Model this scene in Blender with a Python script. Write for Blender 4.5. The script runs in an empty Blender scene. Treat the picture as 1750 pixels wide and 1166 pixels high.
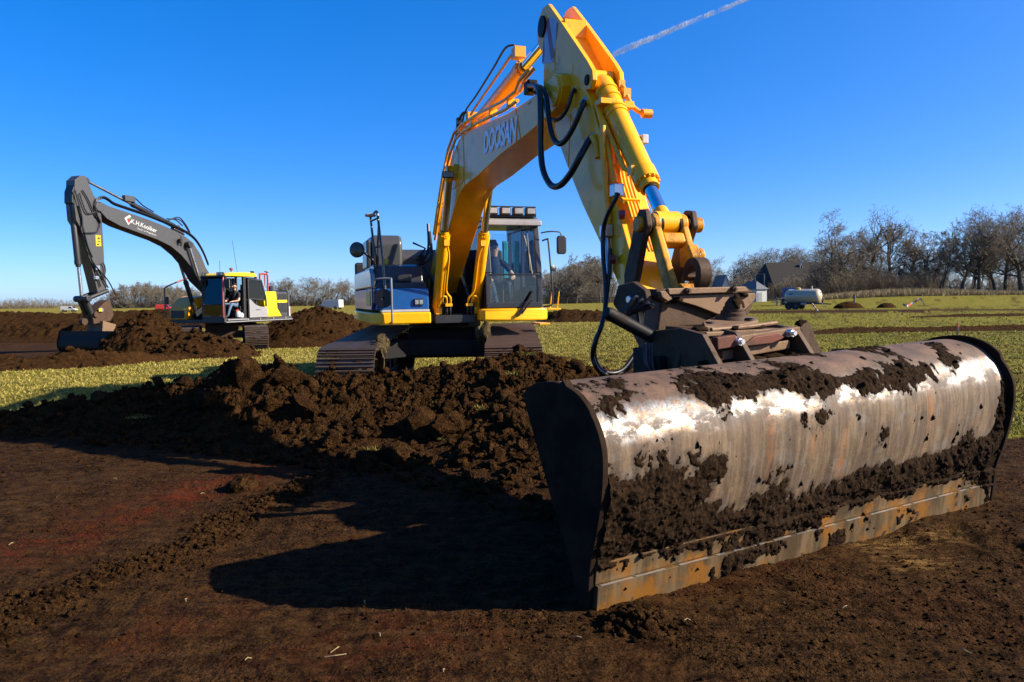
import bpy, bmesh, math, random
import numpy as np
from mathutils import Vector, Matrix
random.seed(7)
RNG = np.random.default_rng(11)
R = math.radians
scene = bpy.context.scene
COL = scene.collection

# ---------------------------------------------------------------- camera, sky, sun, exposure
EYE = np.array([0.0, 0.0, 1.5])
PITCH = math.atan(73 / 1250.0)
ROLL = math.atan(26 / 1750.0)
_fw = np.array([0, math.cos(PITCH), -math.sin(PITCH)])
_r0 = np.array([1.0, 0, 0]); _u0 = np.cross(_r0, _fw)
_rt = math.cos(ROLL) * _r0 - math.sin(ROLL) * _u0
_up = math.cos(ROLL) * _u0 + math.sin(ROLL) * _r0
cam_d = bpy.data.cameras.new('camera')
cam_d.sensor_width = 36.0
cam_d.lens = 36.0 * 1250 / 1750
cam_d.clip_start = 0.1
cam_d.clip_end = 30000
cam = bpy.data.objects.new('camera', cam_d)
COL.objects.link(cam)
cam.matrix_world = Matrix(((_rt[0], _up[0], -_fw[0], EYE[0]), (_rt[1], _up[1], -_fw[1], EYE[1]),
                           (_rt[2], _up[2], -_fw[2], EYE[2]), (0, 0, 0, 1)))
scene.camera = cam

SUN_EL = R(29.6)
SUN_AZ = R(99.0)                      # clockwise from +Y
SUNV = Vector((math.sin(SUN_AZ) * math.cos(SUN_EL), math.cos(SUN_AZ) * math.cos(SUN_EL), math.sin(SUN_EL)))
world = bpy.data.worlds.new('World'); scene.world = world
world.use_nodes = True
wn = world.node_tree.nodes; wl = world.node_tree.links
for n in list(wn): wn.remove(n)
sky = wn.new('ShaderNodeTexSky'); sky.sky_type = 'NISHITA'; sky.sun_disc = False
sky.sun_elevation = SUN_EL; sky.sun_rotation = SUN_AZ
sky.altitude = 0; sky.air_density = 0.6; sky.dust_density = 0.8; sky.ozone_density = 6.3
hsv = wn.new('ShaderNodeHueSaturation'); hsv.inputs['Saturation'].default_value = 1.49; hsv.inputs['Hue'].default_value = .513
bg = wn.new('ShaderNodeBackground'); bg.inputs['Strength'].default_value = 0.15
wo = wn.new('ShaderNodeOutputWorld')
gm = wn.new('ShaderNodeGamma'); gm.inputs['Gamma'].default_value = .68
wl.new(sky.outputs[0], gm.inputs['Color']); wl.new(gm.outputs[0], hsv.inputs['Color']); wl.new(hsv.outputs[0], bg.inputs['Color']); wl.new(bg.outputs[0], wo.inputs['Surface'])
sun_d = bpy.data.lights.new('sun', 'SUN'); sun_d.energy = 4.2; sun_d.angle = R(0.53); sun_d.color = (1.0, 0.90, 0.74)
sun = bpy.data.objects.new('sun', sun_d); COL.objects.link(sun)
sun.rotation_euler = SUNV.to_track_quat('Z', 'Y').to_euler()
sun.location = (20, -5, 20)
vs = scene.view_settings
vs.view_transform = 'Standard'; vs.look = 'None'; vs.gamma = 1.0; vs.use_curve_mapping = False
vs.exposure = 1.42

# ---------------------------------------------------------------- measuring helpers (picture -> place)
def ray(u, v): return _fw + _rt * (u - 875) / 1250.0 - _up * (v - 583) / 1250.0
def gnd(u, v, z=0.0):
    d = ray(u, v); return EYE + d * (z - 1.5) / d[2]
def at(u, v, Y):
    d = ray(u, v); return EYE + d * Y / d[1]
class Frame:
    def __init__(s, o, th):
        s.o = np.array(o, float); s.th = th
        c, q = math.cos(th), math.sin(th)
        s.x = np.array([c, q, 0]); s.y = np.array([-q, c, 0])
    def w(s, P): return s.o + s.x * P[0] + s.y * P[1] + np.array([0, 0, P[2]])
    def l(s, P):
        d = np.array(P) - s.o; return (float(d @ s.x), float(d @ s.y), float(d[2]))
    def py(s, u, v, y):
        d = ray(u, v); t = (y - (EYE - s.o) @ s.y) / (d @ s.y); return s.l(EYE + t * d)
    def px(s, u, v, x):
        d = ray(u, v); t = (x - (EYE - s.o) @ s.x) / (d @ s.x); return s.l(EYE + t * d)
    def xz(s, pts, y): return [(lambda q: (q[0], q[2]))(s.py(u, v, y)) for u, v in pts]

# ---------------------------------------------------------------- noise
def _hash(ix, iy, seed):
    h = (ix.astype(np.int64) * 374761393 + iy.astype(np.int64) * 668265263 + seed * 1442695041) & 0xffffffff
    h = ((h ^ (h >> 13)) * 1274126177) & 0xffffffff
    return ((h ^ (h >> 16)) & 0xffff) / 65535.0
def perlin(x, y, seed=0):
    x = np.asarray(x, float); y = np.asarray(y, float)
    ix = np.floor(x); iy = np.floor(y); fx = x - ix; fy = y - iy
    ix = ix.astype(np.int64); iy = iy.astype(np.int64)
    u = fx * fx * fx * (fx * (fx * 6 - 15) + 10); v = fy * fy * fy * (fy * (fy * 6 - 15) + 10)
    def g(dx, dy):
        a = _hash(ix + dx, iy + dy, seed) * 2 * np.pi
        return np.cos(a) * (fx - dx) + np.sin(a) * (fy - dy)
    return 1.4 * ((g(0, 0) * (1 - u) + g(1, 0) * u) * (1 - v) + (g(0, 1) * (1 - u) + g(1, 1) * u) * v)
def fbm(x, y, seed=0, octv=4, gain=0.5, lac=2.03):
    a = 1.0; s = 0; t = 0
    for i in range(octv):
        s = s + a * perlin(x, y, seed + i * 17); t += a
        x = x * lac + 3.7; y = y * lac - 1.9; a *= gain
    return s / t
def billow(x, y, seed=0, octv=4, gain=0.55):
    a = 1.0; s = 0; t = 0
    for i in range(octv):
        s = s + a * (1 - 2 * np.abs(perlin(x, y, seed + i * 13))); t += a
        x = x * 2.07 + 1.3; y = y * 2.07 - 5.1; a *= gain
    return s / t
def ss(a, b, x):
    t = np.clip((np.asarray(x, float) - a) / (b - a), 0, 1); return t * t * (3 - 2 * t)

# ---------------------------------------------------------------- materials
MATS = {}
ALB = .55            # the listed tints are swatch values; surfaces take this share of them
class NT:
    def __init__(s, name):
        m = bpy.data.materials.new(name); m.use_nodes = True; s.m = m
        s.n = m.node_tree.nodes; s.l = m.node_tree.links
        s.p = s.n['Principled BSDF']; s.out = s.n['Material Output']; MATS[name] = m
    def new(s, t, **k):
        n = s.n.new(t)
        for a, b in k.items():
            if a in n.inputs: n.inputs[a].default_value = b
            else: setattr(n, a, b)
        return n
    def link(s, a, b): s.l.new(a, b)
    def co(s, kind='Object', scale=(1, 1, 1)):
        t = s.new('ShaderNodeTexCoord'); mp = s.new('ShaderNodeMapping')
        mp.inputs['Scale'].default_value = scale; s.link(t.outputs[kind], mp.inputs['Vector']); return mp.outputs[0]
    def noise(s, co, scale, detail=4, rough=.55, dist=0):
        n = s.new('ShaderNodeTexNoise'); n.inputs['Scale'].default_value = scale; n.inputs['Detail'].default_value = detail
        n.inputs['Roughness'].default_value = rough; n.inputs['Distortion'].default_value = dist
        s.link(co, n.inputs['Vector']); return n.outputs['Fac']
    def ramp(s, fac, a, b, ca=0.0, cb=1.0):
        r = s.new('ShaderNodeMapRange'); r.interpolation_type = 'SMOOTHSTEP'
        r.inputs['From Min'].default_value = a; r.inputs['From Max'].default_value = b
        r.inputs['To Min'].default_value = ca; r.inputs['To Max'].default_value = cb
        s.link(fac, r.inputs['Value']); return r.outputs[0]
    def math(s, op, a, b=None):
        r = s.new('ShaderNodeMath'); r.operation = op
        for i, q in enumerate((a, b)):
            if q is None: continue
            if isinstance(q, (int, float)): r.inputs[i].default_value = q
            else: s.link(q, r.inputs[i])
        return r.outputs[0]
    def mix(s, fac, a, b):
        r = s.new('ShaderNodeMix'); r.data_type = 'RGBA'
        for i, q in ((0, fac), (6, a), (7, b)):
            if isinstance(q, (int, float)): r.inputs[i].default_value = q
            elif isinstance(q, tuple): r.inputs[i].default_value = (*q, 1)
            else: s.link(q, r.inputs[i])
        return r.outputs[2]
    def attr(s, name):
        a = s.new('ShaderNodeAttribute'); a.attribute_name = name; return a
    def bump(s, h, strength=.3, dist=.01):
        b = s.new('ShaderNodeBump'); b.inputs['Strength'].default_value = strength; b.inputs['Distance'].default_value = dist
        s.link(h, b.inputs['Height']); s.link(b.outputs[0], s.p.inputs['Normal'])
    def put(s, **k):
        for a, b in k.items():
            a = a.replace('_', ' ')
            if isinstance(b, (int, float)): s.p.inputs[a].default_value = b
            elif isinstance(b, tuple): s.p.inputs[a].default_value = (*b, 1)
            else: s.link(b, s.p.inputs[a])
def paint(name, col, rough=.3, coat=.5, metal=0., dirt=(.05, .035, .022), amount=.5, scale=3., fine=.06, bump=0., spec=.5, coat_ior=1.5):
    """painted or bare hard surface with blotchy dust and specks of mud"""
    col = tuple(q * ALB for q in col); dirt = tuple(q * ALB for q in dirt)
    t = NT(name); co = t.co()
    big = t.noise(co, scale, 5, .6); small = t.noise(co, scale * 12, 3, .6)
    mixv = t.math('ADD', t.math('MULTIPLY', big, .7), t.math('MULTIPLY', small, .3))
    m = t.ramp(mixv, .62 - .22 * amount, .80 - .18 * amount, 0., .75)
    specks = t.ramp(t.noise(co, 46, 2, .5), .70, .76, 0., min(1, amount * 1.1))
    m2 = t.math('MAXIMUM', m, specks)
    tint = t.ramp(t.noise(co, scale * 2.3, 3), .3, .75, 1 - fine, 1 + fine)
    h = t.new('ShaderNodeHueSaturation'); h.inputs['Color'].default_value = (*col, 1); t.link(tint, h.inputs['Value'])
    t.put(Base_Color=t.mix(m2, h.outputs[0], dirt), Metallic=metal, Coat_Weight=coat, Coat_Roughness=.14, Coat_IOR=coat_ior, Specular_IOR_Level=spec)
    t.put(Roughness=t.ramp(m2, 0, 1, rough, .85))
    if bump: t.bump(small, bump, .004)
    return t.m
def plain(name, col, rough=.5, metal=0., coat=0., spec=.5):
    if metal < .9: col = tuple(q * ALB for q in col)
    t = NT(name); co = t.co()
    v = t.ramp(t.noise(co, 9, 4), .3, .7, .85, 1.12)
    h = t.new('ShaderNodeHueSaturation'); h.inputs['Color'].default_value = (*col, 1); t.link(v, h.inputs['Value'])
    t.put(Base_Color=h.outputs[0], Roughness=rough, Metallic=metal, Coat_Weight=coat, Specular_IOR_Level=spec); return t.m
def glass(name, tint=(.75, .9, .95), refl=1.0):
    t = NT(name)
    tr = t.new('ShaderNodeBsdfTransparent'); tr.inputs['Color'].default_value = (*tint, 1)
    gl = t.new('ShaderNodeBsdfGlossy'); gl.inputs['Roughness'].default_value = .02
    fr = t.new('ShaderNodeFresnel'); fr.inputs['IOR'].default_value = 1.5
    mx = t.new('ShaderNodeMixShader')
    t.link(t.math('MULTIPLY', fr.outputs[0], refl), mx.inputs[0]); t.link(tr.outputs[0], mx.inputs[1]); t.link(gl.outputs[0], mx.inputs[2])
    t.link(mx.outputs[0], t.out.inputs['Surface']); return t.m

# ---------------------------------------------------------------- mesh builder
class MB:
    def __init__(s): s.v = []; s.f = []
    def add(s, vs_, fs):
        o = len(s.v); s.v += [tuple(map(float, p)) for p in vs_]; s.f += [tuple(i + o for i in q) for q in fs]; return s
    def box(s, c, size, rot=None):
        hx, hy, hz = (q / 2 for q in size)
        P = [Vector((x, y, z)) for x in (-hx, hx) for y in (-hy, hy) for z in (-hz, hz)]
        if rot is not None: P = [rot @ p for p in P]
        c = Vector(c); P = [p + c for p in P]
        return s.add(P, [(0, 1, 3, 2), (4, 6, 7, 5), (0, 4, 5, 1), (2, 3, 7, 6), (0, 2, 6, 4), (1, 5, 7, 3)])
    def bb(s, x0, x1, y0, y1, z0, z1): return s.box(((x0 + x1) / 2, (y0 + y1) / 2, (z0 + z1) / 2), (x1 - x0, y1 - y0, z1 - z0))
    def prism(s, poly, a0, a1, axis='y'):
        """poly is (x,z) pushed along y, (x,y) along z, or (y,z) along x"""
        area = sum(p[0] * q[1] - q[0] * p[1] for p, q in zip(poly, poly[1:] + poly[:1]))
        if area < 0: poly = poly[::-1]
        mk = {'y': lambda p, a: (p[0], a, p[1]), 'z': lambda p, a: (p[0], p[1], a), 'x': lambda p, a: (a, p[0], p[1])}[axis]
        n = len(poly); V = [mk(p, a0) for p in poly] + [mk(p, a1) for p in poly]
        F = [tuple(range(n)), tuple(range(2 * n - 1, n - 1, -1))]
        F += [(i, n + i, n + (i + 1) % n, (i + 1) % n) for i in range(n)]
        if axis != 'y': F = [q[::-1] for q in F]
        return s.add(V, F)
    def tube(s, path, r, n=8, caps=True, closed=False):
        P = [Vector(p) for p in path]; m = len(P); rr = r if isinstance(r, (list, tuple)) else [r] * m
        V = []; up = None
        for i, p in enumerate(P):
            if closed: t = (P[(i + 1) % m] - P[i - 1])
            else: t = (P[min(i + 1, m - 1)] - P[max(i - 1, 0)])
            t = t.normalized() if t.length > 1e-9 else Vector((0, 0, 1))
            if up is None: up = t.orthogonal().normalized()
            up = (up - t * up.dot(t)); up = up.normalized() if up.length > 1e-6 else t.orthogonal().normalized()
            sd = t.cross(up)
            for k in range(n):
                a = 2 * math.pi * k / n; V.append(p + (up * math.cos(a) + sd * math.sin(a)) * rr[i])
        F = []
        for i in range(m if closed else m - 1):
            for k in range(n):
                a = i * n + k; b = i * n + (k + 1) % n; c = ((i + 1) % m) * n + (k + 1) % n; d = ((i + 1) % m) * n + k
                F.append((a, b, c, d))
        if caps and not closed: F += [tuple(range(n - 1, -1, -1)), tuple(range((m - 1) * n, m * n))]
        return s.add(V, F)
    def cyl(s, p0, p1, r0, r1=None, n=16): return s.tube([p0, p1], [r0, r0 if r1 is None else r1], n)
    def lathe(s, prof, o, ax, n=20):
        o = Vector(o); ax = Vector(ax).normalized(); P = [o + ax * h for r, h in prof]
        return s.tubeprof(P, [r for r, h in prof], ax, n)
    def tubeprof(s, P, rr, ax, n):
        up = ax.orthogonal().normalized(); sd = ax.cross(up); V = []; m = len(P)
        for p, r in zip(P, rr):
            for k in range(n):
                a = 2 * math.pi * k / n; V.append(p + (up * math.cos(a) + sd * math.sin(a)) * r)
        F = [(i * n + k, i * n + (k + 1) % n, (i + 1) * n + (k + 1) % n, (i + 1) * n + k) for i in range(m - 1) for k in range(n)]
        F += [tuple(range(n - 1, -1, -1)), tuple(range((m - 1) * n, m * n))]
        return s.add(V, F)
    def ring(s, o, ax, r_out, r_in, w, n=24):
        """thick washer"""
        o = Vector(o); ax = Vector(ax).normalized(); up = ax.orthogonal().normalized(); sd = ax.cross(up); V = []
        for h, r in ((-w / 2, r_out), (w / 2, r_out), (w / 2, r_in), (-w / 2, r_in)):
            for k in range(n):
                a = 2 * math.pi * k / n; V.append(o + ax * h + (up * math.cos(a) + sd * math.sin(a)) * r)
        F = []
        for j in range(4):
            for k in range(n):
                F.append((j * n + k, j * n + (k + 1) % n, ((j + 1) % 4) * n + (k + 1) % n, ((j + 1) % 4) * n + k))
        return s.add(V, F)
    def mesh(s, name):
        me = bpy.data.meshes.new(name); me.from_pydata(s.v, [], s.f); me.update(); return me
    def build(s, name, mat, parent=None, bevel=0., seg=2, ang=35, loc=None, rot=None):
        me = s.mesh(name); return link(name, me, mat, parent, bevel, seg, ang, loc, rot)
def link(name, me, mat, parent=None, bevel=0., seg=2, ang=35, loc=None, rot=None, smooth=True):
    if mat is not None and not me.materials: me.materials.append(MATS[mat] if isinstance(mat, str) else mat)
    if smooth and len(me.polygons):
        me.polygons.foreach_set('use_smooth', [True] * len(me.polygons))
        me.set_sharp_from_angle(angle=R(ang))
    o = bpy.data.objects.new(name, me); COL.objects.link(o)
    if parent is not None: o.parent = parent
    if loc is not None: o.location = loc
    if rot is not None: o.rotation_euler = rot
    if bevel:
        b = o.modifiers.new('bevel', 'BEVEL'); b.width = bevel; b.segments = seg; b.limit_method = 'ANGLE'; b.angle_limit = R(40); b.harden_normals = True
    return o
def npmesh(name, V, F, mat=None, smooth=True):
    """fast mesh from numpy arrays; F is (n,3) or (n,4)"""
    V = np.ascontiguousarray(V, dtype=np.float32); F = np.ascontiguousarray(F, dtype=np.int32)
    me = bpy.data.meshes.new(name); k = F.shape[1]
    me.vertices.add(len(V)); me.vertices.foreach_set('co', V.ravel())
    me.loops.add(F.size); me.loops.foreach_set('vertex_index', F.ravel())
    me.polygons.add(len(F)); me.polygons.foreach_set('loop_start', np.arange(len(F), dtype=np.int32) * k)
    me.update(calc_edges=True)
    me.polygons.foreach_set('use_smooth', np.full(len(F), smooth))
    if mat: me.materials.append(MATS[mat])
    return me
def vattr(me, name, arr):
    a = me.attributes.new(name, 'FLOAT', 'POINT'); a.data.foreach_set('value', np.ascontiguousarray(arr, dtype=np.float32))
def addobj(name, me, parent=None):
    o = bpy.data.objects.new(name, me); COL.objects.link(o)
    if parent is not None: o.parent = parent
    return o
def tag(o, label=None, cat=None, group=None, kind=None):
    if label: o['label'] = label
    if cat: o['category'] = cat
    if group: o['group'] = group
    if kind: o['kind'] = kind
    return o
def thing(name, label, cat, loc=(0, 0, 0), rz=0., group=None):
    o = bpy.data.objects.new(name, None); COL.objects.link(o); o.location = loc; o.rotation_euler = (0, 0, rz)
    o.empty_display_size = .3
    return tag(o, label, cat, group)
def dup(o, parent=None):
    c = o.copy(); COL.objects.link(c); c.parent = parent
    for ch in list(o.children): dup(ch, c)
    return c
def smooth_path(pts, k=6):
    P = [Vector(p) for p in pts]; P = [P[0] * 2 - P[1]] + P + [P[-1] * 2 - P[-2]]; out = []
    for i in range(1, len(P) - 2):
        a, b, c, d = P[i - 1:i + 3]
        for j in range(k):
            t = j / k
            out.append(.5 * ((2 * b) + (c - a) * t + (2 * a - 5 * b + 4 * c - d) * t * t + (3 * b - a - 3 * c + d) * t ** 3))
    out.append(P[-2]); return out
def text_mesh(body, size, shear=0., offset=0., space=1.):
    cu = bpy.data.curves.new('lettering', 'FONT'); cu.body = body; cu.size = size; cu.shear = shear; cu.offset = offset
    cu.space_character = space; cu.extrude = .0015; cu.align_x = 'LEFT'
    o = bpy.data.objects.new('lettering', cu); COL.objects.link(o)
    bpy.context.view_layer.update()
    dg = bpy.context.evaluated_depsgraph_get()
    me = bpy.data.meshes.new_from_object(o.evaluated_get(dg))
    bpy.data.objects.remove(o); return me
# ---------------------------------------------------------------- materials of the place
paint('yellow_paint', (1.65, .72, .0), .5, .5, amount=.30, scale=2.2, spec=.2, dirt=(.50, .29, .09), coat_ior=1.55)
paint('orange_paint', (1.35, .54, .0), .45, .3, amount=.12)
paint('worn_yellow', (1.10, .44, .0), .5, .2, amount=.85, scale=6, spec=.25, dirt=(.11, .05, .016))
paint('bright_yellow', (1.45, 1.0, .004), .4, .3, amount=.08)
paint('dark_grey_paint', (.035, .036, .042), .35, .35, amount=.1)
paint('grey_paint', (.082, .078, .076), .42, .2, amount=.12)
paint('charcoal_paint', (.022, .022, .024), .5, .1, amount=.2)
paint('light_grey_paint', (.42, .41, .42), .4, .2, amount=.1)
paint('silver_paint', (.50, .50, .50), .25, .3, metal=.5, amount=.1)
paint('blue_paint', (.003, .12, .44), .4, .2, amount=.1)
paint('white_paint', (.75, .74, .72), .45, .1, amount=.1)
paint('red_paint', (.55, .05, .03), .45, .2, amount=.1)
paint('black_steel', (.018, .017, .017), .55, 0., amount=.5, scale=5, spec=.15)
paint('muddy_steel', (.12, .072, .044), .6, 0., metal=.15, amount=.75, scale=5, dirt=(.068, .038, .021), bump=.4, spec=.15)
paint('mud_brown_steel', (.30, .185, .108), .6, 0., metal=.1, amount=.7, scale=5, dirt=(.21, .122, .064), bump=.4, spec=.15)
paint('faded_red', (.22, .07, .045), .6, 0., amount=.9, scale=8, dirt=(.10, .066, .047), spec=.15)
paint('track_steel', (.16, .11, .08), .42, 0., metal=.35, amount=.75, scale=4, dirt=(.105, .060, .034), bump=.5)
paint('rusty_track', (.18, .10, .06), .55, 0., metal=.25, amount=.85, scale=4, dirt=(.15, .078, .042), bump=.5)
plain('chrome', (.75, .76, .78), .08, 1.)
plain('zinc', (.55, .55, .56), .3, 1.)
plain('rubber', (.012, .012, .013), .55)
plain('black_plastic', (.016, .016, .018), .45)
plain('hose_rubber', (.010, .011, .012), .42)
plain('lamp_lens', (.50, .49, .45), .15, .0, .8)
plain('seat_fabric', (.03, .03, .034), .9)
plain('skin', (.95, .52, .36), .5)
plain('navy_cotton', (.012, .022, .06), .9)
plain('charcoal_cotton', (.028, .026, .034), .9)
plain('denim_dark', (.03, .05, .10), .9)
plain('denim_light', (.13, .22, .36), .9)
plain('hair_dark', (.012, .008, .006), .7)
plain('boot_leather', (.03, .018, .012), .6)
plain('sticker_white', (.55, .62, .80), .4)
plain('letter_blue_white', (1.35, 1.55, 1.75), .6)
plain('letter_white', (.80, .80, .78), .4)
plain('logo_green', (.08, .42, .16), .4)
plain('logo_red', (.62, .05, .04), .4)
plain('signal_yellow', (.85, .58, .01), .4)
plain('sticker_red', (.42, .04, .05), .4)
plain('orange_print', (.90, .25, .02), .5)
plain('beacon_red', (.40, .06, .03), .2, 0, .5)
plain('strip_cyan', (.01, .35, .48), .8)
plain('bottle_blue', (.02, .22, .50), .25)
plain('tyre', (.014, .014, .015), .8)
plain('cream_paint', (.72, .60, .40), .35, 0, .4)
plain('blue_print', (.03, .09, .50), .5)
plain('white_plaster', (.74, .74, .72), .8)
plain('thatch', (.026, .021, .016), .95)
plain('barn_board', (.018, .020, .020), .8)
plain('slate', (.16, .17, .19), .7)
plain('window_dark', (.01, .012, .015), .15)
plain('weathered_wood', (.20, .17, .13), .85)
plain('dark_wood', (.05, .045, .04), .85)
plain('pole_grey', (.28, .29, .30), .5, .3)
plain('tape_white', (.78, .77, .75), .5)
plain('tape_red', (.72, .05, .03), .5)
plain('stake_orange', (.95, .20, .02), .5)
plain('straw', (.46, .34, .15), .85)
glass('cab_glass', (.84, .93, .97), 1.1)
glass('tinted_glass', (.10, .22, .42), 1.5)
glass('side_glass', (.90, .96, .97), 1.0)

# peat: dark brown, with drier pale crumbs and iron-red stains where the ground carries them
def grains(t, co):
    out = None
    for sc, w in ((38, .75), (95, .45)):
        wv = t.new('ShaderNodeVectorMath'); wv.operation = 'ADD'; nz = t.new('ShaderNodeTexNoise'); nz.inputs['Scale'].default_value = sc * .6; nz.inputs['Detail'].default_value = 2; t.link(co, nz.inputs['Vector'])
        ml = t.new('ShaderNodeVectorMath'); ml.operation = 'SCALE'; ml.inputs['Scale'].default_value = 1.2 / sc; t.link(nz.outputs['Color'], ml.inputs[0]); t.link(co, wv.inputs[0]); t.link(ml.outputs[0], wv.inputs[1])
        vo = t.new('ShaderNodeTexVoronoi'); vo.inputs['Scale'].default_value = sc; t.link(wv.outputs[0], vo.inputs['Vector']); h = t.math('MULTIPLY', t.math('SUBTRACT', 1.0, vo.outputs['Distance']), w); out = h if out is None else t.math('ADD', out, h)
    return out
def soil_nodes(t, co):
    big = t.noise(co, .55, 5, .6); mid = t.noise(co, 9, 6, .7); fine = t.noise(co, 75, 6, .75)
    v = t.math('ADD', t.math('MULTIPLY', mid, .45), t.math('MULTIPLY', fine, .55))
    c = t.mix(t.ramp(v, .42, .60), (.0095, .0042, .0013), (.068, .0320, .0105))
    c = t.mix(t.ramp(big, .45, .7, 0, .5), c, t.mix(t.ramp(fine, .4, .6), (.014, .0056, .0016), (.082, .0370, .0115)))
    crumbs = t.ramp(t.noise(co, 130, 2, .5), .70, .78, 0, .55)
    c = t.mix(crumbs, c, (.10, .064, .034))
    return c, v
t = NT('peat_soil'); co = t.co(); c, v = soil_nodes(t, co)
t.put(Base_Color=c, Roughness=.97, Specular_IOR_Level=.04); t.bump(t.math('ADD', grains(t, co), t.math('MULTIPLY', v, 1.5)), 1.0, .03)
t = NT('mud'); co = t.co(); v = t.noise(co, 55, 6, .7); v2 = t.noise(co, 9, 4, .6)
c = t.mix(t.ramp(v, .35, .65), (.0062, .0032, .0016), (.029, .0160, .0080)); c = t.mix(t.ramp(v2, .5, .72, 0, .5), c, (.037, .0205, .0102))
t.put(Base_Color=c, Roughness=.95, Specular_IOR_Level=.05); t.bump(v, .8, .012)
t = NT('mud_grass'); co = t.co(scale=(1, 1, .25)); v = t.noise(co, 40, 5, .7)
t.put(Base_Color=t.mix(t.ramp(v, .4, .62), (.018, .011, .006), (.085, .062, .028)), Roughness=.95, Specular_IOR_Level=.1); t.bump(v, .9, .02)
t = NT('field'); co = t.co(); sc, sv = soil_nodes(t, co)
sa = t.attr('soil'); ra = t.attr('iron'); ga = t.attr('green')
iron = t.math('MULTIPLY', ra.outputs['Fac'], t.ramp(t.noise(co, 5, 5, .65), .36, .62))
sc = t.mix(iron, sc, (.085, .0175, .0055))
mpr = t.new('ShaderNodeMapping'); mpr.inputs['Rotation'].default_value = (0, 0, R(-74.5)); mpr.inputs['Scale'].default_value = (.7, 14, 1); t.link(t.new('ShaderNodeTexCoord').outputs['Object'], mpr.inputs['Vector'])
scr = t.noise(mpr.outputs[0], 1.6, 6, .7); sc = t.mix(t.ramp(scr, .50, .62, 0, .4), sc, (.011, .0052, .0022)); sc = t.mix(t.ramp(scr, .46, .38, 0, .3), sc, (.062, .036, .018))
sand = t.math('MULTIPLY', t.attr('sand').outputs['Fac'], t.ramp(t.noise(t.co(scale=(1, 3, 1)), 7, 5, .7), .45, .62))
sc = t.mix(sand, sc, (.17, .095, .030))
g1 = t.noise(co, 3.2, 5, .65); g2 = t.noise(co, 26, 4, .7)
gv = t.math('ADD', t.math('MULTIPLY', g1, .5), t.math('MULTIPLY', g2, .5))
gc = t.mix(t.ramp(gv, .38, .62), (.105, .085, .011), (.26, .205, .038))
gc2 = t.mix(t.ramp(gv, .38, .62), (.066, .072, .006), (.185, .165, .022))
gc = t.mix(ga.outputs['Fac'], gc, gc2)
t.put(Base_Color=t.mix(sa.outputs['Fac'], gc, sc), Roughness=.97, Specular_IOR_Level=.04)
t.bump(t.math('ADD', t.math('ADD', t.math('MULTIPLY', grains(t, co), t.ramp(t.noise(co, 1.4, 4, .6), .40, .60, .22, 1.15)), t.math('MULTIPLY', sv, 1.2)), t.math('ADD', t.math('MULTIPLY', scr, .4), t.math('MULTIPLY', g2, .3))), 1.0, .028)
t = NT('grass_blade'); a = t.attr('tone')
c = t.mix(a.outputs['Fac'], (.085, .090, .008), (.30, .235, .050))
t.put(Base_Color=c, Roughness=.7, Specular_IOR_Level=.25)
t = NT('bark'); co = t.co(); v = t.noise(co, 2.5, 4)
t.put(Base_Color=t.mix(t.ramp(v, .3, .7), (.050, .042, .033), (.12, .105, .082)), Roughness=.9, Specular_IOR_Level=.1)
t = NT('twig'); co = t.co(); v = t.noise(co, .8, 3)
t.put(Base_Color=t.mix(t.ramp(v, .3, .7), (.115, .095, .070), (.225, .19, .145)), Roughness=.9, Specular_IOR_Level=.1)
t = NT('brush_twig'); co = t.co(); v = t.noise(co, .5, 3)
t.put(Base_Color=t.mix(t.ramp(v, .3, .7), (.105, .080, .056), (.195, .152, .108)), Roughness=.9, Specular_IOR_Level=.1)
t = NT('contrail_ice'); co = t.co(); v = t.noise(co, .022, 6, .7)
df = t.new('ShaderNodeBsdfDiffuse'); df.inputs['Color'].default_value = (.9, .9, .9, 1); tl = t.new('ShaderNodeBsdfTranslucent'); tl.inputs['Color'].default_value = (.9, .9, .9, 1); tp = t.new('ShaderNodeBsdfTransparent')
m1 = t.new('ShaderNodeMixShader'); m1.inputs[0].default_value = .5; t.link(df.outputs[0], m1.inputs[1]); t.link(tl.outputs[0], m1.inputs[2]); m2 = t.new('ShaderNodeMixShader')
t.link(t.ramp(v, .38, .66, .0, .30), m2.inputs[0]); t.link(tp.outputs[0], m2.inputs[1]); t.link(m1.outputs[0], m2.inputs[2]); t.link(m2.outputs[0], t.out.inputs['Surface'])
t = NT('ivy'); co = t.co(); v = t.noise(co, 6, 4)
t.put(Base_Color=t.mix(t.ramp(v, .35, .65), (.012, .02, .008), (.04, .06, .02)), Roughness=.6)
# worn bucket shell: muddy brown on top, polished where the soil slides, rust and smears below
t = NT('bucket_shell'); uv = t.new('ShaderNodeUVMap'); uv.uv_map = 'UVMap'
sep = t.new('ShaderNodeSeparateXYZ'); t.link(uv.outputs[0], sep.inputs[0]); U, V = sep.outputs[0], sep.outputs[1]
def uvmap(sx, sy):
    m = t.new('ShaderNodeMapping'); m.inputs['Scale'].default_value = (sx, sy, 1); t.link(uv.outputs[0], m.inputs['Vector']); return m.outputs[0]
edge = t.noise(uvmap(3, 3), 2.2, 7, .68)
streak = t.noise(uvmap(17, 2.2), 1.0, 7, .72, .4); blot = t.noise(uvmap(4, 4), 1.4, 6, .65); fine = t.noise(uvmap(60, 60), 1, 4, .6)
Vw = t.math('ADD', V, t.math('MULTIPLY', t.math('SUBTRACT', edge, .5), .20))
top = t.ramp(Vw, .99, 1.05)                                     # baked mud above the polished band
low = t.ramp(Vw, .90, .80)                                      # smeared steel below it
steel = t.mix(t.ramp(streak, .3, .7), (.075, .077, .080), (.200, .205, .210))
smear = t.mix(t.ramp(streak, .35, .68), (.066, .038, .018), (.180, .118, .062))
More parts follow.
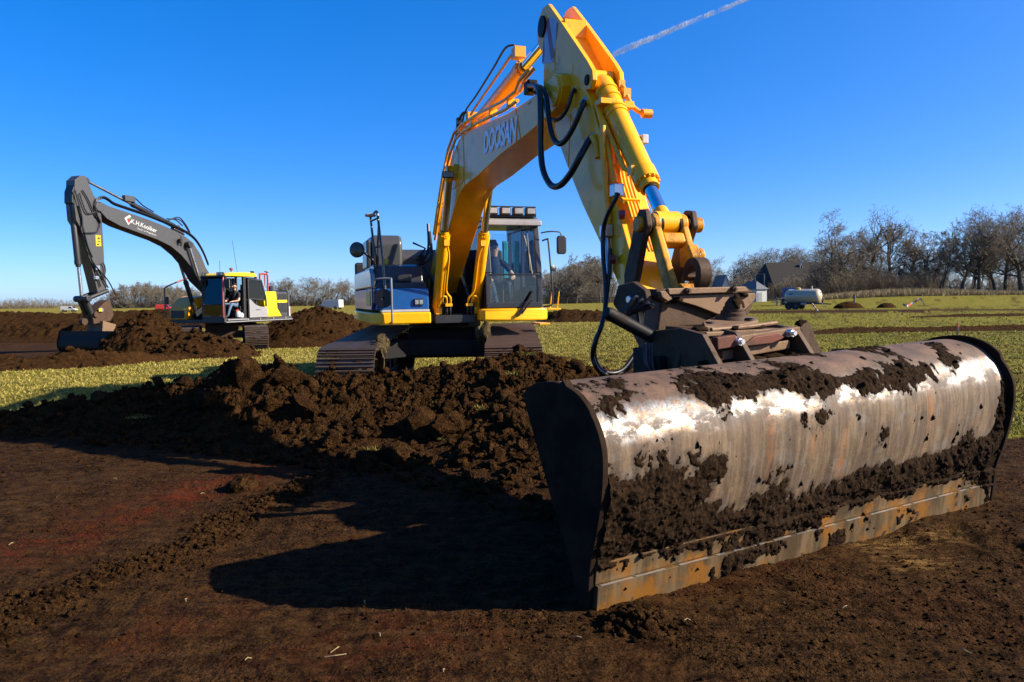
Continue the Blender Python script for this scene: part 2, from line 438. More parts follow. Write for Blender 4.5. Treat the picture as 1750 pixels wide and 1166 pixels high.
lowc = t.mix(t.ramp(blot, .34, .52), t.mix(.7, steel, smear), smear)
rust = t.math('MULTIPLY', t.ramp(t.noise(uvmap(4, .7), 1.2, 5, .65), .55, .66), t.ramp(V, .95, .7))
lowc = t.mix(t.math('MULTIPLY', rust, .8), lowc, (.26, .085, .010))
c = t.mix(low, t.mix(t.ramp(t.noise(uvmap(9, 7), 1.6, 7, .75), .46, .62, 0, .85), steel, (.16, .095, .052)), lowc)
topc = t.mix(t.ramp(blot, .35, .65), (.056, .029, .015), (.128, .066, .034))
topc = t.mix(t.ramp(fine, .5, .72, 0, .7), topc, (.024, .0145, .010))
stain = t.math('MULTIPLY', t.ramp(t.noise(uvmap(2.2, 3.5), 1.6, 7, .7), .44, .56), t.ramp(V, 1.02, .86))
c = t.mix(t.math('MULTIPLY', stain, .75), c, t.mix(t.ramp(streak, .4, .65), (.055, .031, .016), (.135, .082, .042)))
c = t.mix(top, c, topc)
fa = t.math('MULTIPLY', t.attr('film').outputs['Fac'], t.ramp(t.noise(uvmap(22, 9), 1.3, 6, .7), .30, .58, .35, 1.))
c = t.mix(fa, c, t.mix(t.ramp(fine, .4, .6), (.014, .0078, .004), (.042, .0245, .0130)))
film = t.ramp(t.noise(uvmap(7, 5), 2.0, 7, .7), .40, .56, .35, 1.)
t.put(Base_Color=c)
dull = t.math('MAXIMUM', fa, t.math('MAXIMUM', t.math('MAXIMUM', top, t.math('MULTIPLY', stain, .9)), t.math('MULTIPLY', low, film)))
t.put(Metallic=t.ramp(t.math('MAXIMUM', dull, t.math('MULTIPLY', low, .75)), 0, 1, .9, .05))
t.put(Roughness=t.math('ADD', t.ramp(t.math('MAXIMUM', dull, t.math('MULTIPLY', low, .6)), 0, 1, .48, .78), t.math('MULTIPLY', t.math('SUBTRACT', streak, .5), .18)))
t.bump(t.math('ADD', fine, t.math('MULTIPLY', blot, 1.5)), .25, .006)
t = NT('cutting_edge'); co = t.co('Object', (1, 1, 1)); uvx = t.noise(t.co('Object', (7, 1, 1.2)), 1.1, 5, .65); b2 = t.noise(co, 5, 6, .65)
c = t.mix(t.ramp(uvx, .4, .62), (.050, .031, .014), (.125, .082, .040)); c = t.mix(t.ramp(b2, .46, .62, 0, .9), c, (.17, .066, .006))
c = t.mix(t.ramp(t.noise(co, 14, 5), .6, .72), c, (.020, .013, .009))
t.put(Base_Color=c, Metallic=.05, Roughness=.7, Specular_IOR_Level=.15); t.bump(b2, .3, .006)
plain('edge_bright', (.85, .84, .82), .28, .9)
t = NT('end_plate'); co = t.co(); b = t.noise(co, 3, 6, .65); sct = t.noise(t.co('Object', (1, 1, 9)), 6, 4)
t.put(Base_Color=t.mix(t.ramp(b, .35, .65), (.013, .0075, .0045), (.030, .018, .011)), Metallic=0., Roughness=.9, Specular_IOR_Level=.06); t.bump(sct, .25, .004)
# ---------------------------------------------------------------- ground
def inpoly(X, Y, poly):
    ins = np.zeros(X.shape, bool); n = len(poly)
    for i in range(n):
        (x0, y0), (x1, y1) = poly[i], poly[(i + 1) % n]
        if y0 == y1: continue
        c = ((y0 > Y) != (y1 > Y)) & (X < (x1 - x0) * (Y - y0) / (y1 - y0) + x0); ins ^= c
    return ins
def polydist(X, Y, pts):
    d = np.full(X.shape, 1e9)
    for (x0, y0), (x1, y1) in zip(pts, pts[1:]):
        L = (x1 - x0) ** 2 + (y1 - y0) ** 2
        t = np.clip(((X - x0) * (x1 - x0) + (Y - y0) * (y1 - y0)) / L, 0, 1)
        d = np.minimum(d, np.hypot(X - x0 - t * (x1 - x0), Y - y0 - t * (y1 - y0)))
    return d
def gp(pts, z=0.): return [tuple(gnd(u, v, z)[:2]) for u, v in pts]
SOIL = [
    [(-60, -30), (-60, 14), (-14, 11.2), (-9, 9.6), (-6.4, 8.8), (-4.2, 9.3), (-2.5, 9.9), (-.5, 10.8), (.9, 13.0), (2.2, 14.6),
     (3.0, 14.2), (3.0, 12), (3.8, 8.9), (4.8, 7.7), (6.4, 7.0), (9.5, 6.4), (60, 4), (60, -30)],
    gp([(-260, 574), (300, 566), (420, 606), (310, 618), (200, 609), (60, 612), (-260, 618)], -.15),
    gp([(-300, 538), (560, 540), (560, 547), (-300, 545)], -.3),
    gp([(-300, 549), (420, 552), (420, 562), (-300, 565)], -.3),
    gp([(470, 571), (540, 570), (550, 577), (500, 590), (460, 592)], -.3),
    gp([(1040, 533), (1750, 527), (2100, 527), (2100, 531), (1750, 531), (1040, 539)], 0),
    gp([(930, 541), (1100, 538), (1100, 548), (930, 552)], 0),
]
IRON = [gp([(-60, 975), (60, 938), (160, 905), (260, 872), (350, 838), (440, 812), (560, 790)]), gp([(210, 1110), (280, 1085), (345, 1062)]),
        gp([(560, 1130), (700, 1105), (760, 1095)]), gp([(620, 785), (760, 850), (870, 850)]), gp([(1150, 985), (1260, 960)])]
SAND = [gp([(1490, 935), (1600, 915)]), gp([(1545, 968), (1580, 964)])]
WIND = gp([(-80, 1110), (0, 1076), (51, 1040), (144, 1014), (206, 978), (288, 952), (329, 937), (396, 891), (442, 870), (505, 842), (560, 815)])
FURROW = gp([(1625, 912), (1680, 928), (1760, 962)])
def base_h(X, Y):
    h = -.30 * ss(17, 26, Y) * (1 - ss(-8, -1, X))
    h = h + 1.15 * ss(80, 150, Y) * ss(.28, .55, X / np.maximum(Y, 1))
    h = h + .5 * ss(60, 250, np.hypot(X, Y)) * fbm(X * .012, Y * .012, 91, 3)
    return h
def soil_mask(X, Y):
    j = .25 + .02 * np.hypot(X, Y)
    jx = X + j * fbm(X * 1.1, Y * 1.1, 5, 4) * 1.6; jy = Y + j * fbm(X * 1.1, Y * 1.1, 6, 4) * 1.6
    m = np.zeros(X.shape)
    for p in SOIL: m = np.maximum(m, inpoly(jx, jy, p).astype(float))
    r = np.hypot(X, Y)
    # torn, patchy turf behind the bucket and round the tracks
    patch = ss(.02, .22, fbm(X * 1.7, Y * 1.7, 21, 5)) * np.exp(-(((X - 2.2) / 3.2) ** 2 + ((Y - 15.5) / 4.5) ** 2))
    patch2 = ss(.12, .3, fbm(X * .5, Y * 1.1, 33, 5)) * ss(6, 14, r) * .6 * ss(.0, .35, X / np.maximum(Y, 1))
    return np.clip(np.maximum(m, np.maximum(patch * 1.2, patch2)), 0, 1)
def ground_h(X, Y, detail=True):
    X = np.asarray(X, float); Y = np.asarray(Y, float)
    h = base_h(X, Y)
    if not detail: return h
    s = soil_mask(X, Y); near = 1 - ss(18, 45, np.hypot(X, Y))
    rel = .020 * billow(X * 1.5, Y * 1.5, 40, 3) + .013 * billow(X * 6, Y * 6, 44, 3) + .009 * fbm(X * 19, Y * 19, 47, 3) + .03 * fbm(X * .6, Y * .6, 49, 2)
    d = polydist(X, Y, WIND); rel = rel + .032 * np.exp(-(d / .14) ** 2) * (.75 + .9 * fbm(X * 5, Y * 5, 50, 3))
    d = polydist(X, Y, FURROW); rel = rel - .035 * np.exp(-(d / .10) ** 2) * (.6 + fbm(X * 4, Y * 4, 52, 3)) + .03 * np.exp(-((d - .18) / .09) ** 2) * (.6 + fbm(X * 6, Y * 6, 53, 3))
    # graded floor: smooth blade passes run along the bucket's line of travel
    gx = X * .86 + Y * .5
    rel = rel + .006 * np.sin(gx * 7 + 2 * fbm(X, Y, 55, 2)) * (1 - ss(5, 8, Y))
    grs = .030 * fbm(X * 1.3, Y * 1.3, 60, 4) + .012 * billow(X * 7, Y * 7, 66, 2)
    return h + near * (s * rel + (1 - s) * grs)
def build_ground():
    fine = np.radians(np.linspace(-44, 44, 760)); rest = np.radians(np.linspace(44, 316, 72))[1:-1]
    ang = np.concatenate([fine, rest]); na = len(ang)
    rad = np.concatenate([np.geomspace(1.7, 45, 500), np.geomspace(45, 9000, 60)[1:]])
    rad = np.concatenate([[.02, .6, 1.2], rad]); nr = len(rad)
    A, Rr = np.meshgrid(ang, rad); X = np.sin(A) * Rr; Y = np.cos(A) * Rr
    Z = ground_h(X, Y)
    V = np.stack([X.ravel(), Y.ravel(), Z.ravel()], 1)
    i = np.arange(nr - 1)[:, None] * na; k = np.arange(na)[None, :]; k2 = (k + 1) % na
    F = np.stack([i + k, i + k2, i + na + k2, i + na + k], -1).reshape(-1, 4)[:, ::-1]
    me = npmesh('ground', V, F, 'field')
    vattr(me, 'soil', soil_mask(X, Y).ravel())
    ir = np.zeros(X.shape)
    for p, w in zip(IRON, (.30, .22, .3, .25, .3)):
        ir = np.maximum(ir, (.95 if w == .30 and p is IRON[0] else .38) * np.exp(-(polydist(X, Y, p) / (w * (1 + .8 * fbm(X * 2, Y * 2, 71, 3)))) ** 2))
    vattr(me, 'iron', (ir * 1.0 + .12 * ss(.1, .5, fbm(X * .8, Y * .8, 73, 3))).clip(0, 1).ravel())
    sd = np.zeros(X.shape)
    for p in SAND: sd = np.maximum(sd, np.exp(-(polydist(X, Y, p) / .16) ** 2))
    vattr(me, 'sand', sd.ravel())
    g = .06 + .50 * ss(-.05, .35, X / np.maximum(Y, .5)) + .75 * fbm(X * .05, Y * .45, 77, 4) + .2 * fbm(X * .2, Y * .6, 79, 3) + .3 * fbm(X * 1.5, Y * 1.5, 78, 3)
    vattr(me, 'green', g.clip(0, 1).ravel())
    return tag(addobj('ground', me), kind='structure')
build_ground()

# ---------------------------------------------------------------- heaps of dug soil
def heap(name, label, x0, x1, y0, y1, res, fn, group=None, cat='dirt pile', rough=.05, seed=0, cut=.012):
    nx = int((x1 - x0) / res) + 1; ny = int((y1 - y0) / res) + 1
    X, Y = np.meshgrid(np.linspace(x0, x1, nx), np.linspace(y0, y1, ny))
    H0 = fn(X, Y)
    k = np.clip(H0 / .25, 0, 1)
    wx = X + .10 * fbm(X * 2.5, Y * 2.5, seed + 1, 3); wy = Y + .10 * fbm(X * 2.5, Y * 2.5, seed + 2, 3)
    H = H0 + k * (rough * 1.7 * billow(wx * 1.5, wy * 1.5, seed + 3, 3) + rough * 1.2 * billow(wx * 5, wy * 5, seed + 5, 4, .65) + rough * 1.7 * fbm(X * 13, Y * 13, seed + 9, 4, .75) + rough * .8 * billow(X * 28, Y * 28, seed + 10, 2))
    G = base_h(X, Y); Z = G + H
    V = np.stack([X.ravel(), Y.ravel(), np.where(H > cut, Z, G - .06).ravel()], 1)
    i = np.arange(ny - 1)[:, None] * nx; j = np.arange(nx - 1)[None, :]
    F = np.stack([i + j, i + j + 1, i + nx + j + 1, i + nx + j], -1).reshape(-1, 4)
    keep = (H.ravel() > cut)[F].any(1); F = F[keep]
    used = np.zeros(len(V), bool); used[F.ravel()] = True; idx = np.cumsum(used) - 1
    me = npmesh(name, V[used], idx[F], 'peat_soil')
    tag(addobj(name, me), label, cat, group)
    def height(x, y):   # for scattering clods on top
        x = np.asarray(x, float); y = np.asarray(y, float)
        a = np.clip(((x - x0) / (x1 - x0) * (nx - 1)).round().astype(int), 0, nx - 1); b = np.clip(((y - y0) / (y1 - y0) * (ny - 1)).round().astype(int), 0, ny - 1)
        return Z[b, a], H[b, a]
    return height
def bumpf(cx, cy, rx, ry, h, rot=0., p=1.5):
    c, s = math.cos(rot), math.sin(rot)
    def f(X, Y):
        a = ((X - cx) * c + (Y - cy) * s) / rx; b = (-(X - cx) * s + (Y - cy) * c) / ry
        return h * np.clip(1 - np.hypot(a, b), 0, 1) ** (1 / p)
    return f
def ridgef(pts, wf, wb):
    """ridge: pts (x, y, crest height) sorted by x; wf/wb front and back half widths as functions of x"""
    px_, py_, pz_ = (np.array(q) for q in zip(*pts))
    def f(X, Y):
        yc = np.interp(X, px_, py_); zc = np.interp(X, px_, pz_, left=0, right=0); d = yc - Y
        s = np.where(d > 0, d / wf(X), -d / wb(X))
        return zc * np.clip(1 - s, 0, 1) ** 1.25
    return f
crest = [(-7.4, 8.9, 0.0), (-6.3, 8.7, .10), (-5.2, 8.7, .27), (-4.6, 8.75, .34), (-4.1, 8.8, .40), (-3.7, 8.8, .48), (-3.25, 8.8, .74), (-3.0, 8.8, .56),
         (-2.75, 8.85, .66), (-2.45, 8.9, .50), (-1.9, 9.1, .48), (-1.2, 9.3, .46), (-.7, 9.4, .50), (-.25, 9.5, .62), (.2, 9.5, .68), (.55, 9.5, .60), (1.0, 9.5, .42), (1.5, 9.5, .26), (2.2, 9.4, 0.)]
WFX = lambda X: np.interp(X, [-7, -5, -4, -3, -2, -1, 0, .6, 1.2, 2.2], [.8, .9, 1.1, 1.5, 2.2, 3.0, 4.0, 4.3, 4.0, 3.6])
mound = ridgef(crest, WFX, lambda X: np.full(X.shape, 1.0))
h_mound = heap('dirt_mound', 'long churned ridge of dark peat clods in front of the yellow excavator tracks', -7.4, 2.2, 4.9, 10.6, .017, mound, cat='dirt mound', rough=.062, seed=100)
# by the grey excavator
def pile(name, label, u, v, Y, w, d, h, seed, res=.07, rot=0., rough=.07, p=1.5, **k):
    X = at(u, v, Y)[0]; f = bumpf(X, Y, w, d, h, rot, p)
    m = max(w, d); return heap(name, label, X - m, X + m, Y - m, Y + m, res, f, rough=rough, seed=seed, **k)
h_p1 = pile('dirt_pile', 'tall reddish brown soil heap behind the ditching bucket of the grey excavator', 254, 560, 22.7, 1.55, 1.3, 1.38, 210, .05, p=1.5)
h_p2 = pile('dirt_pile', 'low sprawling soil heap between the grey excavator tracks and its bucket', 335, 590, 22.4, 2.0, 1.4, .75, 220, p=1.2)
h_p3 = pile('dirt_pile', 'broad dark soil heap standing between the two excavators', 545, 545, 33, 3.4, 2.2, 1.45, 230, .09, p=1.4)
pile('dirt_pile', 'thin strip of soil trailing from the grey excavator tracks towards the yellow one', 505, 580, 29, 1.5, .7, .28, 232, .06)
L = gp([(-120, 640), (-10, 634), (60, 633), (130, 630), (200, 627), (250, 622), (320, 612)], -.05)
h_p4 = heap('dirt_ridge', 'low row of spilled soil lying on the grass before the grey excavator bucket', L[0][0], L[-1][0] + .5, 13.5, 22, .05,
     ridgef([(x, y, z) for (x, y), z in zip(L, (.12, .25, .18, .34, .26, .22, .12))], lambda X: np.full(X.shape, .8), lambda X: np.full(X.shape, .9)), rough=.05, seed=240, cat='dirt ridge')
def bank(name, label, pts, Y, zs, wf, wb, seed, res=.15, rough=.10):
    P = [(at(u, 540, y)[0], y, z) for u, y, z in zip(pts, Y, zs)]; P.sort()
    return heap(name, label, P[0][0], P[-1][0], min(Y) - wf, max(Y) + wb, res, ridgef(P, lambda X: np.full(X.shape, wf), lambda X: np.full(X.shape, wb)), rough=rough, seed=seed, cat='dirt ridge')
bank('dirt_ridge', 'long far bank of bare soil stretching behind the grey excavator arm', (-260, 0, 130, 260, 330, 420), (62, 60, 58, 57, 56, 55), (.9, 1.15, .95, 1.15, 1.2, .6), 3, 3, 250)
bank('dirt_ridge', 'soil bank between two strips of grass left of the grey excavator arm', (-260, 0, 90, 200, 330), (40, 38, 37, 36, 35), (.5, .55, .75, .6, .5), 1.8, 1.8, 260, .11)
bank('dirt_ridge', 'low furrow of turned soil crossing the green field beyond the muddy bucket', (1380, 1450, 1560, 1700, 1900, 2150), (27.5, 27.8, 28, 28, 28.2, 28.4), (.06, .17, .13, .15, .16, .13), .5, .5, 270, .05, .05)
bank('dirt_ridge', 'faint line of turned turf beyond the field stake and furrow', (1560, 1640, 1800, 2100), (44, 44, 44, 44), (.04, .12, .1, .08), .6, .6, 280, .08, .05)
pile('dirt_pile', 'small dark molehill of soil near the red and white pole of the tanker', 1450, 528, 73, 1.5, 1.0, .62, 290, .12)
pile('dirt_pile', 'smaller soil hump beside the crumpled barrier tape', 1515, 528, 73, .95, .8, .42, 295, .12)
bank('dirt_ridge', 'soil bank running behind the cab of the yellow excavator', (930, 960, 1050, 1110), (48, 47, 46, 46), (.3, .55, .4, .2), 2, 2, 297, .12)

# ---------------------------------------------------------------- clods and crumbs
def ico(sub):
    bm = bmesh.new(); bmesh.ops.create_icosphere(bm, subdivisions=sub, radius=1.0)
    V = np.array([v.co[:] for v in bm.verts]); F = np.array([[v.index for v in f.verts] for f in bm.faces]); bm.free(); return V, F
def clod_shape(sub, seed):
    """broken lump: a ball chopped by planes, then crumbled"""
    V, F = ico(sub); rs = np.random.default_rng(seed); o = rs.random(3) * 50; V = V.copy()
    V *= np.array([1, .65 + .3 * rs.random(), .5 + .3 * rs.random()])
    for _ in range(9):
        d = rs.normal(size=3); d /= np.linalg.norm(d); h = rs.uniform(.30, .62); t = V @ d; V -= np.maximum(t - h, 0)[:, None] * d * .92
    n = fbm(V[:, 0] * 2.2 + o[0] + V[:, 2] * 1.3, V[:, 1] * 2.2 + o[1] - V[:, 2] * 1.7, seed, 5, .65)
    n2 = billow(V[:, 0] * 5 + V[:, 2] * 3.9 + o[2], V[:, 1] * 5 - V[:, 2] * 3.3, seed + 5, 3)
    return V * (1.25 + .55 * n + (.16 if sub > 1 else .3) * n2)[:, None], F
CLOD = {s: [clod_shape(s, 300 + 31 * s + k) for k in range(8)] for s in (1, 2, 3, 4)}
def scatter_clods(pts, sizes, sub):
    """pts (n,3) -> joined vertices/faces"""
    VV = []; FF = []; o = 0
    for p, s in zip(pts, sizes):
        V, F = CLOD[sub][RNG.integers(8)]
        a, b = RNG.random() * 6.28, (RNG.random() - .5) * 1.4; ca, sa, cb, sb = math.cos(a), math.sin(a), math.cos(b), math.sin(b)
        M_ = np.array([[ca, -sa * cb, sa * sb], [sa, ca * cb, -ca * sb], [0, sb, cb]])
        VV.append((V * s) @ M_.T + p); FF.append(F + o); o += len(V)
    return np.concatenate(VV), np.concatenate(FF)
VA = []; FA = []; off = 0
def put_clods(pts, sizes, sub):
    global off
    if len(pts) == 0: return
    V, F = scatter_clods(pts, sizes, sub); VA.append(V); FA.append(F + off); off += len(V)
def on_ground(x, y): return np.stack([x, y, ground_h(x, y)], 1)
# windrow
t_ = RNG.random(2600); seg = np.cumsum([0] + [math.dist(a, b) for a, b in zip(WIND, WIND[1:])]); d_ = t_ * seg[-1]
wx = np.interp(d_, seg, [p[0] for p in WIND]) + RNG.normal(0, .10, 2600); wy = np.interp(d_, seg, [p[1] for p in WIND]) + RNG.normal(0, .10, 2600)
sz = .005 + .024 * RNG.random(2600) ** 4; P = on_ground(wx, wy); P[:, 2] += sz * .1
put_clods(P[sz < .024], sz[sz < .024], 1); put_clods(P[sz >= .024], sz[sz >= .024], 2)
# loose crumbs over the stripped floor, patchy
n = 26000; r_ = np.exp(RNG.uniform(math.log(1.9), math.log(9), n)); a_ = RNG.uniform(-.68, .66, n); x = np.sin(a_) * r_; y = np.cos(a_) * r_
w = ss(-.05, .35, fbm(x * 1.4, y * 1.4, 400, 3)) + .12 + .7 * ss(.5, 1.6, x) * (y < 4)
k = (RNG.random(n) < w) & (soil_mask(x, y) > .5); x, y, r_ = x[k], y[k], r_[k]
sz = (.003 + .010 * RNG.random(len(x)) ** 3) * (r_ / 3.2) ** .5; P = on_ground(x, y); put_clods(P, sz, 1)
# the mound
n = 30000; x = RNG.uniform(-6.8, 2.0, n); y = RNG.uniform(5.0, 10.2, n); z, h = h_mound(x, y)
k = (h > .05) & (RNG.random(n) < .35 + .65 * ss(-.1, .3, fbm(x * 1.5, y * 1.5, 410, 3))); x, y, z = x[k], y[k], z[k]
sz = .006 + .06 * RNG.random(len(x)) ** 9; P = np.stack([x, y, z + sz * .15], 1)
put_clods(P[sz < .03], sz[sz < .03], 1); put_clods(P[sz >= .03], sz[sz >= .03], 2)
n = 520; x = RNG.uniform(-6., 1.8, n); y = RNG.uniform(5.2, 9.9, n); z, h = h_mound(x, y); k = h > .08; x, y, z = x[k], y[k], z[k]; sz = .045 + .075 * RNG.random(len(x)) ** 2.5; put_clods(np.stack([x, y, z + sz * .05], 1), sz, 3)
# toe of the mound, running out over the floor
n = 900; x = RNG.uniform(-4.5, 1.2, n); y = np.interp(x, *zip(*[(c[0], c[1]) for c in crest])) - WFX(x) * RNG.uniform(.85, 1.15, n)
sz = .01 + .05 * RNG.random(n) ** 3; P = on_ground(x, y); z, h = h_mound(x, y); P[:, 2] = np.maximum(P[:, 2], np.where(h > .01, z, -9)) + sz * .2
put_clods(P[sz < .028], sz[sz < .028], 1); put_clods(P[sz >= .028], sz[sz >= .028], 2)
# lump kicked out at the bucket corner
c0 = gnd(1085, 1075); n = 160; x = c0[0] + RNG.normal(0, .075, n); y = c0[1] + RNG.normal(0, .07, n); sz = .008 + .024 * RNG.random(n) ** 2
P = on_ground(x, y); P[:, 2] += .05 * np.exp(-(((x - c0[0]) / .08) ** 2 + ((y - c0[1]) / .07) ** 2)); put_clods(P, sz, 2)
# heaps further off
for hf, (xa, xb, ya, yb), n in ((h_p1, (-13.5, -9, 21, 24.5), 700), (h_p2, (-11.5, -6.5, 20.5, 24.5), 700), (h_p3, (-12.5, -5, 30, 36), 700), (h_p4, (-15, -8, 14, 21), 700)):
    x = RNG.uniform(xa, xb, n); y = RNG.uniform(ya, yb, n); z, h = hf(x, y); k = h > .04; x, y, z = x[k], y[k], z[k]; sz = .03 + .10 * RNG.random(len(x)) ** 3
    put_clods(np.stack([x, y, z + sz * .1], 1), sz, 1)
tag(addobj('soil_crumbs', npmesh('soil_crumbs', np.concatenate(VA), np.concatenate(FA), 'peat_soil')), 'loose crumbs and small clods of peat strewn over mound and floor', 'soil', kind='stuff')
# the big clods one can pick out
big = [(410, 838, .13, 'on the graded floor at the foot of the mound'), (812, 838, .10, 'pale brown, at the toe of the mound by the bucket shadow'), (790, 788, .12, 'low on the mound slope'),
       (850, 780, .09, 'low on the mound slope'), (680, 780, .19, 'with turf on it low on the mound slope'), (620, 800, .16, 'at the toe of the mound'), (710, 735, .26, 'slab half sunk in the mound'), (775, 735, .22, 'slab half sunk in the mound'),
       (845, 655, .17, 'high on the mound before the tracks'), (420, 650, .24, 'on the peak of the mound'), (480, 655, .20, 'on the shoulder of the mound'), (350, 690, .17, 'on the left shoulder of the mound'),
       (520, 700, .2, 'on the mound face'), (570, 760, .14, 'low on the mound face'), (900, 730, .16, 'beside the bucket end plate'), (860, 690, .15, 'on the mound above the bucket')]
for i, (u, v, s, where) in enumerate(big):
    # walk the sight line down to the mound or floor
    d = ray(u, v); q = None
    for tt in np.linspace(4.0, 11.5, 400):
        p = EYE + d * tt; z, h = h_mound(p[0], p[1]); zz = float(z) if h > .02 else float(ground_h(p[0], p[1]))
        if p[2] <= zz: q = (p[0], p[1], zz); break
    if q is None: continue
    V, F = CLOD[4][i % 8]
    me = npmesh('clod', V * s * 1.0, F, 'peat_soil'); o = addobj('clod', me); o.location = q; o.rotation_euler = (random.random(), random.random() * .5, random.random() * 6)
    tag(o, ['large brown peat clod ', 'crumbly dark peat clod ', 'rounded brown peat clod ', 'broken brown peat clod '][i % 4] + where, 'clod', 'large clods on the mound')

# ---------------------------------------------------------------- grass
def grass(n, rmin, rmax, amin, amax, hgt, seed):
    rs = np.random.default_rng(seed)
    r = np.exp(rs.uniform(math.log(rmin), math.log(rmax), n)); a = rs.uniform(amin, amax, n); x = np.sin(a) * r; y = np.cos(a) * r
    clump = fbm(x * 3, y * 3, 500, 3); k = (soil_mask(x, y) < .4) & (rs.random(n) < .55 + clump); x, y, r, clump = x[k], y[k], r[k], clump[k]; n = len(x)
    z = ground_h(x, y) - .004; H = hgt * (.35 + .9 * rs.random(n) ** 1.6) * (1 + .8 * clump); w = (.0035 + .00055 * r) * (.7 + .6 * rs.random(n))
    az = rs.random(n) * 6.283; la = rs.random(n) * 6.283; le = (.25 + .9 * rs.random(n)) * H
    V = np.empty((n, 3, 3)); V[:, 0] = np.stack([x - np.cos(az) * w, y - np.sin(az) * w, z], 1); V[:, 1] = np.stack([x + np.cos(az) * w, y + np.sin(az) * w, z], 1)
    V[:, 2] = np.stack([x + np.cos(la) * le, y + np.sin(la) * le, z + H], 1)
    right = ss(-.05, .35, x / np.maximum(y, .5))
    tone = np.clip(.72 - .5 * right + .25 * rs.standard_normal(n) + .3 * fbm(x * .8, y * .8, 510, 3), 0, 1)
    return V.reshape(-1, 3), np.repeat(tone, 3)
G = [grass(120000, 8.2, 30, -.62, -.02, .048, 1), grass(120000, 7.0, 34, .10, .66, .045, 2), grass(30000, 12, 40, -.05, .15, .05, 3), grass(40000, 30, 80, -.6, .62, .07, 4)]
V = np.concatenate([g[0] for g in G]); me = npmesh('grass_blades', V, np.arange(len(V)).reshape(-1, 3), 'grass_blade', False); vattr(me, 'tone', np.concatenate([g[1] for g in G]))
tag(addobj('grass', me), 'short straw yellow and green winter grass of the field', 'grass', kind='stuff')
# tufts of turf left standing in the churned mound
def tufts(spots, seed):
    rs = np.random.default_rng(seed); VV = []; TT = []
    for (x, y, z, rad, n, h) in spots:
        a = rs.random(n) * 6.28; q = rad * np.sqrt(rs.random(n)); bx = x + np.cos(a) * q; by = y + np.sin(a) * q * .7; az = rs.random(n) * 6.28; la = rs.random(n) * 6.28; H = h * (.4 + rs.random(n)); le = H * (.4 + rs.random(n)); w = .0045
        bz = np.full(n, z)
        T = np.stack([np.stack([bx - np.cos(az) * w, by - np.sin(az) * w, bz], 1), np.stack([bx + np.cos(az) * w, by + np.sin(az) * w, bz], 1), np.stack([bx + np.cos(la) * le, by + np.sin(la) * le, bz + H * .8], 1)], 1)
        VV.append(T.reshape(-1, 3)); TT.append(np.repeat(np.clip(.45 + .25 * rs.standard_normal(n), 0, 1), 3))
    return np.concatenate(VV), np.concatenate(TT)
sp = []
for u, v, rad in ((880, 640, .16), (755, 690, .14), (745, 712, .13), (760, 750, .10), (640, 768, .12), (845, 650, .10), (900, 610, .15), (240, 712, .2), (950, 660, .15), (820, 700, .08)):
    d = ray(u, v)
    for tt in np.linspace(4.0, 11.5, 300):
        p = EYE + d * tt; z, h = h_mound(p[0], p[1]); zz = float(z) if h > .02 else float(ground_h(p[0], p[1]))
        if p[2] <= zz: sp.append((p[0], p[1], zz - .015, rad * .8, int(700 * rad), .05)); break
V, T = tufts(sp, 9); me = npmesh('turf_tufts', V, np.arange(len(V)).reshape(-1, 3), 'grass_blade', False); vattr(me, 'tone', T)
tag(addobj('turf_tufts', me), 'torn tufts of yellow green turf caught in the mound', 'grass', kind='stuff')
# scraps of straw and root on the bare floor
MBs = MB()
for u, v, l in ((625, 343 / 1.944 + 860, .05), (650, 460 / 1.944 + 860, .03), (555, 1130, .09), (565, 1120, .05), (200, 828, .03), (320, 1035, .045), (15, 935, .03), (1180, 1075, .03), (1440, 1050, .03), (1340, 1040, .03), (1640, 1115, .05), (350, 850, .03), (980, 1100, .04), (120, 1010, .03), (760, 1150, .03), (430, 1130, .03)):
    p = gnd(u, v); a = random.random() * 6.28; z = float(ground_h(p[0], p[1])) + .008
    MBs.tube([(p[0], p[1], z), (p[0] + l * .5 * math.cos(a), p[1] + l * .5 * math.sin(a), z + .008), (p[0] + l * math.cos(a + .3), p[1] + l * math.sin(a + .3), z + .004)], .0022, 5)
tag(MBs.build('straw_scraps', 'straw'), 'pale scraps of straw and root lying on the bare soil', 'straw', kind='stuff')
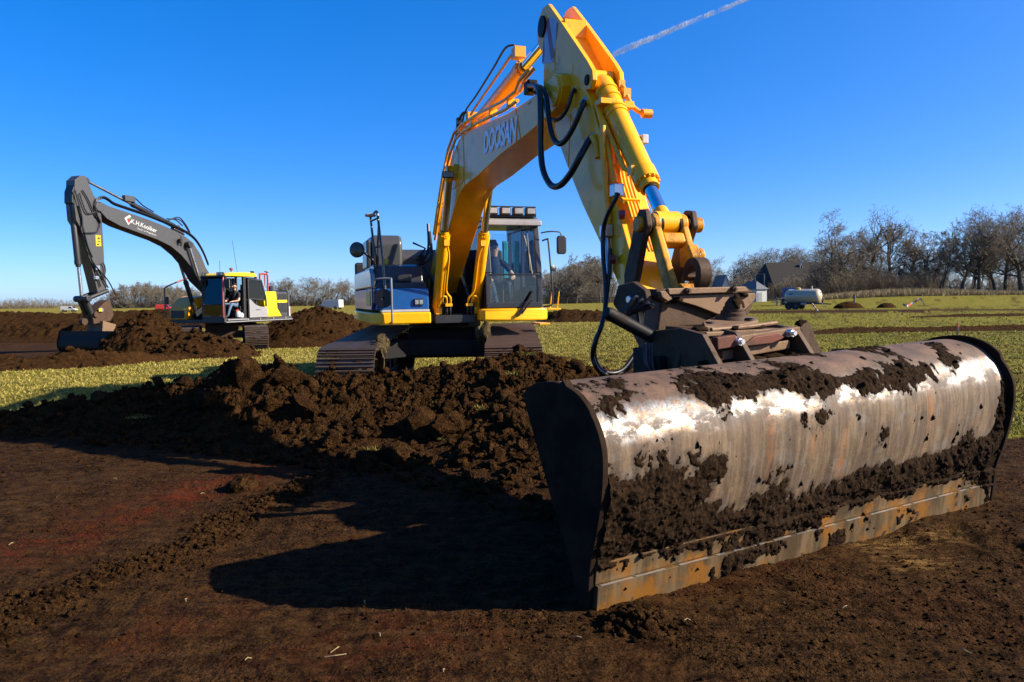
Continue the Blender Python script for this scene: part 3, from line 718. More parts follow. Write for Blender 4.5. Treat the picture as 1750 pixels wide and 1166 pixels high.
# ---------------------------------------------------------------- shared machine parts
def cylinder(parent, p0, p1, split, r, rr, mat, name='hydraulic_cylinder', rodmat='chrome', lugs=True, pr=None):
    """p0 base pin, p1 rod pin, split = share of the length that is barrel"""
    p0, p1 = Vector(p0), Vector(p1); ax = (p1 - p0).normalized(); q = p0 + (p1 - p0) * split
    mb = MB(); mb.tube([p0, p0 + ax * r * .6, p0 + ax * r * 1.0, q - ax * r * 2.2, q - ax * r * 2.1, q - ax * r * .7, q - ax * r * .65, q], [r * .6, r * .85, r, r, r * 1.1, r * 1.1, r * .86, r * .82], 24)
    pr = pr or r * .85
    mb.cyl(p0 + Vector((0, -pr, 0)), p0 + Vector((0, pr, 0)), r * .75, n=18)
    o = mb.build(name, mat, parent, ang=40)
    if lugs:
        b = MB(); up = ax.orthogonal().normalized(); sd = ax.cross(up)
        for k in range(14):
            a = 2 * math.pi * k / 14; d = up * math.cos(a) + sd * math.sin(a); b.cyl(q - ax * r * .7 + d * r * .97, q - ax * r * .5 + d * r * .97, r * .11, n=6)
        b.build('gland_bolt', mat, o)
        tag(o.children[-1], kind='stuff')
    m = MB(); m.cyl(q - ax * .05, p1 - ax * rr * 1.2, rr, n=20); m.build('rod', rodmat, o, ang=50)
    m = MB(); m.cyl(q - ax * .002, q + ax * r * .18, r * .62, n=20); m.build('seal', 'rubber', o)
    m = MB(); m.cyl(p1 + Vector((0, -pr, 0)), p1 + Vector((0, pr, 0)), rr * 1.7, n=18); m.tube([p1 - ax * rr * 2.6, p1], [rr * 1.05, rr * 1.4], 14); m.build('rod_eye', mat, o, ang=40)
    return o
def shoe_mesh(w, pitch):
    mb = MB(); mb.bb(-pitch * .47, pitch * .47, -w / 2, w / 2, -.008, .008)
    for k, h in ((-.36, .03), (.0, .026), (.33, .026)):
        x = k * pitch; mb.prism([(x - .014, .008), (x + .014, .008), (x + .007, .008 + h), (x - .007, .008 + h)], -w / 2 + .003, w / 2 - .003)
    return mb.mesh('shoe')
def track(parent, y, length, rad, w, npads, mat, rot=(0, 0, 0), xo=0., rf=None):
    """closed belt round two wheels; parent-local, running along x; the front idler may be smaller so the top run slopes down"""
    rf = rf or rad; xr, xf = xo - length / 2, xo + length / 2; zr, zf = rad + .05, rf + .05
    al = math.asin((rad - rf) / math.hypot(length, zr - zf)) + math.atan2(zr - zf, length)      # tilt of the top tangent
    segs = []
    a0 = (xr + rad * math.sin(al), zr + rad * math.cos(al)); a1 = (xf + rf * math.sin(al), zf + rf * math.cos(al)); Lt = math.dist(a0, a1)
    arcf = math.pi - al; arcr = math.pi + al; Lb = length; per = Lt + rf * arcf + Lb + rad * arcr; pitch = per / npads
    def pos(s):
        s %= per
        if s < Lt: t_ = s / Lt; return (a0[0] + (a1[0] - a0[0]) * t_, a0[1] + (a1[1] - a0[1]) * t_, al)
        s -= Lt
        if s < rf * arcf: a = al + s / rf; return (xf + rf * math.sin(a), zf + rf * math.cos(a), a)
        s -= rf * arcf
        if s < Lb: return (xf - s, .05, math.pi)
        s -= Lb; a = math.pi + s / rad; return (xr + rad * math.sin(a), zr + rad * math.cos(a), a)
    mb = MB(); N = 80; V = []
    for k in range(N):
        x, z, a = pos(per * k / N); nx, nz = math.sin(a), math.cos(a)
        for yy, d in ((-.12, -.012), (.12, -.012), (.12, -.075), (-.12, -.075)): V.append((x + nx * d, y + yy, z + nz * d))
    F = [(k * 4 + j, k * 4 + (j + 1) % 4, ((k + 1) % N) * 4 + (j + 1) % 4, ((k + 1) % N) * 4 + j) for k in range(N) for j in range(4)]
    mb.add(V, F); o = mb.build('track_chain', 'black_steel', parent, rot=rot)
    me = shoe_mesh(w, pitch); me.materials.append(MATS[mat])
    for k in range(npads):
        x, z, a = pos(pitch * (k + .35)); s = bpy.data.objects.new('shoe', me); COL.objects.link(s); s.parent = o
        s.location = (x, y + random.uniform(-.006, .006), z); s.rotation_euler = (random.uniform(-.006, .006), a + random.uniform(-.02, .02), 0)
    # mud packed between the grousers
    VV = []; FF = []; of = 0
    for k in range(npads):
        for q in range(5):
            x, z, a = pos(pitch * (k + .2 + random.random() * .6)); V_, F_ = CLOD[2][random.randrange(8)]
            sz = np.array([random.uniform(.02, .045), random.uniform(.05, .16), .018]); P = V_ * sz; c_, s_ = math.cos(a), math.sin(a)
            P = np.stack([P[:, 0] * c_ + P[:, 2] * s_, P[:, 1], -P[:, 0] * s_ + P[:, 2] * c_], 1) + np.array([x + math.sin(a) * .012, y + random.uniform(-w * .42, w * .42), z + math.cos(a) * .012]); VV.append(P); FF.append(F_ + of); of += len(P)
    mm = addobj('packed_mud', npmesh('packed_mud', np.concatenate(VV), np.concatenate(FF), 'mud'), parent); mm.rotation_euler = rot; mm['kind'] = 'stuff'
    for xx, zz, r_ in ((xr, zr, rad), (xf, zf, rf)): m = MB(); m.cyl((xx, y - .09, zz), (xx, y + .09, zz), r_ - .08, n=24); m.build('track_wheel', 'black_steel', parent, bevel=.02, rot=rot)
    for k in range(7):
        x = xr + .5 + k * (length - 1.0) / 6; m = MB(); m.cyl((x, y - .13, .21), (x, y + .13, .21), .11, n=14); m.build('roller', 'black_steel', parent, bevel=.01, rot=rot)
    m = MB(); m.prism([(xr + .1, .3), (xf - .12, .3), (xf + .1, .36), (xf + .1, .50), (xf - .5, .64), (xr + .3, .76), (xr + .1, .65)], y - .17, y + .17)
    m.build('track_frame', 'muddy_steel', parent, bevel=.015, rot=rot)
    return o
def rot_pt(p, a): c, s = math.cos(a), math.sin(a); return (p[0] * c - p[1] * s, p[0] * s + p[1] * c, p[2])

# ---------------------------------------------------------------- yellow excavator
D = Frame((-1.285, 14.06, 0), R(-73.1))
ex = thing('crawler_excavator', 'big yellow crawler excavator with dark grey cab lowering a wide muddy ditching bucket', 'excavator', tuple(D.o), D.th)
UR = (0, 0, R(-16.9))
for s in (-1, 1):
    track(ex, s * 1.3, 4.1, .44, .9, 58, 'track_steel' if s < 0 else 'rusty_track', UR, .42, .34)
m = MB(); m.bb(-.9, .9, -1.12, 1.12, .45, .72); m.prism([(-.75, .72), (.75, .72), (.6, .98), (-.6, .98)], -.62, .62); m.build('car_body', 'black_steel', ex, bevel=.03, rot=UR)
m = MB(); m.prism([(-1.02, .42), (-.62, .50), (.62, .50), (1.02, .42), (1.02, .76), (-1.02, .80)], .92, .98, 'x')
m.prism([(.9, -1.12), (1.75, -1.12), (.95, -.55)], .48, .76, 'z'); m.prism([(.9, 1.12), (1.75, 1.12), (.95, .55)], .48, .76, 'z'); m.build('cross_plate', 'black_steel', ex, bevel=.01, rot=UR)
m = MB(); m.cyl((0, 0, .98), (0, 0, 1.1), .68, n=40); m.build('slew_ring', 'black_steel', ex, rot=UR)
def mudblob(parent, c, r, mat='mud_grass', seed=1, rot=None, name='mud_lump'):
    V, F = clod_shape(3, seed); me = npmesh(name, V * np.array(r), F, mat); o = addobj(name, me, parent); o.location = c
    if rot: o.rotation_euler = rot
    return o
mudblob(ex, rot_pt((2.10, -.93, .66), R(-16.9)), (.22, .16, .22), seed=5); mudblob(ex, rot_pt((1.80, -.88, .80), R(-16.9)), (.18, .14, .16), seed=6)
mudblob(ex, rot_pt((2.2, -.86, .50), R(-16.9)), (.22, .06, .26), seed=7); mudblob(ex, rot_pt((1.35, .78, .92), R(-16.9)), (.16, .14, .22), seed=8)

# superstructure
m = MB(); m.bb(-2.5, 1.1, -1.35, 1.4, 1.1, 1.24); m.bb(.2, 1.25, -.42, .30, 1.08, 1.22)
for s in (-.26, .26): m.prism([(-.35, 1.2), (1.15, 1.2), (1.25, 1.42), (1.0, 1.5), (.35, 1.95), (-.15, 1.95)], s - .03, s + .03)
m.build('revolving_frame', 'charcoal_paint', ex, bevel=.01)
# skirt under the right-hand box, and under the cab
m = MB(); m.prism([(-2.55, -1.5), (1.12, -1.5), (1.36, -1.36), (1.36, -.52), (1.0, -.5), (-2.55, -.5)], 1.085, 1.29, 'z'); m.build('skirt', 'yellow_paint', ex, bevel=.03)
m = MB(); m.prism([(-.5, .33), (1.40, .33), (1.47, .42), (1.47, 1.50), (1.40, 1.60), (-.5, 1.60)], 1.10, 1.325, 'z'); m.build('skirt', 'yellow_paint', ex, bevel=.045, seg=3)
m = MB(); m.bb(.95, 1.38, 1.62, 1.86, 1.28, 1.31); m.bb(.5, .95, 1.60, 1.80, 1.0, 1.03); m.build('step', 'yellow_paint', ex, bevel=.006)
for yy in (1.68, 1.82):
    m = MB(); m.cyl((1.30, yy, 1.31), (1.32, yy + .03, 1.62), .012, n=8); lv = m.build('grab_lever', 'yellow_paint', ex)
    m = MB(); m.lathe([(.004, 0), (.02, .01), (.02, .03), (.004, .045)], (1.32, yy + .03, 1.61), (0, 0, 1), 10); m.build('knob', 'rubber', lv)
# right-hand tool box: blue front door, dark steps above, bright side panels
m = MB(); m.bb(-.6, 1.30, -1.44, -.54, 1.33, 1.70); m.build('tool_box', 'blue_paint', ex, bevel=.025)
m = MB(); m.bb(1.27, 1.345, -1.38, -.54, 1.295, 1.335); m.build('trim_strip', 'white_paint', ex, bevel=.004)
m = MB(); m.prism([(-.7, 1.70), (1.22, 1.70), (1.16, 1.80), (.90, 1.83), (.82, 2.09), (.70, 2.13), (-.7, 2.13)], -1.42, -.56); m.build('fuel_tank', 'dark_grey_paint', ex, bevel=.03, seg=3)
m = MB(); m.bb(1.155, 1.175, -1.2, -.65, 1.735, 1.79); m.build('step_tread', 'charcoal_paint', ex)
m = MB(); m.bb(1.02, 1.10, -1.05, -.80, 1.815, 1.94); m.build('latch_box', 'charcoal_paint', ex, bevel=.015)
m = MB(); m.prism([(-2.2, 1.33), (1.06, 1.33), (1.16, 1.45), (1.16, 1.70), (-2.2, 1.70)], -1.50, -1.446); m.build('side_panel', 'blue_paint', ex, bevel=.015)
m = MB(); m.prism([(-2.2, 1.72), (1.12, 1.72), (1.02, 1.95), (.82, 2.06), (-2.2, 2.06)], -1.50, -1.425); m.build('side_panel', 'silver_paint', ex, bevel=.03, seg=3)
m = MB(); m.bb(.30, .95, -1.508, -1.502, 1.40, 1.66); m.build('sticker_or_reflection', 'signal_yellow', ex)  # yellow reflection on the glossy side, painted on as a flat patch
# work lamp in the blue door
m = MB(); m.bb(1.302, 1.33, -.80, -.64, 1.40, 1.52); o = m.build('work_lamp', 'black_plastic', ex, bevel=.008)
for yy in (-.758, -.682): m = MB(); m.bb(1.328, 1.34, yy - .03, yy + .03, 1.42, 1.50); m.build('lens', 'chrome', o, bevel=.006)
# front grab rail with the round filler cap behind it
m = MB(); m.tube(smooth_path([(1.36, -1.20, 1.12), (1.42, -1.20, 1.14), (1.44, -1.20, 1.3), (1.44, -1.20, 1.80), (1.42, -1.22, 1.86), (1.36, -1.40, 1.86), (1.30, -1.46, 1.84), (1.26, -1.47, 1.7), (1.24, -1.47, 1.45)], 5), .018, 8); m.build('grab_rail', 'silver_paint', ex)
m = MB(); m.ring((1.37, -1.33, 1.53), (1, -.3, 0), .165, .02, .05, 28); m.build('filler_cap', 'black_plastic', ex, bevel=.01)
# tall handrail with antenna dome
m = MB(); m.tube(smooth_path([(1.34, -1.28, 1.40), (1.28, -1.30, 2.0), (1.18, -1.34, 2.6), (1.12, -1.36, 2.95), (1.06, -1.38, 3.02), (.98, -1.42, 2.97)], 5), .022, 8)
m.tube([(1.0, -1.47, 2.93), (1.05, -1.44, 2.5), (1.1, -1.40, 2.25), (.98, -1.38, 2.06)], .02, 8); m.tube([(1.12, -1.36, 2.9), (1.0, -1.46, 2.86)], .016, 8); m.tube([(1.20, -1.33, 2.42), (1.06, -1.43, 2.40)], .016, 8)
m.tube(smooth_path([(1.1, -1.35, 2.75), (.6, -1.3, 2.62), (.35, -1.28, 2.5), (.3, -1.28, 2.1)], 5), .018, 8); m.build('handrail', 'dark_grey_paint', ex)
m = MB(); m.lathe([(.01, 0), (.085, .005), (.10, .03), (.085, .05), (.02, .065)], (1.0, -1.47, 2.93), (0, 0, 1), 20); m.build('antenna_dome', 'cream_paint', ex, ang=50)
m = MB(); m.lathe([(.01, .0), (.10, .02), (.135, .07), (.14, .11), (.125, .12), (.02, .10)], (.45, -1.62, 2.40), Vector((.85, -.5, 0)), 24); o = m.build('round_lamp', 'black_plastic', ex, ang=40)
m = MB(); m.lathe([(.01, .0), (.118, .0), (.118, .006), (.01, .012)], Vector((.45, -1.62, 2.40)) + Vector((.85, -.5, 0)).normalized() * .116, Vector((.85, -.5, 0)), 24); m.build('lens', 'window_dark', o)
m = MB(); m.tube([(.45, -1.6, 2.4), (.42, -1.4, 2.25), (.42, -1.35, 2.1)], .02, 8); m.build('lamp_bracket', 'charcoal_paint', ex)
m = MB(); m.lathe([(.05, 0), (.05, .08), (.035, .11)], (.62, -1.18, 2.13), (0, 0, 1), 14); m.build('filler_neck', 'signal_yellow', ex)
# air-filter housing, hood, counterweight
m = MB(); m.prism([(-.9, 2.1), (.02, 2.1), (.02, 2.58), (-.1, 2.72), (-.9, 2.72)], -1.36, -.78); m.build('filter_housing', 'grey_paint', ex, bevel=.07, seg=4)
m = MB(); m.bb(-.75, .0, -1.455, -1.37, 2.10, 2.62); m.build('side_panel', 'dark_grey_paint', ex, bevel=.03)
m = MB(); m.prism([(-2.3, 1.24), (-.62, 1.24), (-.62, 2.36), (-.75, 2.50), (-2.3, 2.50)], -.74, .42); m.build('engine_hood', 'grey_paint', ex, bevel=.06, seg=3)
m = MB(); m.prism([(-2.3, 1.24), (-.56, 1.24), (-.56, 2.2), (-2.3, 2.3)], .43, 1.42); m.build('side_cover', 'charcoal_paint', ex, bevel=.04)
m = MB(); m.prism([(-2.45, -1.46), (-2.3, -1.48), (-2.3, 1.44), (-2.45, 1.44), (-2.9, .9), (-3.05, 0), (-2.9, -.9)], 1.12, 2.32, 'z'); m.build('counterweight', 'charcoal_paint', ex, bevel=.06, seg=3)
# pump of hoses between tank and boom
for i, (a, b, c) in enumerate([((.75, -.50, 2.16), (.55, -.34, 2.32), (.35, -.33, 2.75)), ((.7, -.52, 2.1), (.8, -.38, 1.9), (.9, -.3, 1.6)), ((.6, -.5, 2.2), (.4, -.36, 2.45), (.3, -.34, 2.9))]):
    m = MB(); m.tube(smooth_path([a, b, c], 6), .028, 8); m.build('hose', 'hose_rubber', ex)
m = MB(); m.bb(.45, .75, -.60, -.50, 2.13, 2.3); m.tube([(.6, -.62, 2.2), (.72, -.48, 2.42), (.7, -.7, 2.52)], .02, 6); m.build('valve_block', 'black_steel', ex, bevel=.01)

# cab
m = MB()
fr0, fr1 = (1.43, 1.34), (1.28, 2.86)           # lower and upper front corner (x, z)
def pillar(mb, y, w, pts, dpt):
    for (x0, z0), (x1, z1) in zip(pts, pts[1:]): mb.prism([(x0, z0), (x1, z1), (x1 - dpt, z1), (x0 - dpt, z0)], y - w / 2, y + w / 2)
pillar(m, .50, .11, [(1.44, 1.33), (1.43, 1.95), (1.26, 2.86)], .11); pillar(m, 1.44, .10, [(1.44, 1.33), (1.43, 1.95), (1.26, 2.86)], .11)
pillar(m, .49, .08, [(-.36, 1.33), (-.40, 2.86)], .1); pillar(m, 1.45, .08, [(-.36, 1.33), (-.40, 2.86)], .1); pillar(m, 1.45, .07, [(.48, 1.33), (.46, 2.86)], .09)
m.bb(-.45, 1.44, .445, .53, 1.33, 1.75); m.bb(-.45, 1.44, 1.41, 1.49, 1.33, 1.72); m.bb(-.46, -.38, .45, 1.49, 1.33, 1.95); m.bb(1.36, 1.45, .45, 1.49, 1.33, 1.43); m.bb(-.42, 1.40, .46, 1.48, 1.325, 1.36)
m.bb(1.385, 1.44, .50, 1.44, 1.905, 1.935); m.bb(-.44, 1.27, .45, .55, 2.79, 2.87); m.bb(-.44, 1.27, 1.39, 1.49, 2.79, 2.87); m.bb(1.20, 1.28, .5, 1.44, 2.79, 2.87)
cab = m.build('cab', 'dark_grey_paint', ex, bevel=.02, seg=3)
m = MB(); m.prism([(-.5, 2.86), (1.27, 2.86), (1.22, 2.94), (1.0, 2.97), (-.4, 2.97), (-.5, 2.93)], .43, 1.51); m.build('roof', 'dark_grey_paint', cab, bevel=.03, seg=3)
m = MB(); m.prism([(1.22, 2.79), (1.43, 2.78), (1.42, 2.87), (1.24, 2.93)], .44, 1.50); m.build('visor', 'light_grey_paint', cab, bevel=.02, seg=3)
m = MB(); m.bb(1.18, 1.30, .52, 1.42, 2.94, 2.98); m.tube([(1.26, .5, 2.95), (1.26, .5, 3.13), (1.26, 1.44, 3.13), (1.26, 1.44, 2.95)], .012, 6); m.build('lamp_bar', 'black_plastic', cab)
for i in range(4):
    y = .62 + i * .235; m = MB(); m.bb(1.22, 1.36, y - .095, y + .095, 2.97, 3.115); o = m.build('roof_lamp', 'black_plastic', cab, bevel=.03, seg=3); m = MB(); m.bb(1.352, 1.37, y - .072, y + .072, 2.995, 3.09); m.build('lens', 'lamp_lens', ex, bevel=.012); ex.children[-1].parent = cab
def pane(name, pts, mat, parent, th=.006):
    """flat pane from a quad, with thickness"""
    a, b, c, d = (Vector(p) for p in pts); n = (b - a).cross(d - a).normalized() * th
    mm = MB(); mm.add([a, b, c, d, a + n, b + n, c + n, d + n], [(3, 2, 1, 0), (4, 5, 6, 7), (0, 1, 5, 4), (1, 2, 6, 5), (2, 3, 7, 6), (3, 0, 4, 7)])
    return mm.build(name, mat, parent)
pane('windscreen', [(1.405, .555, 1.93), (1.405, 1.39, 1.93), (1.24, 1.39, 2.80), (1.24, .555, 2.80)], 'cab_glass', cab)
pane('lower_window', [(1.41, .555, 1.43), (1.41, 1.39, 1.43), (1.405, 1.39, 1.905), (1.405, .555, 1.905)], 'side_glass', cab)
pane('door_window', [(1.34, 1.45, 1.72), (.50, 1.45, 1.72), (.48, 1.45, 2.80), (1.20, 1.45, 2.80)], 'side_glass', cab)
pane('side_window', [(-.36, 1.45, 1.72), (.38, 1.45, 1.72), (.36, 1.45, 2.80), (-.38, 1.45, 2.80)], 'side_glass', cab)
pane('side_window', [(-.36, .49, 1.76), (1.32, .49, 1.76), (1.18, .49, 2.80), (-.38, .49, 2.80)], 'side_glass', cab)
pane('rear_window', [(-.41, .55, 1.95), (-.41, 1.40, 1.95), (-.43, 1.40, 2.80), (-.43, .55, 2.80)], 'side_glass', cab)
# wiper, strut, mirrors, rails
m = MB(); m.tube([(1.43, 1.30, 1.93), (1.36, 1.28, 2.25), (1.30, 1.20, 2.62)], .012, 6); m.tube([(1.30, 1.26, 2.72), (1.41, 1.27, 1.98)], .010, 6); m.build('wiper', 'black_plastic', cab)
m = MB(); m.tube([(1.50, 1.02, 1.22), (1.50, 1.20, 1.46), (1.47, 1.30, 1.62)], .022, 8); m.tube([(1.50, 1.07, 1.22), (1.50, 1.26, 1.46)], .018, 8); m.lathe([(.035, -.02), (.035, .02)], (1.50, 1.02, 1.22), (1, 0, 0), 12); m.build('folding_strut', 'black_plastic', cab)
m = MB(); m.tube(smooth_path([(1.36, 1.50, 2.66), (1.42, 1.62, 2.68), (1.42, 1.80, 2.68), (1.42, 1.86, 2.64), (1.42, 1.87, 2.45)], 5), .012, 8); o = m.build('mirror', 'black_plastic', cab)
m = MB(); m.prism([(1.79, 2.28), (1.93, 2.28), (1.95, 2.33), (1.95, 2.58), (1.92, 2.61), (1.80, 2.61), (1.775, 2.57), (1.775, 2.32)], 1.40, 1.47, 'x'); m.build('mirror_head', 'black_plastic', cab, bevel=.02, seg=3)
m = MB(); m.tube(smooth_path([(1.40, 1.51, 2.52), (1.46, 1.58, 2.54), (1.47, 1.60, 2.48), (1.48, 1.66, 1.7), (1.48, 1.66, 1.42), (1.47, 1.62, 1.36), (1.40, 1.52, 1.34)], 5), .015, 8); m.build('grab_rail', 'black_plastic', cab)
m = MB(); m.lathe([(.01, 0), (.055, .01), (.06, .03), (.01, .045)], (1.49, 1.67, 2.02), (1, .4, 0), 16); m.build('round_mirror', 'black_plastic', cab, ang=50)
# inside the cab
m = MB(); m.bb(-.1, .42, .72, 1.22, 1.62, 1.74); m.prism([(-.16, 1.70), (0, 1.70), (-.10, 2.45), (-.24, 2.45)], .74, 1.20); m.bb(-.25, -.10, .84, 1.10, 2.43, 2.66); m.bb(0, .35, .80, 1.14, 1.36, 1.62); m.build('seat', 'seat_fabric', cab, bevel=.04, seg=3)
m = MB(); m.bb(-.05, .5, .57, .70, 1.36, 1.90); m.bb(-.05, .5, 1.24, 1.37, 1.36, 1.90); m.tube([(.47, .64, 1.9), (.50, .64, 2.06)], .022, 8); m.tube([(.47, 1.30, 1.9), (.52, 1.29, 2.06)], .022, 8); m.bb(1.0, 1.08, .56, .68, 1.95, 2.2); m.bb(.9, 1.15, .85, 1.1, 1.36, 1.44)
m.tube([(1.0, .88, 1.42), (.95, .90, 1.75)], .016, 6); m.tube([(1.0, 1.06, 1.42), (.95, 1.06, 1.75)], .016, 6); m.build('console', 'black_plastic', cab, bevel=.01)
m = MB(); m.prism([(-.36, 1.9), (-.30, 1.9), (-.28, 2.62), (-.36, 2.66)], 1.27, 1.38); m.build('cyan_strip', 'strip_cyan', cab, bevel=.02)  # upright cyan strip at the back of the cab
m = MB(); m.bb(-.37, -.31, .60, .72, 2.2, 2.6); m.build('hanging_bag', 'sticker_red', cab, bevel=.02)
m = MB(); m.lathe([(.03, 0), (.035, .02), (.035, .16), (.012, .2), (.012, .23)], (1.18, .63, 1.46), (0, 0, 1), 12); m.build('bottle', 'bottle_blue', cab)

# boom
under = [(.22, 1.80), (.96, 2.25), (1.45, 2.56), (1.84, 2.79), (2.1, 2.96), (2.36, 3.09), (2.62, 3.18), (2.95, 3.22), (3.75, 3.24), (4.8, 3.31), (5.9, 3.33), (6.5, 3.36), (6.80, 3.38)]
over = [(7.0, 3.45), (7.06, 3.56), (7.0, 3.68), (6.85, 3.74), (6.24, 3.68), (5.2, 3.74), (3.7, 3.92), (2.95, 3.99), (2.55, 3.97), (2.2, 3.86), (1.85, 3.68), (1.5, 3.42), (1.0, 2.96), (.5, 2.42), (-.12, 1.98), (-.22, 1.80), (-.12, 1.62), (.05, 1.62)]
m = MB(); m.prism(under + over, -.25, .25); boom = m.build('boom', 'yellow_paint', ex, bevel=.012)
for s in (-.262, .262):
    for x, z, r_, h_ in ((2.28, 3.52, .13, .03), (6.87, 3.55, .15, .02), (0, 1.8, .12, .03)): m = MB(); m.cyl((x, s - h_, z), (x, s + h_, z), r_, n=24); m.build('pin_boss', 'yellow_paint', boom, bevel=.01)
for s in (-.11, .11): m = MB(); m.prism([(1.95, 3.72), (2.75, 3.97), (2.6, 4.14), (2.42, 4.24), (2.28, 4.22), (2.15, 4.08)], s - .022, s + .022); m.build('cylinder_bracket', 'yellow_paint', boom, bevel=.008)
# weld seams standing proud of the side plates
for s in (-.2525, .2525):
    for a, b in (((2.9, 3.22), (2.86, 3.98)), ((5.55, 3.33), (5.55, 3.72)), ((5.7, 3.33), (5.6, 3.6))): m = MB(); m.tube([(a[0], s, a[1]), (b[0], s, b[1])], .007, 6); m.build('weld_seam', 'yellow_paint', boom)
me = text_mesh('DOOSAN', .40, .22, .015, 1.0); bb_ = [v.co.x for v in me.vertices]; wt = max(bb_) - min(bb_)
o = link('lettering', me, 'letter_blue_white', boom, smooth=False)
A = Vector(D.py(826, 262, -.258)); Bp = Vector(D.py(883, 238, -.258)); sc_ = (Bp - A).length / wt
ang = math.atan2(Bp.z - A.z, Bp.x - A.x)
o.location = A; o.rotation_euler = (R(90), -ang, 0); o.scale = (sc_, .62, 1); o.rotation_mode = 'XYZ'
o.matrix_local = Matrix.Translation(A) @ Matrix.Rotation(-ang, 4, 'Y') @ Matrix.Rotation(R(90), 4, 'X') @ Matrix.Diagonal((sc_, .95, 1, 1))
# pipes along the top of the boom
for k, (yy, lift, mat) in enumerate([(-.30, .08, 'yellow_paint'), (-.235, .10, 'yellow_paint'), (.235, .10, 'yellow_paint'), (-.28, -.02, 'yellow_paint')]):
    pts = [(.62, yy, 2.60 + lift), (1.0, yy, 3.02 + lift), (1.5, yy, 3.50 + lift), (2.0, yy, 3.86 + lift), (2.45, yy, 4.02 + lift), (3.0, yy, 4.03 + lift), (3.9, yy, 3.95 + lift), (5.2, yy, 3.80 + lift), (5.7, yy, 3.78 + lift), (5.85, yy, 3.86 + lift), (6.15, yy, 3.88 + lift)]
    if k == 3: pts = pts[:9]
    m = MB(); m.tube(pts, .022, 8); m.build('pipe', mat, boom, ang=60)
for x, z in ((1.1, 3.13), (1.75, 3.70), (2.8, 4.03), (3.6, 3.96), (4.6, 3.86), (5.4, 3.78)):
    m = MB(); m.box((x, -.265, z + .03), (.06, .10, .09)); m.build('pipe_clamp', 'yellow_paint', boom, bevel=.006); m = MB(); m.box((x, .235, z + .05), (.06, .06, .06)); m.build('pipe_clamp', 'yellow_paint', boom, bevel=.006)
m = MB(); m.bb(2.30, 2.42, -.42, -.26, 3.40, 3.50); m.build('lamp_bracket', 'yellow_paint', boom)
m = MB(); m.prism([(2.05, 3.28), (2.75, 3.28), (2.85, 3.34), (2.85, 3.50), (2.05, 3.50)], -.262, -.25); m.build('bracket_plate', 'yellow_paint', boom, bevel=.004)
for x in (2.40,):
    m = MB(); m.bb(x, x + .07, -.50, -.32, 3.40, 3.50); o = m.build('boom_lamp', 'black_plastic', boom, bevel=.012); m = MB(); m.bb(x + .066, x + .078, -.49, -.33, 3.41, 3.49); m.build('lens', 'lamp_lens', boom)
    m = MB(); m.bb(x - .25, x - .18, -.42, -.28, 3.42, 3.52); m.build('boom_lamp', 'black_plastic', boom, bevel=.012)
m = MB(); m.tube(smooth_path([(2.42, -.40, 3.50), (2.40, -.33, 3.72), (2.36, -.27, 3.92)], 5), .006, 5); m.tube(smooth_path([(2.5, -.26, 3.5), (2.55, -.265, 3.75), (2.44, -.265, 3.9)], 5), .005, 5); m.build('cable', 'rubber', boom)
# boom cylinders
for s in (-1, 1):
    c = cylinder(ex, (1.02, s * .345, 1.30), (2.28, s * .345, 3.52), .60, .095, .058, 'yellow_paint', 'boom_cylinder', 'zinc', pr=.06)
    p0 = Vector((1.02, s * .345, 1.30)); p1 = Vector((2.28, s * .345, 3.52)); ax = (p1 - p0).normalized(); n_ = Vector((.87, 0, -.49))
    si = -s
    m = MB(); m.tube(smooth_path([p0 + ax * 1.38 + n_ * .10 + Vector((0, si * .05, 0)), p0 + ax * 1.3 + n_ * .125 + Vector((0, si * .05, 0)), p0 + ax * 1.1 + n_ * .13 + Vector((0, si * .09, 0)), p0 + ax * .55 + n_ * .13 + Vector((0, si * .09, 0)), p0 + ax * .42 + n_ * .14 + Vector((0, si * .12, 0)), p0 + ax * .34 + n_ * .15 + Vector((0, si * .18, 0)), p0 + ax * .2 + n_ * .15 + Vector((0, si * .19, 0))], 5), .018, 8)
    m.tube(smooth_path([p0 + ax * .05 + n_ * .13, p0 + ax * .25 + n_ * .15, p0 + ax * .36 + n_ * .16 + Vector((0, si * .04, 0)), p0 + ax * .36 + n_ * .16 + Vector((0, si * .10, 0)), p0 + ax * .2 + n_ * .15 + Vector((0, si * .13, 0))], 5), .018, 8)
    m.box(p0 + ax * 1.36 + n_ * .10 + Vector((0, si * .03, 0)), (.09, .09, .09)); m.box(p0 + ax * .06 + n_ * .11, (.10, .10, .12)); m.box(p0 + ax * .2 + n_ * .15 + Vector((0, si * .16, 0)), (.08, .12, .05)); m.build('feed_pipe', 'yellow_paint', c, ang=50)
    for q in (.13, .19):
        b0 = p0 + ax * .17 + n_ * .15 + Vector((0, si * q, 0)); m = MB(); m.tube(smooth_path([b0, b0 + Vector((-.02, 0, -.15)), b0 + Vector((-.2, si * .02, -.32)), b0 + Vector((-.5, si * .02, -.3))], 5), .022, 8); m.build('hose', 'hose_rubber', c)
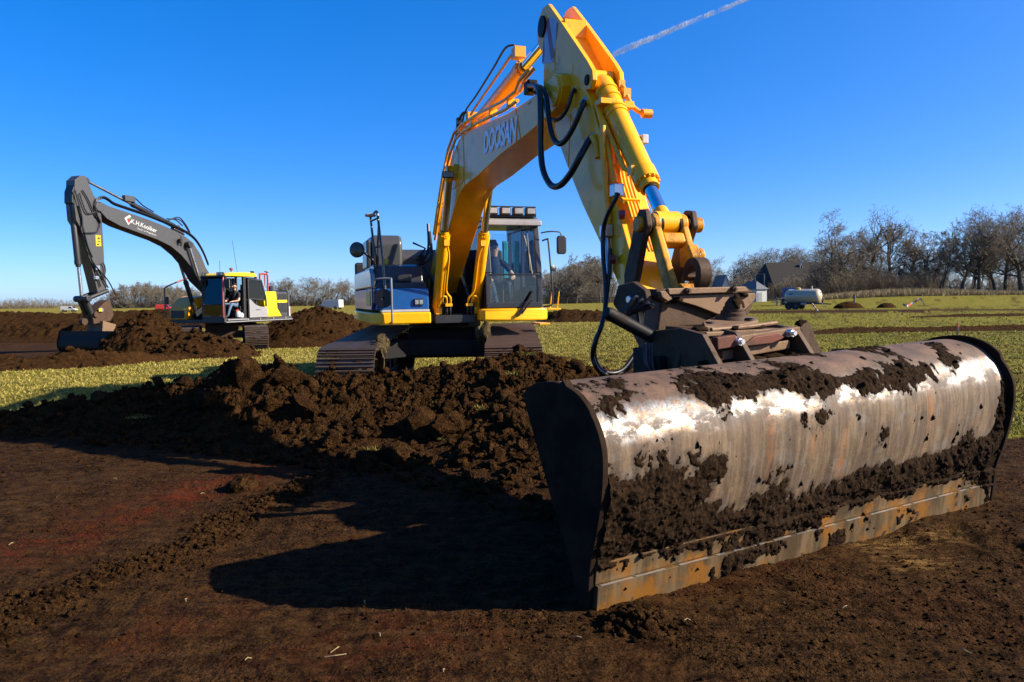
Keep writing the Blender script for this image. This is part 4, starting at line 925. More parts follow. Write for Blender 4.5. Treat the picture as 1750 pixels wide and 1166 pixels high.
# arm cylinder
ac = cylinder(ex, (2.35, 0, 4.16), (6.28, 0, 4.40), .715, .105, .062, 'orange_paint', 'arm_cylinder', 'chrome', pr=.09)
m = MB(); m.tube(smooth_path([(2.75, -.10, 4.32), (3.2, -.11, 4.36), (4.4, -.11, 4.47), (4.75, -.10, 4.52), (4.92, -.04, 4.60)], 5), .018, 8); m.box((4.95, -.02, 4.55), (.16, .14, .13)); m.box((2.62, -.05, 4.33), (.14, .16, .10)); m.build('feed_pipe', 'orange_paint', ac, ang=50)
m = MB(); m.tube(smooth_path([(4.92, -.06, 4.66), (4.7, -.12, 4.68), (4.2, -.14, 4.58), (3.3, -.15, 4.46), (2.7, -.16, 4.40), (2.45, -.16, 4.28), (2.3, -.16, 4.12)], 5), .014, 8); m.build('hose', 'hose_rubber', ac)
m = MB(); m.tube(smooth_path([(2.6, -.1, 4.38), (2.4, -.14, 4.42), (2.2, -.18, 4.3), (2.15, -.2, 4.08)], 5), .022, 8); m.box((2.22, -.16, 4.34), (.10, .08, .10)); m.build('hose', 'hose_rubber', ac)

# arm (dipper)
HW = .155
back = [(6.30, 4.30), (6.28, 4.15), (6.23, 3.806), (6.49, 3.335), (6.724, 3.034), (7.0, 2.71), (7.286, 2.393), (7.717, 1.978), (8.181, 1.506), (8.26, 1.40)]
front = [(8.36, 1.36), (8.46, 1.40), (8.50, 1.50), (8.44, 1.66), (8.339, 1.821), (8.275, 1.912), (8.155, 2.112), (7.961, 2.433), (7.82, 2.775), (7.66, 3.06), (7.48, 3.34), (7.20, 3.70), (6.85, 4.08), (6.66, 4.22), (6.45, 4.32)]
m = MB(); m.prism(back + front, -HW, HW); arm = m.build('arm', 'yellow_paint', ex, bevel=.012)
m = MB()   # ears at the top that take the arm cylinder, and the bracket of the bucket cylinder
for s in (-1, 1):
    y0, y1 = sorted((s * (HW - .045), s * (HW + .004)))
    m.prism([(6.08, 4.28), (6.06, 4.42), (6.12, 4.54), (6.25, 4.60), (6.42, 4.58), (6.55, 4.47), (6.811, 4.245), (7.177, 3.921), (7.458, 3.67), (7.564, 3.56), (7.58, 3.47), (7.52, 3.40), (7.42, 3.42), (7.3, 3.56), (6.9, 3.95), (6.5, 4.1), (6.2, 4.16)], y0, y1)
m.bb(6.56, 6.80, -.12, .12, 4.12, 4.30); m.build('bracket_ear', 'yellow_paint', arm, bevel=.008)
for s in (-1, 1):
    for x, z, r_, h_ in ((6.26, 4.40, .11, .03), (7.46, 3.50, .05, .02)): m = MB(); m.cyl((x, s * (HW + .002), z), (x, s * (HW + h_), z), r_, n=22); m.build('pin', 'black_steel', arm, bevel=.008)
    m = MB(); m.cyl((6.87, s * HW, 3.55), (6.87, s * (HW + .1), 3.55), .165, n=26); m.build('pivot_boss', 'yellow_paint', arm, bevel=.012)
m = MB(); m.prism([(6.22, 4.02), (6.30, 4.30), (6.42, 4.42), (6.56, 4.40), (6.72, 4.28), (6.56, 3.94)], -HW - .0055, -HW - .0045); m.build('warning_sticker', 'sticker_white', arm)
m = MB(); m.prism([(6.36, 4.42), (6.45, 4.425), (6.60, 3.99), (6.50, 3.97)], -HW - .0075, -HW - .006); m.prism([(6.22, 4.04), (6.29, 4.29), (6.30, 4.14), (6.28, 4.03)], -HW - .0075, -HW - .006); m.prism([(6.68, 4.30), (6.72, 4.27), (6.66, 4.12)], -HW - .0075, -HW - .006); m.build('warning_stripe', 'sticker_red', arm)
m = MB(); m.tube([(6.55, -HW - .001, 3.25), (6.62, -HW - .001, 4.1)], .005, 6); m.tube([(6.95, -HW - .001, 2.8), (7.1, -HW - .001, 3.75)], .005, 6); m.build('weld_seam', 'yellow_paint', arm)
# bucket cylinder
bc = cylinder(ex, (7.40, 0, 3.54), (8.63, 0, 2.07), .79, .098, .056, 'yellow_paint', 'bucket_cylinder', 'chrome', pr=.10)
p0 = Vector((7.40, 0, 3.54)); p1 = Vector((8.63, 0, 2.07)); ax = (p1 - p0).normalized(); nn = Vector((-ax.z, 0, ax.x))
for q, w in ((.22, .02), (.34, .016), (.50, .016), (.56, .02)): m = MB(); m.ring(p0 + ax * q, ax, .106, .08, w * 1.6, 24); m.build('band', 'yellow_paint', bc)
m = MB(); m.box(p0 + ax * .44 + Vector((0, -.10, 0)) + nn * .05, (.12, .14, .05)); m.box(p0 + ax * .44 + Vector((0, .12, 0)) + nn * .03, (.10, .10, .06)); m.build('clamp', 'yellow_paint', bc, bevel=.006)
m = MB()
m.tube(smooth_path([p0 + ax * .12 + Vector((0, .13, 0)) + nn * .06, p0 + ax * .26 + Vector((0, .14, 0)) + nn * .07, p0 + ax * .42 + Vector((0, .15, 0)) + nn * .05, p0 + ax * .50 + Vector((0, .20, 0)) + nn * .03, p0 + ax * .54 + Vector((0, .28, 0)) + nn * .03], 5), .022, 8)
m.box(p0 + ax * .17 + Vector((0, .13, 0)) + nn * .06, (.07, .06, .07)); m.box(p0 + ax * .30 + Vector((0, .14, 0)) + nn * .06, (.08, .07, .08)); m.cyl(p0 + ax * .54 + Vector((0, .24, 0)) + nn * .03, p0 + ax * .54 + Vector((0, .33, 0)) + nn * .03, .04, n=10); m.build('feed_pipe', 'orange_paint', bc, ang=50)
m = MB(); m.box(p0 + ax * .93 + Vector((0, .12, 0)) + nn * .04, (.08, .06, .08)); m.build('grease_cap', 'white_paint', bc, bevel=.01)
m = MB(); m.tube([p0 + ax * .42 + Vector((0, -.10, 0)) - nn * .02, p0 + ax * .50 + Vector((0, -.12, 0)) - nn * .05, p0 + ax * 1.22 + Vector((0, -.12, 0)) - nn * .05, p0 + ax * 1.30 + Vector((0, -.08, 0)) - nn * .02], .021, 8); m.box(p0 + ax * 1.30 + Vector((0, -.09, 0)), (.08, .06, .08)); m.build('feed_pipe', 'yellow_paint', bc, ang=50)
# steel lines along the front plate of the arm
ef = [(7.58, 3.24), (7.82, 2.80), (7.961, 2.46), (8.155, 2.14), (8.34, 1.85)]
for yy, r_, i0, i1, mat in ((-.135, .026, 0, 3, 'yellow_paint'), (-.075, .014, 0, 4, 'yellow_paint'), (-.045, .014, 0, 4, 'yellow_paint'), (-.012, .012, 0, 5, 'orange_paint'), (.02, .012, 0, 5, 'orange_paint')):
    m = MB(); m.tube([(x + .035, yy, z + .02) for x, z in ef[i0:i1]], r_, 8); m.build('pipe', mat, arm, ang=60)
for x, z in ((7.70, 3.05), (7.9, 2.64), (8.06, 2.32)): m = MB(); m.box((x + .03, -.04, z), (.05, .16, .035), Matrix.Rotation(R(30), 3, 'Y')); m.build('pipe_clamp', 'yellow_paint', arm)
# tool-line couplings on the arm's side
m = MB(); m.tube([Vector(D.py(u, v, -HW - .03)) for u, v in ((1030, 215), (1030, 250), (1036, 330), (1040, 370), (1038, 395))], .028, 10); m.build('pipe', 'yellow_paint', arm, ang=60)
m = MB(); c = Vector(D.py(1036, 395, -HW - .04)); m.box(c, (.13, .08, .11)); m.cyl(c + Vector((0, 0, -.05)), c + Vector((.05, 0, -.42)), .033, n=12); m.build('coupling', 'zinc', arm, bevel=.012)
m = MB(); c2 = Vector(D.py(1054, 326, -HW - .05)); m.box(c2, (.09, .10, .11)); m.build('coupling', 'zinc', arm, bevel=.012)
for u, v in ((1047, 443), (1063, 367), (1104, 365)):
    m = MB(); c3 = Vector(D.py(u, v, -HW - .05 if u < 1100 else 0.1)); m.lathe([(.01, -.03), (.04, -.025), (.042, .02), (.01, .03)], c3, (.3, 1, 0), 14); m.build('dust_cap', 'sticker_red', arm, ang=40)
def hose(pts, r, name='hose', parent=ex, mat='hose_rubber', k=7, n=10):
    mm = MB(); mm.tube(smooth_path(pts, k), r, n); return mm.build(name, mat, parent, ang=60)
def hp(lst): return [Vector(D.py(u, v, y)) for u, v, y in lst]
# hose loops from boom to arm
hose(hp([(903, 147, -.24), (914, 146, -.32), (922, 158, -.40), (924, 200, -.42), (924, 250, -.42), (928, 290, -.42), (941, 316, -.40), (957, 317, -.38), (975, 297, -.34), (990, 270, -.30), (1004, 245, -.22), (1010, 236, -.18)]), .031)
hose(hp([(905, 150, -.20), (925, 150, -.28), (934, 168, -.32), (938, 205, -.33), (945, 235, -.33), (955, 246, -.33), (966, 240, -.30), (980, 218, -.26), (992, 190, -.22), (1000, 172, -.18)]), .026)
hose(hp([(906, 154, -.18), (928, 170, -.25), (934, 192, -.27), (945, 205, -.27), (958, 202, -.25), (970, 185, -.23), (978, 160, -.20), (983, 151, -.18)]), .018)
for (u, v, y) in ((1006, 240, -.20), (998, 175, -.17), (981, 155, -.17)):
    a = Vector(D.py(u, v, y)); b = Vector(D.py(u + 8, v - 9, y + .05)); m = MB(); m.cyl(a - (b - a) * .5, b, .03 if u > 990 else .02, n=12); m.build('hose_fitting', 'zinc', ex)
m = MB(); c = Vector(D.py(907, 150, -.22)); m.box(c, (.16, .12, .14)); m.box(c + Vector((.05, .05, -.18)), (.16, .16, .05)); m.build('hose_manifold', 'black_steel', ex, bevel=.015)
m = MB(); a = Vector(D.py(985, 153, -HW)); b = Vector(D.py(1002, 166, -.12)); m.cyl(a, b, .016, n=8); a = Vector(D.py(1003, 174, -.16)); b = Vector(D.py(1020, 180, -.08)); b2 = Vector(D.py(1030, 190, -.05)); m.tube([a, b, b2], .026, 8); a = Vector(D.py(1012, 233, -.18)); b = Vector(D.py(1018, 245, -.17)); b2 = Vector(D.py(1022, 270, -.17)); m.tube([a, b, b2], .030, 8); m.build('pipe_elbow', 'yellow_paint', arm, ang=60)
# tool hoses hanging down to the tilting coupler
hose(hp([(1057, 330, -.22), (1050, 345, -.24), (1038, 368, -.26), (1031, 395, -.26), (1031, 440, -.27), (1035, 490, -.28), (1034, 530, -.32), (1027, 560, -.40), (1017, 585, -.46), (1013, 610, -.46), (1022, 632, -.42), (1040, 641, -.30), (1062, 637, -.15), (1082, 622, -.05), (1090, 600, 0.05)]), .020)
hose(hp([(1043, 425, -.22), (1042, 450, -.23), (1040, 480, -.25), (1036, 520, -.30), (1029, 553, -.38), (1020, 580, -.44), (1016, 606, -.44), (1026, 630, -.38), (1045, 638, -.28), (1066, 630, -.15), (1088, 600, 0.0)]), .017)

# bucket linkage: side links and cast H-link
PL = Vector((8.65, 0, 2.06)); PA = Vector((8.42, 0, 1.62)); PT = Vector((8.38, 0, 1.47)); PB = Vector((8.98, 0, 1.45))
for s in (-1, 1):
    m = MB(); y0 = s * .20; m.prism([(PL.x - .11, PL.z + .02), (PL.x - .04, PL.z + .12), (PL.x + .07, PL.z + .10), (PL.x + .10, PL.z - .02), (PL.x + .03, PL.z - .12), (PA.x + .10, PA.z - .06), (PA.x + .02, PA.z - .13), (PA.x - .08, PA.z - .06), (PA.x - .08, PA.z + .06)], y0 - .028, y0 + .028); lk = m.build('side_link', 'muddy_steel', ex, bevel=.015)
m = MB(); m.cyl(PL + Vector((0, -.27, 0)), PL + Vector((0, .30, 0)), .062, n=24); m.build('link_pin', 'worn_yellow', ex, bevel=.012)
for y in (-.16, -.075, .085, .165): m = MB(); m.ring(PL + Vector((0, y, 0)), (0, 1, 0), .08, .05, .03, 24); m.build('grease_collar', 'black_steel', ex, bevel=.008)
ax = (PB - PL).normalized(); nv = Vector((-ax.z, 0, ax.x)); Ln = (PB - PL).length
def hl(y, a, d): return PL + ax * a + nv * d + Vector((0, y, 0))
m = MB()
def slab(mb, ya, yb, aa, ab, d0, d1, ya2=None, yb2=None):
    ya2 = ya if ya2 is None else ya2; yb2 = yb if yb2 is None else yb2
    P = [hl(ya, aa, d0), hl(yb, aa, d0), hl(yb2, ab, d0), hl(ya2, ab, d0), hl(ya, aa, d1), hl(yb, aa, d1), hl(yb2, ab, d1), hl(ya2, ab, d1)]
    mb.add(P, [(0, 3, 2, 1), (4, 5, 6, 7), (0, 1, 5, 4), (1, 2, 6, 5), (2, 3, 7, 6), (3, 0, 4, 7)])
slab(m, -.155, -.085, -.02, Ln + .02, -.06, .06, -.15, -.075); slab(m, .085, .155, -.02, Ln + .02, -.06, .06, .075, .15)
slab(m, -.10, .10, .10, .20, -.055, .055); slab(m, -.10, .10, Ln - .14, Ln - .02, -.055, .055)
m.cyl(PL + Vector((0, -.155, 0)), PL + Vector((0, -.08, 0)), .085, n=20); m.cyl(PL + Vector((0, .08, 0)), PL + Vector((0, .155, 0)), .085, n=20); m.cyl(PB + Vector((0, -.16, 0)), PB + Vector((0, .16, 0)), .08, n=20)
m.build('h_link', 'worn_yellow', ex, bevel=.025, seg=3)
m = MB(); m.prism([(PL.x + .13, PL.z - .20), (PL.x + .26, PL.z - .17), (PL.x + .32, PL.z - .26), (PL.x + .28, PL.z - .36), (PL.x + .14, PL.z - .34)], .03, .12); m.cyl((PL.x + .24, .12, PL.z - .25), (PL.x + .24, .17, PL.z - .25), .05, n=18); m.build('lifting_lug', 'worn_yellow', ex, bevel=.015)
m = MB()
hc = Vector((9.0, .06, 1.66)); n_ = 20; V = []; F = []
for k in range(n_ + 1):
    a = R(-70) + R(275) * k / n_; d = Vector((math.cos(a), 0, math.sin(a)))
    for rr, yy in ((.055, -.055), (.125, -.055), (.125, .055), (.055, .055)): V.append(hc + d * rr + Vector((0, yy, 0)))
for k in range(n_):
    for j in range(4): F.append((k * 4 + j, k * 4 + (j + 1) % 4, k * 4 + 4 + (j + 1) % 4, k * 4 + 4 + j))
F += [(3, 2, 1, 0), tuple(n_ * 4 + j for j in range(4))]
m.add(V, F); m.build('lifting_hook', 'muddy_steel', ex, bevel=.012)
for s in (-1, 1): m = MB(); m.cyl((8.38, s * .16, 1.47), (8.38, s * .24, 1.47), .085, n=24); m.build('arm_pin', 'black_steel', ex, bevel=.012)
# ---------------------------------------------------------------- tilting coupler and ditching bucket (their own frame: x along the lip, y away from the lip, z up)
def bucket_frame(parent, PF, o, th, name='bucket', label=None):
    """empty-free: returns location/rotation of a part frame given in world terms"""
    l = PF.l((o[0], o[1], o[2])); return l, (0, 0, th - PF.th)
PROF = [(0, 0), (-.012, .10), (-.030, .25), (-.075, .40), (-.112, .55), (-.130, .68), (-.128, .80), (-.095, .89), (-.035, .97), (.045, 1.03), (.135, 1.062), (.235, 1.078), (.35, 1.07), (.46, 1.045), (.545, .985)]
def dense(prof, k=5): return [(p.x, p.y) for p in smooth_path([(a, b, 0) for a, b in prof], k)]
def make_bucket(parent, loc, rot, W, prof, mats, taper=0., nx=200, thick=.022, rimR=.05):
    P = dense(prof); n = len(P)
    s = np.cumsum([0] + [math.dist(a, b) for a, b in zip(P, P[1:])])
    V = []; UV = []
    for inner in (0, 1):
        for i in range(nx + 1):
            x = W * i / nx; k = 1 + taper * i / nx
            for j, (a, b) in enumerate(P):
                t0 = Vector((P[min(j + 1, n - 1)][0] - P[max(j - 1, 0)][0], P[min(j + 1, n - 1)][1] - P[max(j - 1, 0)][1])).normalized()
                d = thick * inner; V.append((x, a + t0.y * d, (b - t0.x * d) * k)); UV.append((x, s[j]))
    m = (nx + 1) * n; F = []
    for i in range(nx):
        for j in range(n - 1):
            a = i * n + j; F.append((a, a + n, a + n + 1, a + 1)); F.append((m + a, m + a + 1, m + a + n + 1, m + a + n))
        F.append((i * n + n - 1, (i + 1) * n + n - 1, m + (i + 1) * n + n - 1, m + i * n + n - 1)); F.append((i * n, m + i * n, m + (i + 1) * n, (i + 1) * n))
    mb = MB(); mb.add(V, F); me = mb.mesh('bucket')
    uvl = me.uv_layers.new(name='UVMap'); li = np.empty(len(me.loops), np.int32); me.loops.foreach_get('vertex_index', li); uvl.data.foreach_set('uv', np.array(UV, np.float32)[li].ravel())
    o = link('bucket', me, mats[0], parent, loc=loc, rot=rot, ang=40)
    for x0, x1, k, r in ((-.035, 0., 1., .012), (W, W + .035, 1 + taper, rimR)):
        poly = [(a - (r if 0 < j < n - 4 else 0), b * k + (r * .6 if j > n * .55 else 0)) for j, (a, b) in enumerate(P)] + [(.50, .90 * k), (.30, .52 * k), (.12, .2 * k), (.05, 0)]
        q = MB(); q.prism(poly, x0, x1, 'x'); q.build('end_plate', mats[2], o, bevel=.006)
    return o, P, s
C1 = gnd(1010, 1048); C2 = gnd(1680, 857); BW = math.hypot(C2[0] - C1[0], C2[1] - C1[1]); BTH = math.atan2(C2[1] - C1[1], C2[0] - C1[0])
B = Frame((C1[0], C1[1], 0.0), BTH); bloc, brot = bucket_frame(ex, D, B.o, BTH)
TAP = .07
bucket, BP, BS = make_bucket(ex, bloc, brot, BW, PROF, ('bucket_shell', 'cutting_edge', 'end_plate'), TAP)
bucket['label'] = 'wide ditching bucket caked with mud over a polished steel band'
def shell_at(z):
    for (a, b), (c, d) in zip(BP, BP[1:]):
        if b <= z <= d: return a + (c - a) * (z - b) / max(1e-6, d - b)
    return BP[-1][0]
for name, z0, z1, pr, mat in (('cutting_edge', -.015, .145, .040, 'cutting_edge'), ('wear_plate', .147, .25, .018, 'cutting_edge')):
    q = MB(); q.prism([(shell_at(max(z0, 0)) - pr, z0), (shell_at(z1) - pr, z1), (shell_at(z1) - .001, z1), (shell_at(max(z0, 0)) - .001, z0)], .0, BW - .0, 'x'); q.build(name, mat, bucket, bevel=.003)
# worn bright line on top of the edge, in the stretches where mud has not stuck
x = .02
while x < BW - .1:
    l = random.uniform(.05, .30); q = MB(); q.bb(x, min(x + l, BW - .02), shell_at(.145) - .0412, shell_at(.145) - .028, .1445, .1475); q.build('worn_edge', 'edge_bright', bucket); x += l + random.uniform(.01, .12)
# mud caked on the shell: a real layer, thickest low down and over the crest
NU, NV = 620, 230
u_ = np.linspace(.004, BW - .004, NU); s_ = np.linspace(.02, BS[-1] * .93, NV); U, S = np.meshgrid(u_, s_)
pa = np.interp(S, BS, [p[0] for p in BP]); pz = np.interp(S, BS, [p[1] for p in BP])
da = np.gradient(pa, axis=0); dz = np.gradient(pz, axis=0); ln = np.hypot(da, dz); nA, nZ = -dz / ln, da / ln
lowc = np.interp(U, [0, .8, 1.6, 2.4, 3.5], [.46, .45, .35, .33, .36]); lowh = np.interp(U, [0, .6, 1.2, 1.7, 2.2, 2.8, 3.5], [.33, .31, .25, .16, .14, .15, .16])
w1 = 1.15 - ((S - lowc) / lowh) ** 2
topc = 1.02 + .05 * np.sin(U * 2.1)
w2 = .78 * np.exp(-((S - topc) / .10) ** 2) * np.interp(U, [0, .3, .9, 1.3, 2.0, 2.5, 3.0, 3.5], [.30, .45, .62, 1.15, 1.15, .65, .25, .2])
w3 = .30 * np.exp(-((S - 1.25) / .22) ** 2) * np.interp(U, [0, 1.0, 1.6, 3.5], [1.2, 1.0, .5, .4])
w4 = .55 * np.exp(-((S - .10) / .10) ** 2) * np.exp(-((U - 1.15) / .5) ** 2) + .85 * np.exp(-((U - BW + .05) / .07) ** 2) * (1 - ss(.45, .95, S))
w = np.maximum(np.maximum(w1, -1), 0) * .95 + w2 + w3 + w4
hole = .9 * np.exp(-(((U - .95) / .28) ** 2 + ((S - .55) / .16) ** 2)) + .8 * np.exp(-(((U - 1.55) / .4) ** 2 + ((S - .50) / .14) ** 2))
nz_ = 1.5 * fbm(U * 3.1, S * 3.4, 600, 6, .62) + .35 * billow(U * 12, S * 12, 620, 3)
fleck = ss(.30, .52, fbm(U * 15, S * 8, 680, 4, .6)) * (1 - ss(.80, 1.0, S)) * .9 + ss(.34, .5, fbm(U * 9, S * 9, 690, 4, .65)) * ss(.98, 1.08, S) * .8
T = np.maximum(w - hole + nz_ * .95 - .62, (fleck - .45) * .7)
T = np.clip(T, -.2, .9)
thick = np.where(T > 0, .0025 + .040 * np.minimum(T, .8) ** 1.2 * (.45 + .85 * (billow(U * 8, S * 6, 640, 5, .65) * .5 + .5)) + .006 * np.minimum(T * 4, 1) * fbm(U * 45, S * 38, 660, 3), -.004)
plate = np.where(S < .145, .042, np.where(S < .25, .02, 0.))
thick = np.where(thick > 0, thick + plate, thick)
kz = 1 + TAP * U / BW
Vm = np.stack([U, pa + nA * thick, (pz + nZ * thick) * kz], -1).reshape(-1, 3)
i = np.arange(NV - 1)[:, None] * NU; j = np.arange(NU - 1)[None, :]; Fm = np.stack([i + j, i + j + 1, i + NU + j + 1, i + NU + j], -1).reshape(-1, 4)
keep = (thick.ravel() > 0)[Fm].any(1); Fm = Fm[keep]; used = np.zeros(len(Vm), bool); used[Fm.ravel()] = True; idx = np.cumsum(used) - 1
uvs = np.empty(len(bucket.data.loops) * 2, np.float32); bucket.data.uv_layers['UVMap'].data.foreach_get('uv', uvs); uvs = uvs.reshape(-1, 2); lv = np.empty(len(bucket.data.loops), np.int32); bucket.data.loops.foreach_get('vertex_index', lv)
fl_ = np.zeros(len(bucket.data.vertices)); iu = np.clip((uvs[:, 0] / BW * (NU - 1)).round().astype(int), 0, NU - 1); iv = np.clip(((uvs[:, 1] - .02) / (BS[-1] * .93 - .02) * (NV - 1)).round().astype(int), 0, NV - 1); fl_[lv] = ss(-.20, .02, T)[iv, iu]; vattr(bucket.data, 'film', fl_)
me = npmesh('caked_mud', Vm[used], idx[Fm], 'mud'); cm = addobj('caked_mud', me, bucket); cm['kind'] = 'stuff'
# lumps stuck to the mud
sel = np.argwhere((thick > .012)); pick = sel[RNG.choice(len(sel), 600)]
pts = np.stack([U[pick[:, 0], pick[:, 1]], (pa + nA * thick)[pick[:, 0], pick[:, 1]], ((pz + nZ * thick) * kz)[pick[:, 0], pick[:, 1]]], 1); Vc, Fc = scatter_clods(pts, .004 + .018 * RNG.random(600) ** 4, 2)
cl = addobj('mud_crumbs', npmesh('mud_crumbs', Vc, Fc, 'mud'), bucket); cl['kind'] = 'stuff'
# chipped lug on the near end plate's rim
q = MB(); q.prism([(.12, 1.05), (.17, 1.10), (.22, 1.07)], -.03, .01, 'x'); q.build('lug', 'end_plate', bucket)

# lower adapter frame on the bucket's back
cp = MB(); cp.bb(1.30, 2.04, .62, 1.05, 1.02, 1.06); cp.prism([(1.28, .52), (2.02, .52), (2.06, .95), (1.24, .95)], 1.245, 1.275, 'z'); coupler = cp.build('tilt_coupler', 'mud_brown_steel', ex, bevel=.008, loc=bloc, rot=brot)
for x0 in (1.16, 1.44, 2.00):
    q = MB(); q.prism([(.30, 1.085), (.44, 1.27), (.62, 1.30), (.95, 1.27), (1.05, 1.0), (.55, 1.06)], x0, x0 + .045, 'x'); q.build('gusset', 'muddy_steel', coupler, bevel=.006)
q = MB(); q.prism([(1.12, 1.03), (1.19, 1.26), (1.32, 1.27), (1.50, 1.03)], .62, .66); q.build('gusset', 'muddy_steel', coupler, bevel=.006); q = MB(); q.prism([(2.05, 1.28), (2.12, 1.33), (2.17, 1.27), (2.27, 1.10), (2.08, 1.10)], .44, .48); q.build('gusset', 'muddy_steel', coupler, bevel=.006)
q = MB(); q.box((1.65, .455, 1.235), (.76, .07, .055), Matrix.Rotation(R(-4), 3, 'Y')); q.box((1.66, .50, 1.15), (.62, .09, .06), Matrix.Rotation(R(-4), 3, 'Y')); q.build('latch_bar', 'mud_brown_steel', coupler, bevel=.01)
q = MB(); q.box((1.335, .43, 1.215), (.16, .05, .075), Matrix.Rotation(R(-4), 3, 'Y')); q.prism([(1.46, 1.18), (1.58, 1.24), (1.80, 1.255), (1.86, 1.22), (1.74, 1.19), (1.6, 1.185)], .405, .43); q.build('latch', 'faded_red', coupler, bevel=.008)
for x, z in ((1.425, 1.215), (1.90, 1.25)):
    q = MB(); q.cyl((x, .38, z), (x, .45, z), .026, n=6); q.cyl((x, .36, z), (x, .39, z), .016, n=12); q.build('bolt', 'edge_bright', coupler)
q = MB(); q.tube([(1.36, .56, 1.285), (1.70, .56, 1.295), (1.98, .58, 1.31)], .014, 8); q.build('locking_rod', 'mud_brown_steel', coupler)
# turntable flange with black discs for the shade in its two lifting holes
def Bz(u, v, z): d = ray(u, v); return B.l(EYE + d * (z - 1.5) / d[2])
def Bn(u, v, n): return B.py(u, v, n)
fl = [Bn(1201, 549, .70), Bn(1204, 557, .60), Bn(1228, 560, .58), Bn(1274, 553, .58), Bn(1296, 547, .66), Bn(1290, 541, .85), Bn(1262, 538, .98), Bn(1222, 541, .98)]
q = MB(); n_ = len(fl); q.add([Vector(p) for p in fl] + [Vector(p) - Vector((0, 0, .035)) for p in fl], [tuple(range(n_)), tuple(range(2 * n_ - 1, n_ - 1, -1))] + [(i, n_ + i, n_ + (i + 1) % n_, (i + 1) % n_) for i in range(n_)]); flange = q.build('flange', 'mud_brown_steel', coupler, bevel=.006)
for u, v in ((1213, 552), (1281.5, 545.5)):
    p = Vector(Bn(u, v, .68)); q = MB(); q.lathe([(.030, 0), (.030, .012)], p - Vector((0, 0, .004)), (0, 0, 1), 18); q.build('hole', 'rubber', flange)
q = MB(); q.prism([(.60, 1.06), (.62, 1.28), (.98, 1.30), (1.02, 1.02)], 1.36, 1.72, 'x'); q.build('turntable', 'muddy_steel', coupler, bevel=.01)
# upper wing plate facing forward, its stiffening bar and bolts
def bprism(pts, n0, n1, mat, name, bev=.008):
    P = [Bn(u, v, n0) for u, v in pts]; q = MB(); q.prism([(p[0], p[2]) for p in P], n0, n1); return q.build(name, mat, coupler, bevel=bev)
bprism([(1150, 506), (1291.6, 501), (1292, 508), (1290, 513), (1282, 522), (1272, 532), (1267, 540), (1256, 544), (1246, 543), (1223, 536), (1189, 523), (1154, 513)], .97, 1.0, 'mud_brown_steel', 'wing_plate')
bprism([(1291, 507), (1290, 513), (1280, 537), (1268, 540), (1272, 532), (1282, 521)], 1.005, 1.5, 'muddy_steel', 'housing')
bprism([(1140, 494), (1274, 489.5), (1290, 501), (1150, 506)], 1.005, 1.55, 'muddy_steel', 'housing')
bprism([(1142, 493), (1274, 489.5), (1281, 499), (1144, 504)], .93, .968, 'mud_brown_steel', 'stiffener')
bprism([(1123, 495), (1140, 493), (1146, 500), (1150, 512), (1137, 518), (1118, 507)], .95, 1.02, 'muddy_steel', 'claw'); bprism([(1128, 498), (1138, 497), (1149, 511), (1142, 516), (1132, 509)], .90, .945, 'mud_brown_steel', 'claw')
for u, v in ((1171, 497.5), (1250, 494.5)):
    p = Vector(Bn(u, v, .93)); q = MB(); q.cyl(p + Vector((0, -.035, 0)), p, .020, n=6); q.cyl(p + Vector((0, -.05, 0)), p + Vector((0, -.035, 0)), .011, n=10); q.build('bolt', 'muddy_steel', coupler)
# hub cone packed with dirt, standing on the flange
p = Vector(Bn(1252, 545, .80)); q = MB(); q.lathe([(.125, -.01), (.115, .01), (.085, .03), (.082, .05), (.070, .058), (.070, .075), (.060, .085), (.058, .105), (.046, .125), (.03, .15), (.01, .155)], p, (-.06, -.15, 1), 28); q.build('hub_cone', 'muddy_steel', coupler, ang=40)
mudblob(coupler, p + Vector((-.005, -.04, .10)), (.065, .06, .085), 'mud', 21, name='mud_cap')
# dark body under the arm
q = MB(); q.add([(1.27, 1.02, .98), (2.0, 1.02, .98), (2.02, 1.02, 1.46), (1.36, 1.02, 1.46), (1.84, 1.95, 1.25), (2.24, 1.95, 1.25), (2.24, 1.95, 1.58), (1.84, 1.95, 1.58)], [(0, 1, 2, 3), (7, 6, 5, 4), (0, 4, 5, 1), (1, 5, 6, 2), (2, 6, 7, 3), (3, 7, 4, 0)]); q.build('body', 'muddy_steel', coupler, bevel=.02)
q = MB(); q.prism([(.94, 1.42), (.98, 1.54), (1.10, 1.60), (1.26, 1.58), (1.32, 1.45), (1.22, 1.36)], 1.18, 1.235, 'x'); q.cyl((1.16, 1.10, 1.47), (1.24, 1.10, 1.47), .05, n=22); q.build('hook_jaw', 'muddy_steel', coupler, bevel=.012)
q = MB(); q.cyl((1.14, 1.10, 1.48), (1.165, 1.10, 1.48), .026, n=22); q.build('jaw_pin', 'zinc', coupler, bevel=.006)
q = MB(); q.box((1.24, .97, 1.06), (.20, .18, .2)); q.prism([(1.10, .9), (1.24, .9), (1.28, 1.12), (1.08, 1.12)], .74, .80); q.build('valve_block', 'black_steel', coupler, bevel=.015)
a = Vector((.80, .90, 1.405)); b = Vector((1.55, .90, 1.065)); axb = (b - a).normalized(); e_ = a + (b - a) * .66
q = MB(); q.tube([a, a + axb * .02, e_ - axb * .10, e_ - axb * .09, e_], [.034, .042, .042, .048, .048], 20); o = q.build('tilt_cylinder', 'black_steel', coupler, ang=40)
q = MB(); q.cyl(e_, b, .018, n=16); q.build('rod', 'chrome', o); q = MB(); q.cyl(b + Vector((0, -.05, 0)), b + Vector((0, .05, 0)), .036, n=16); q.build('rod_eye', 'black_steel', o)
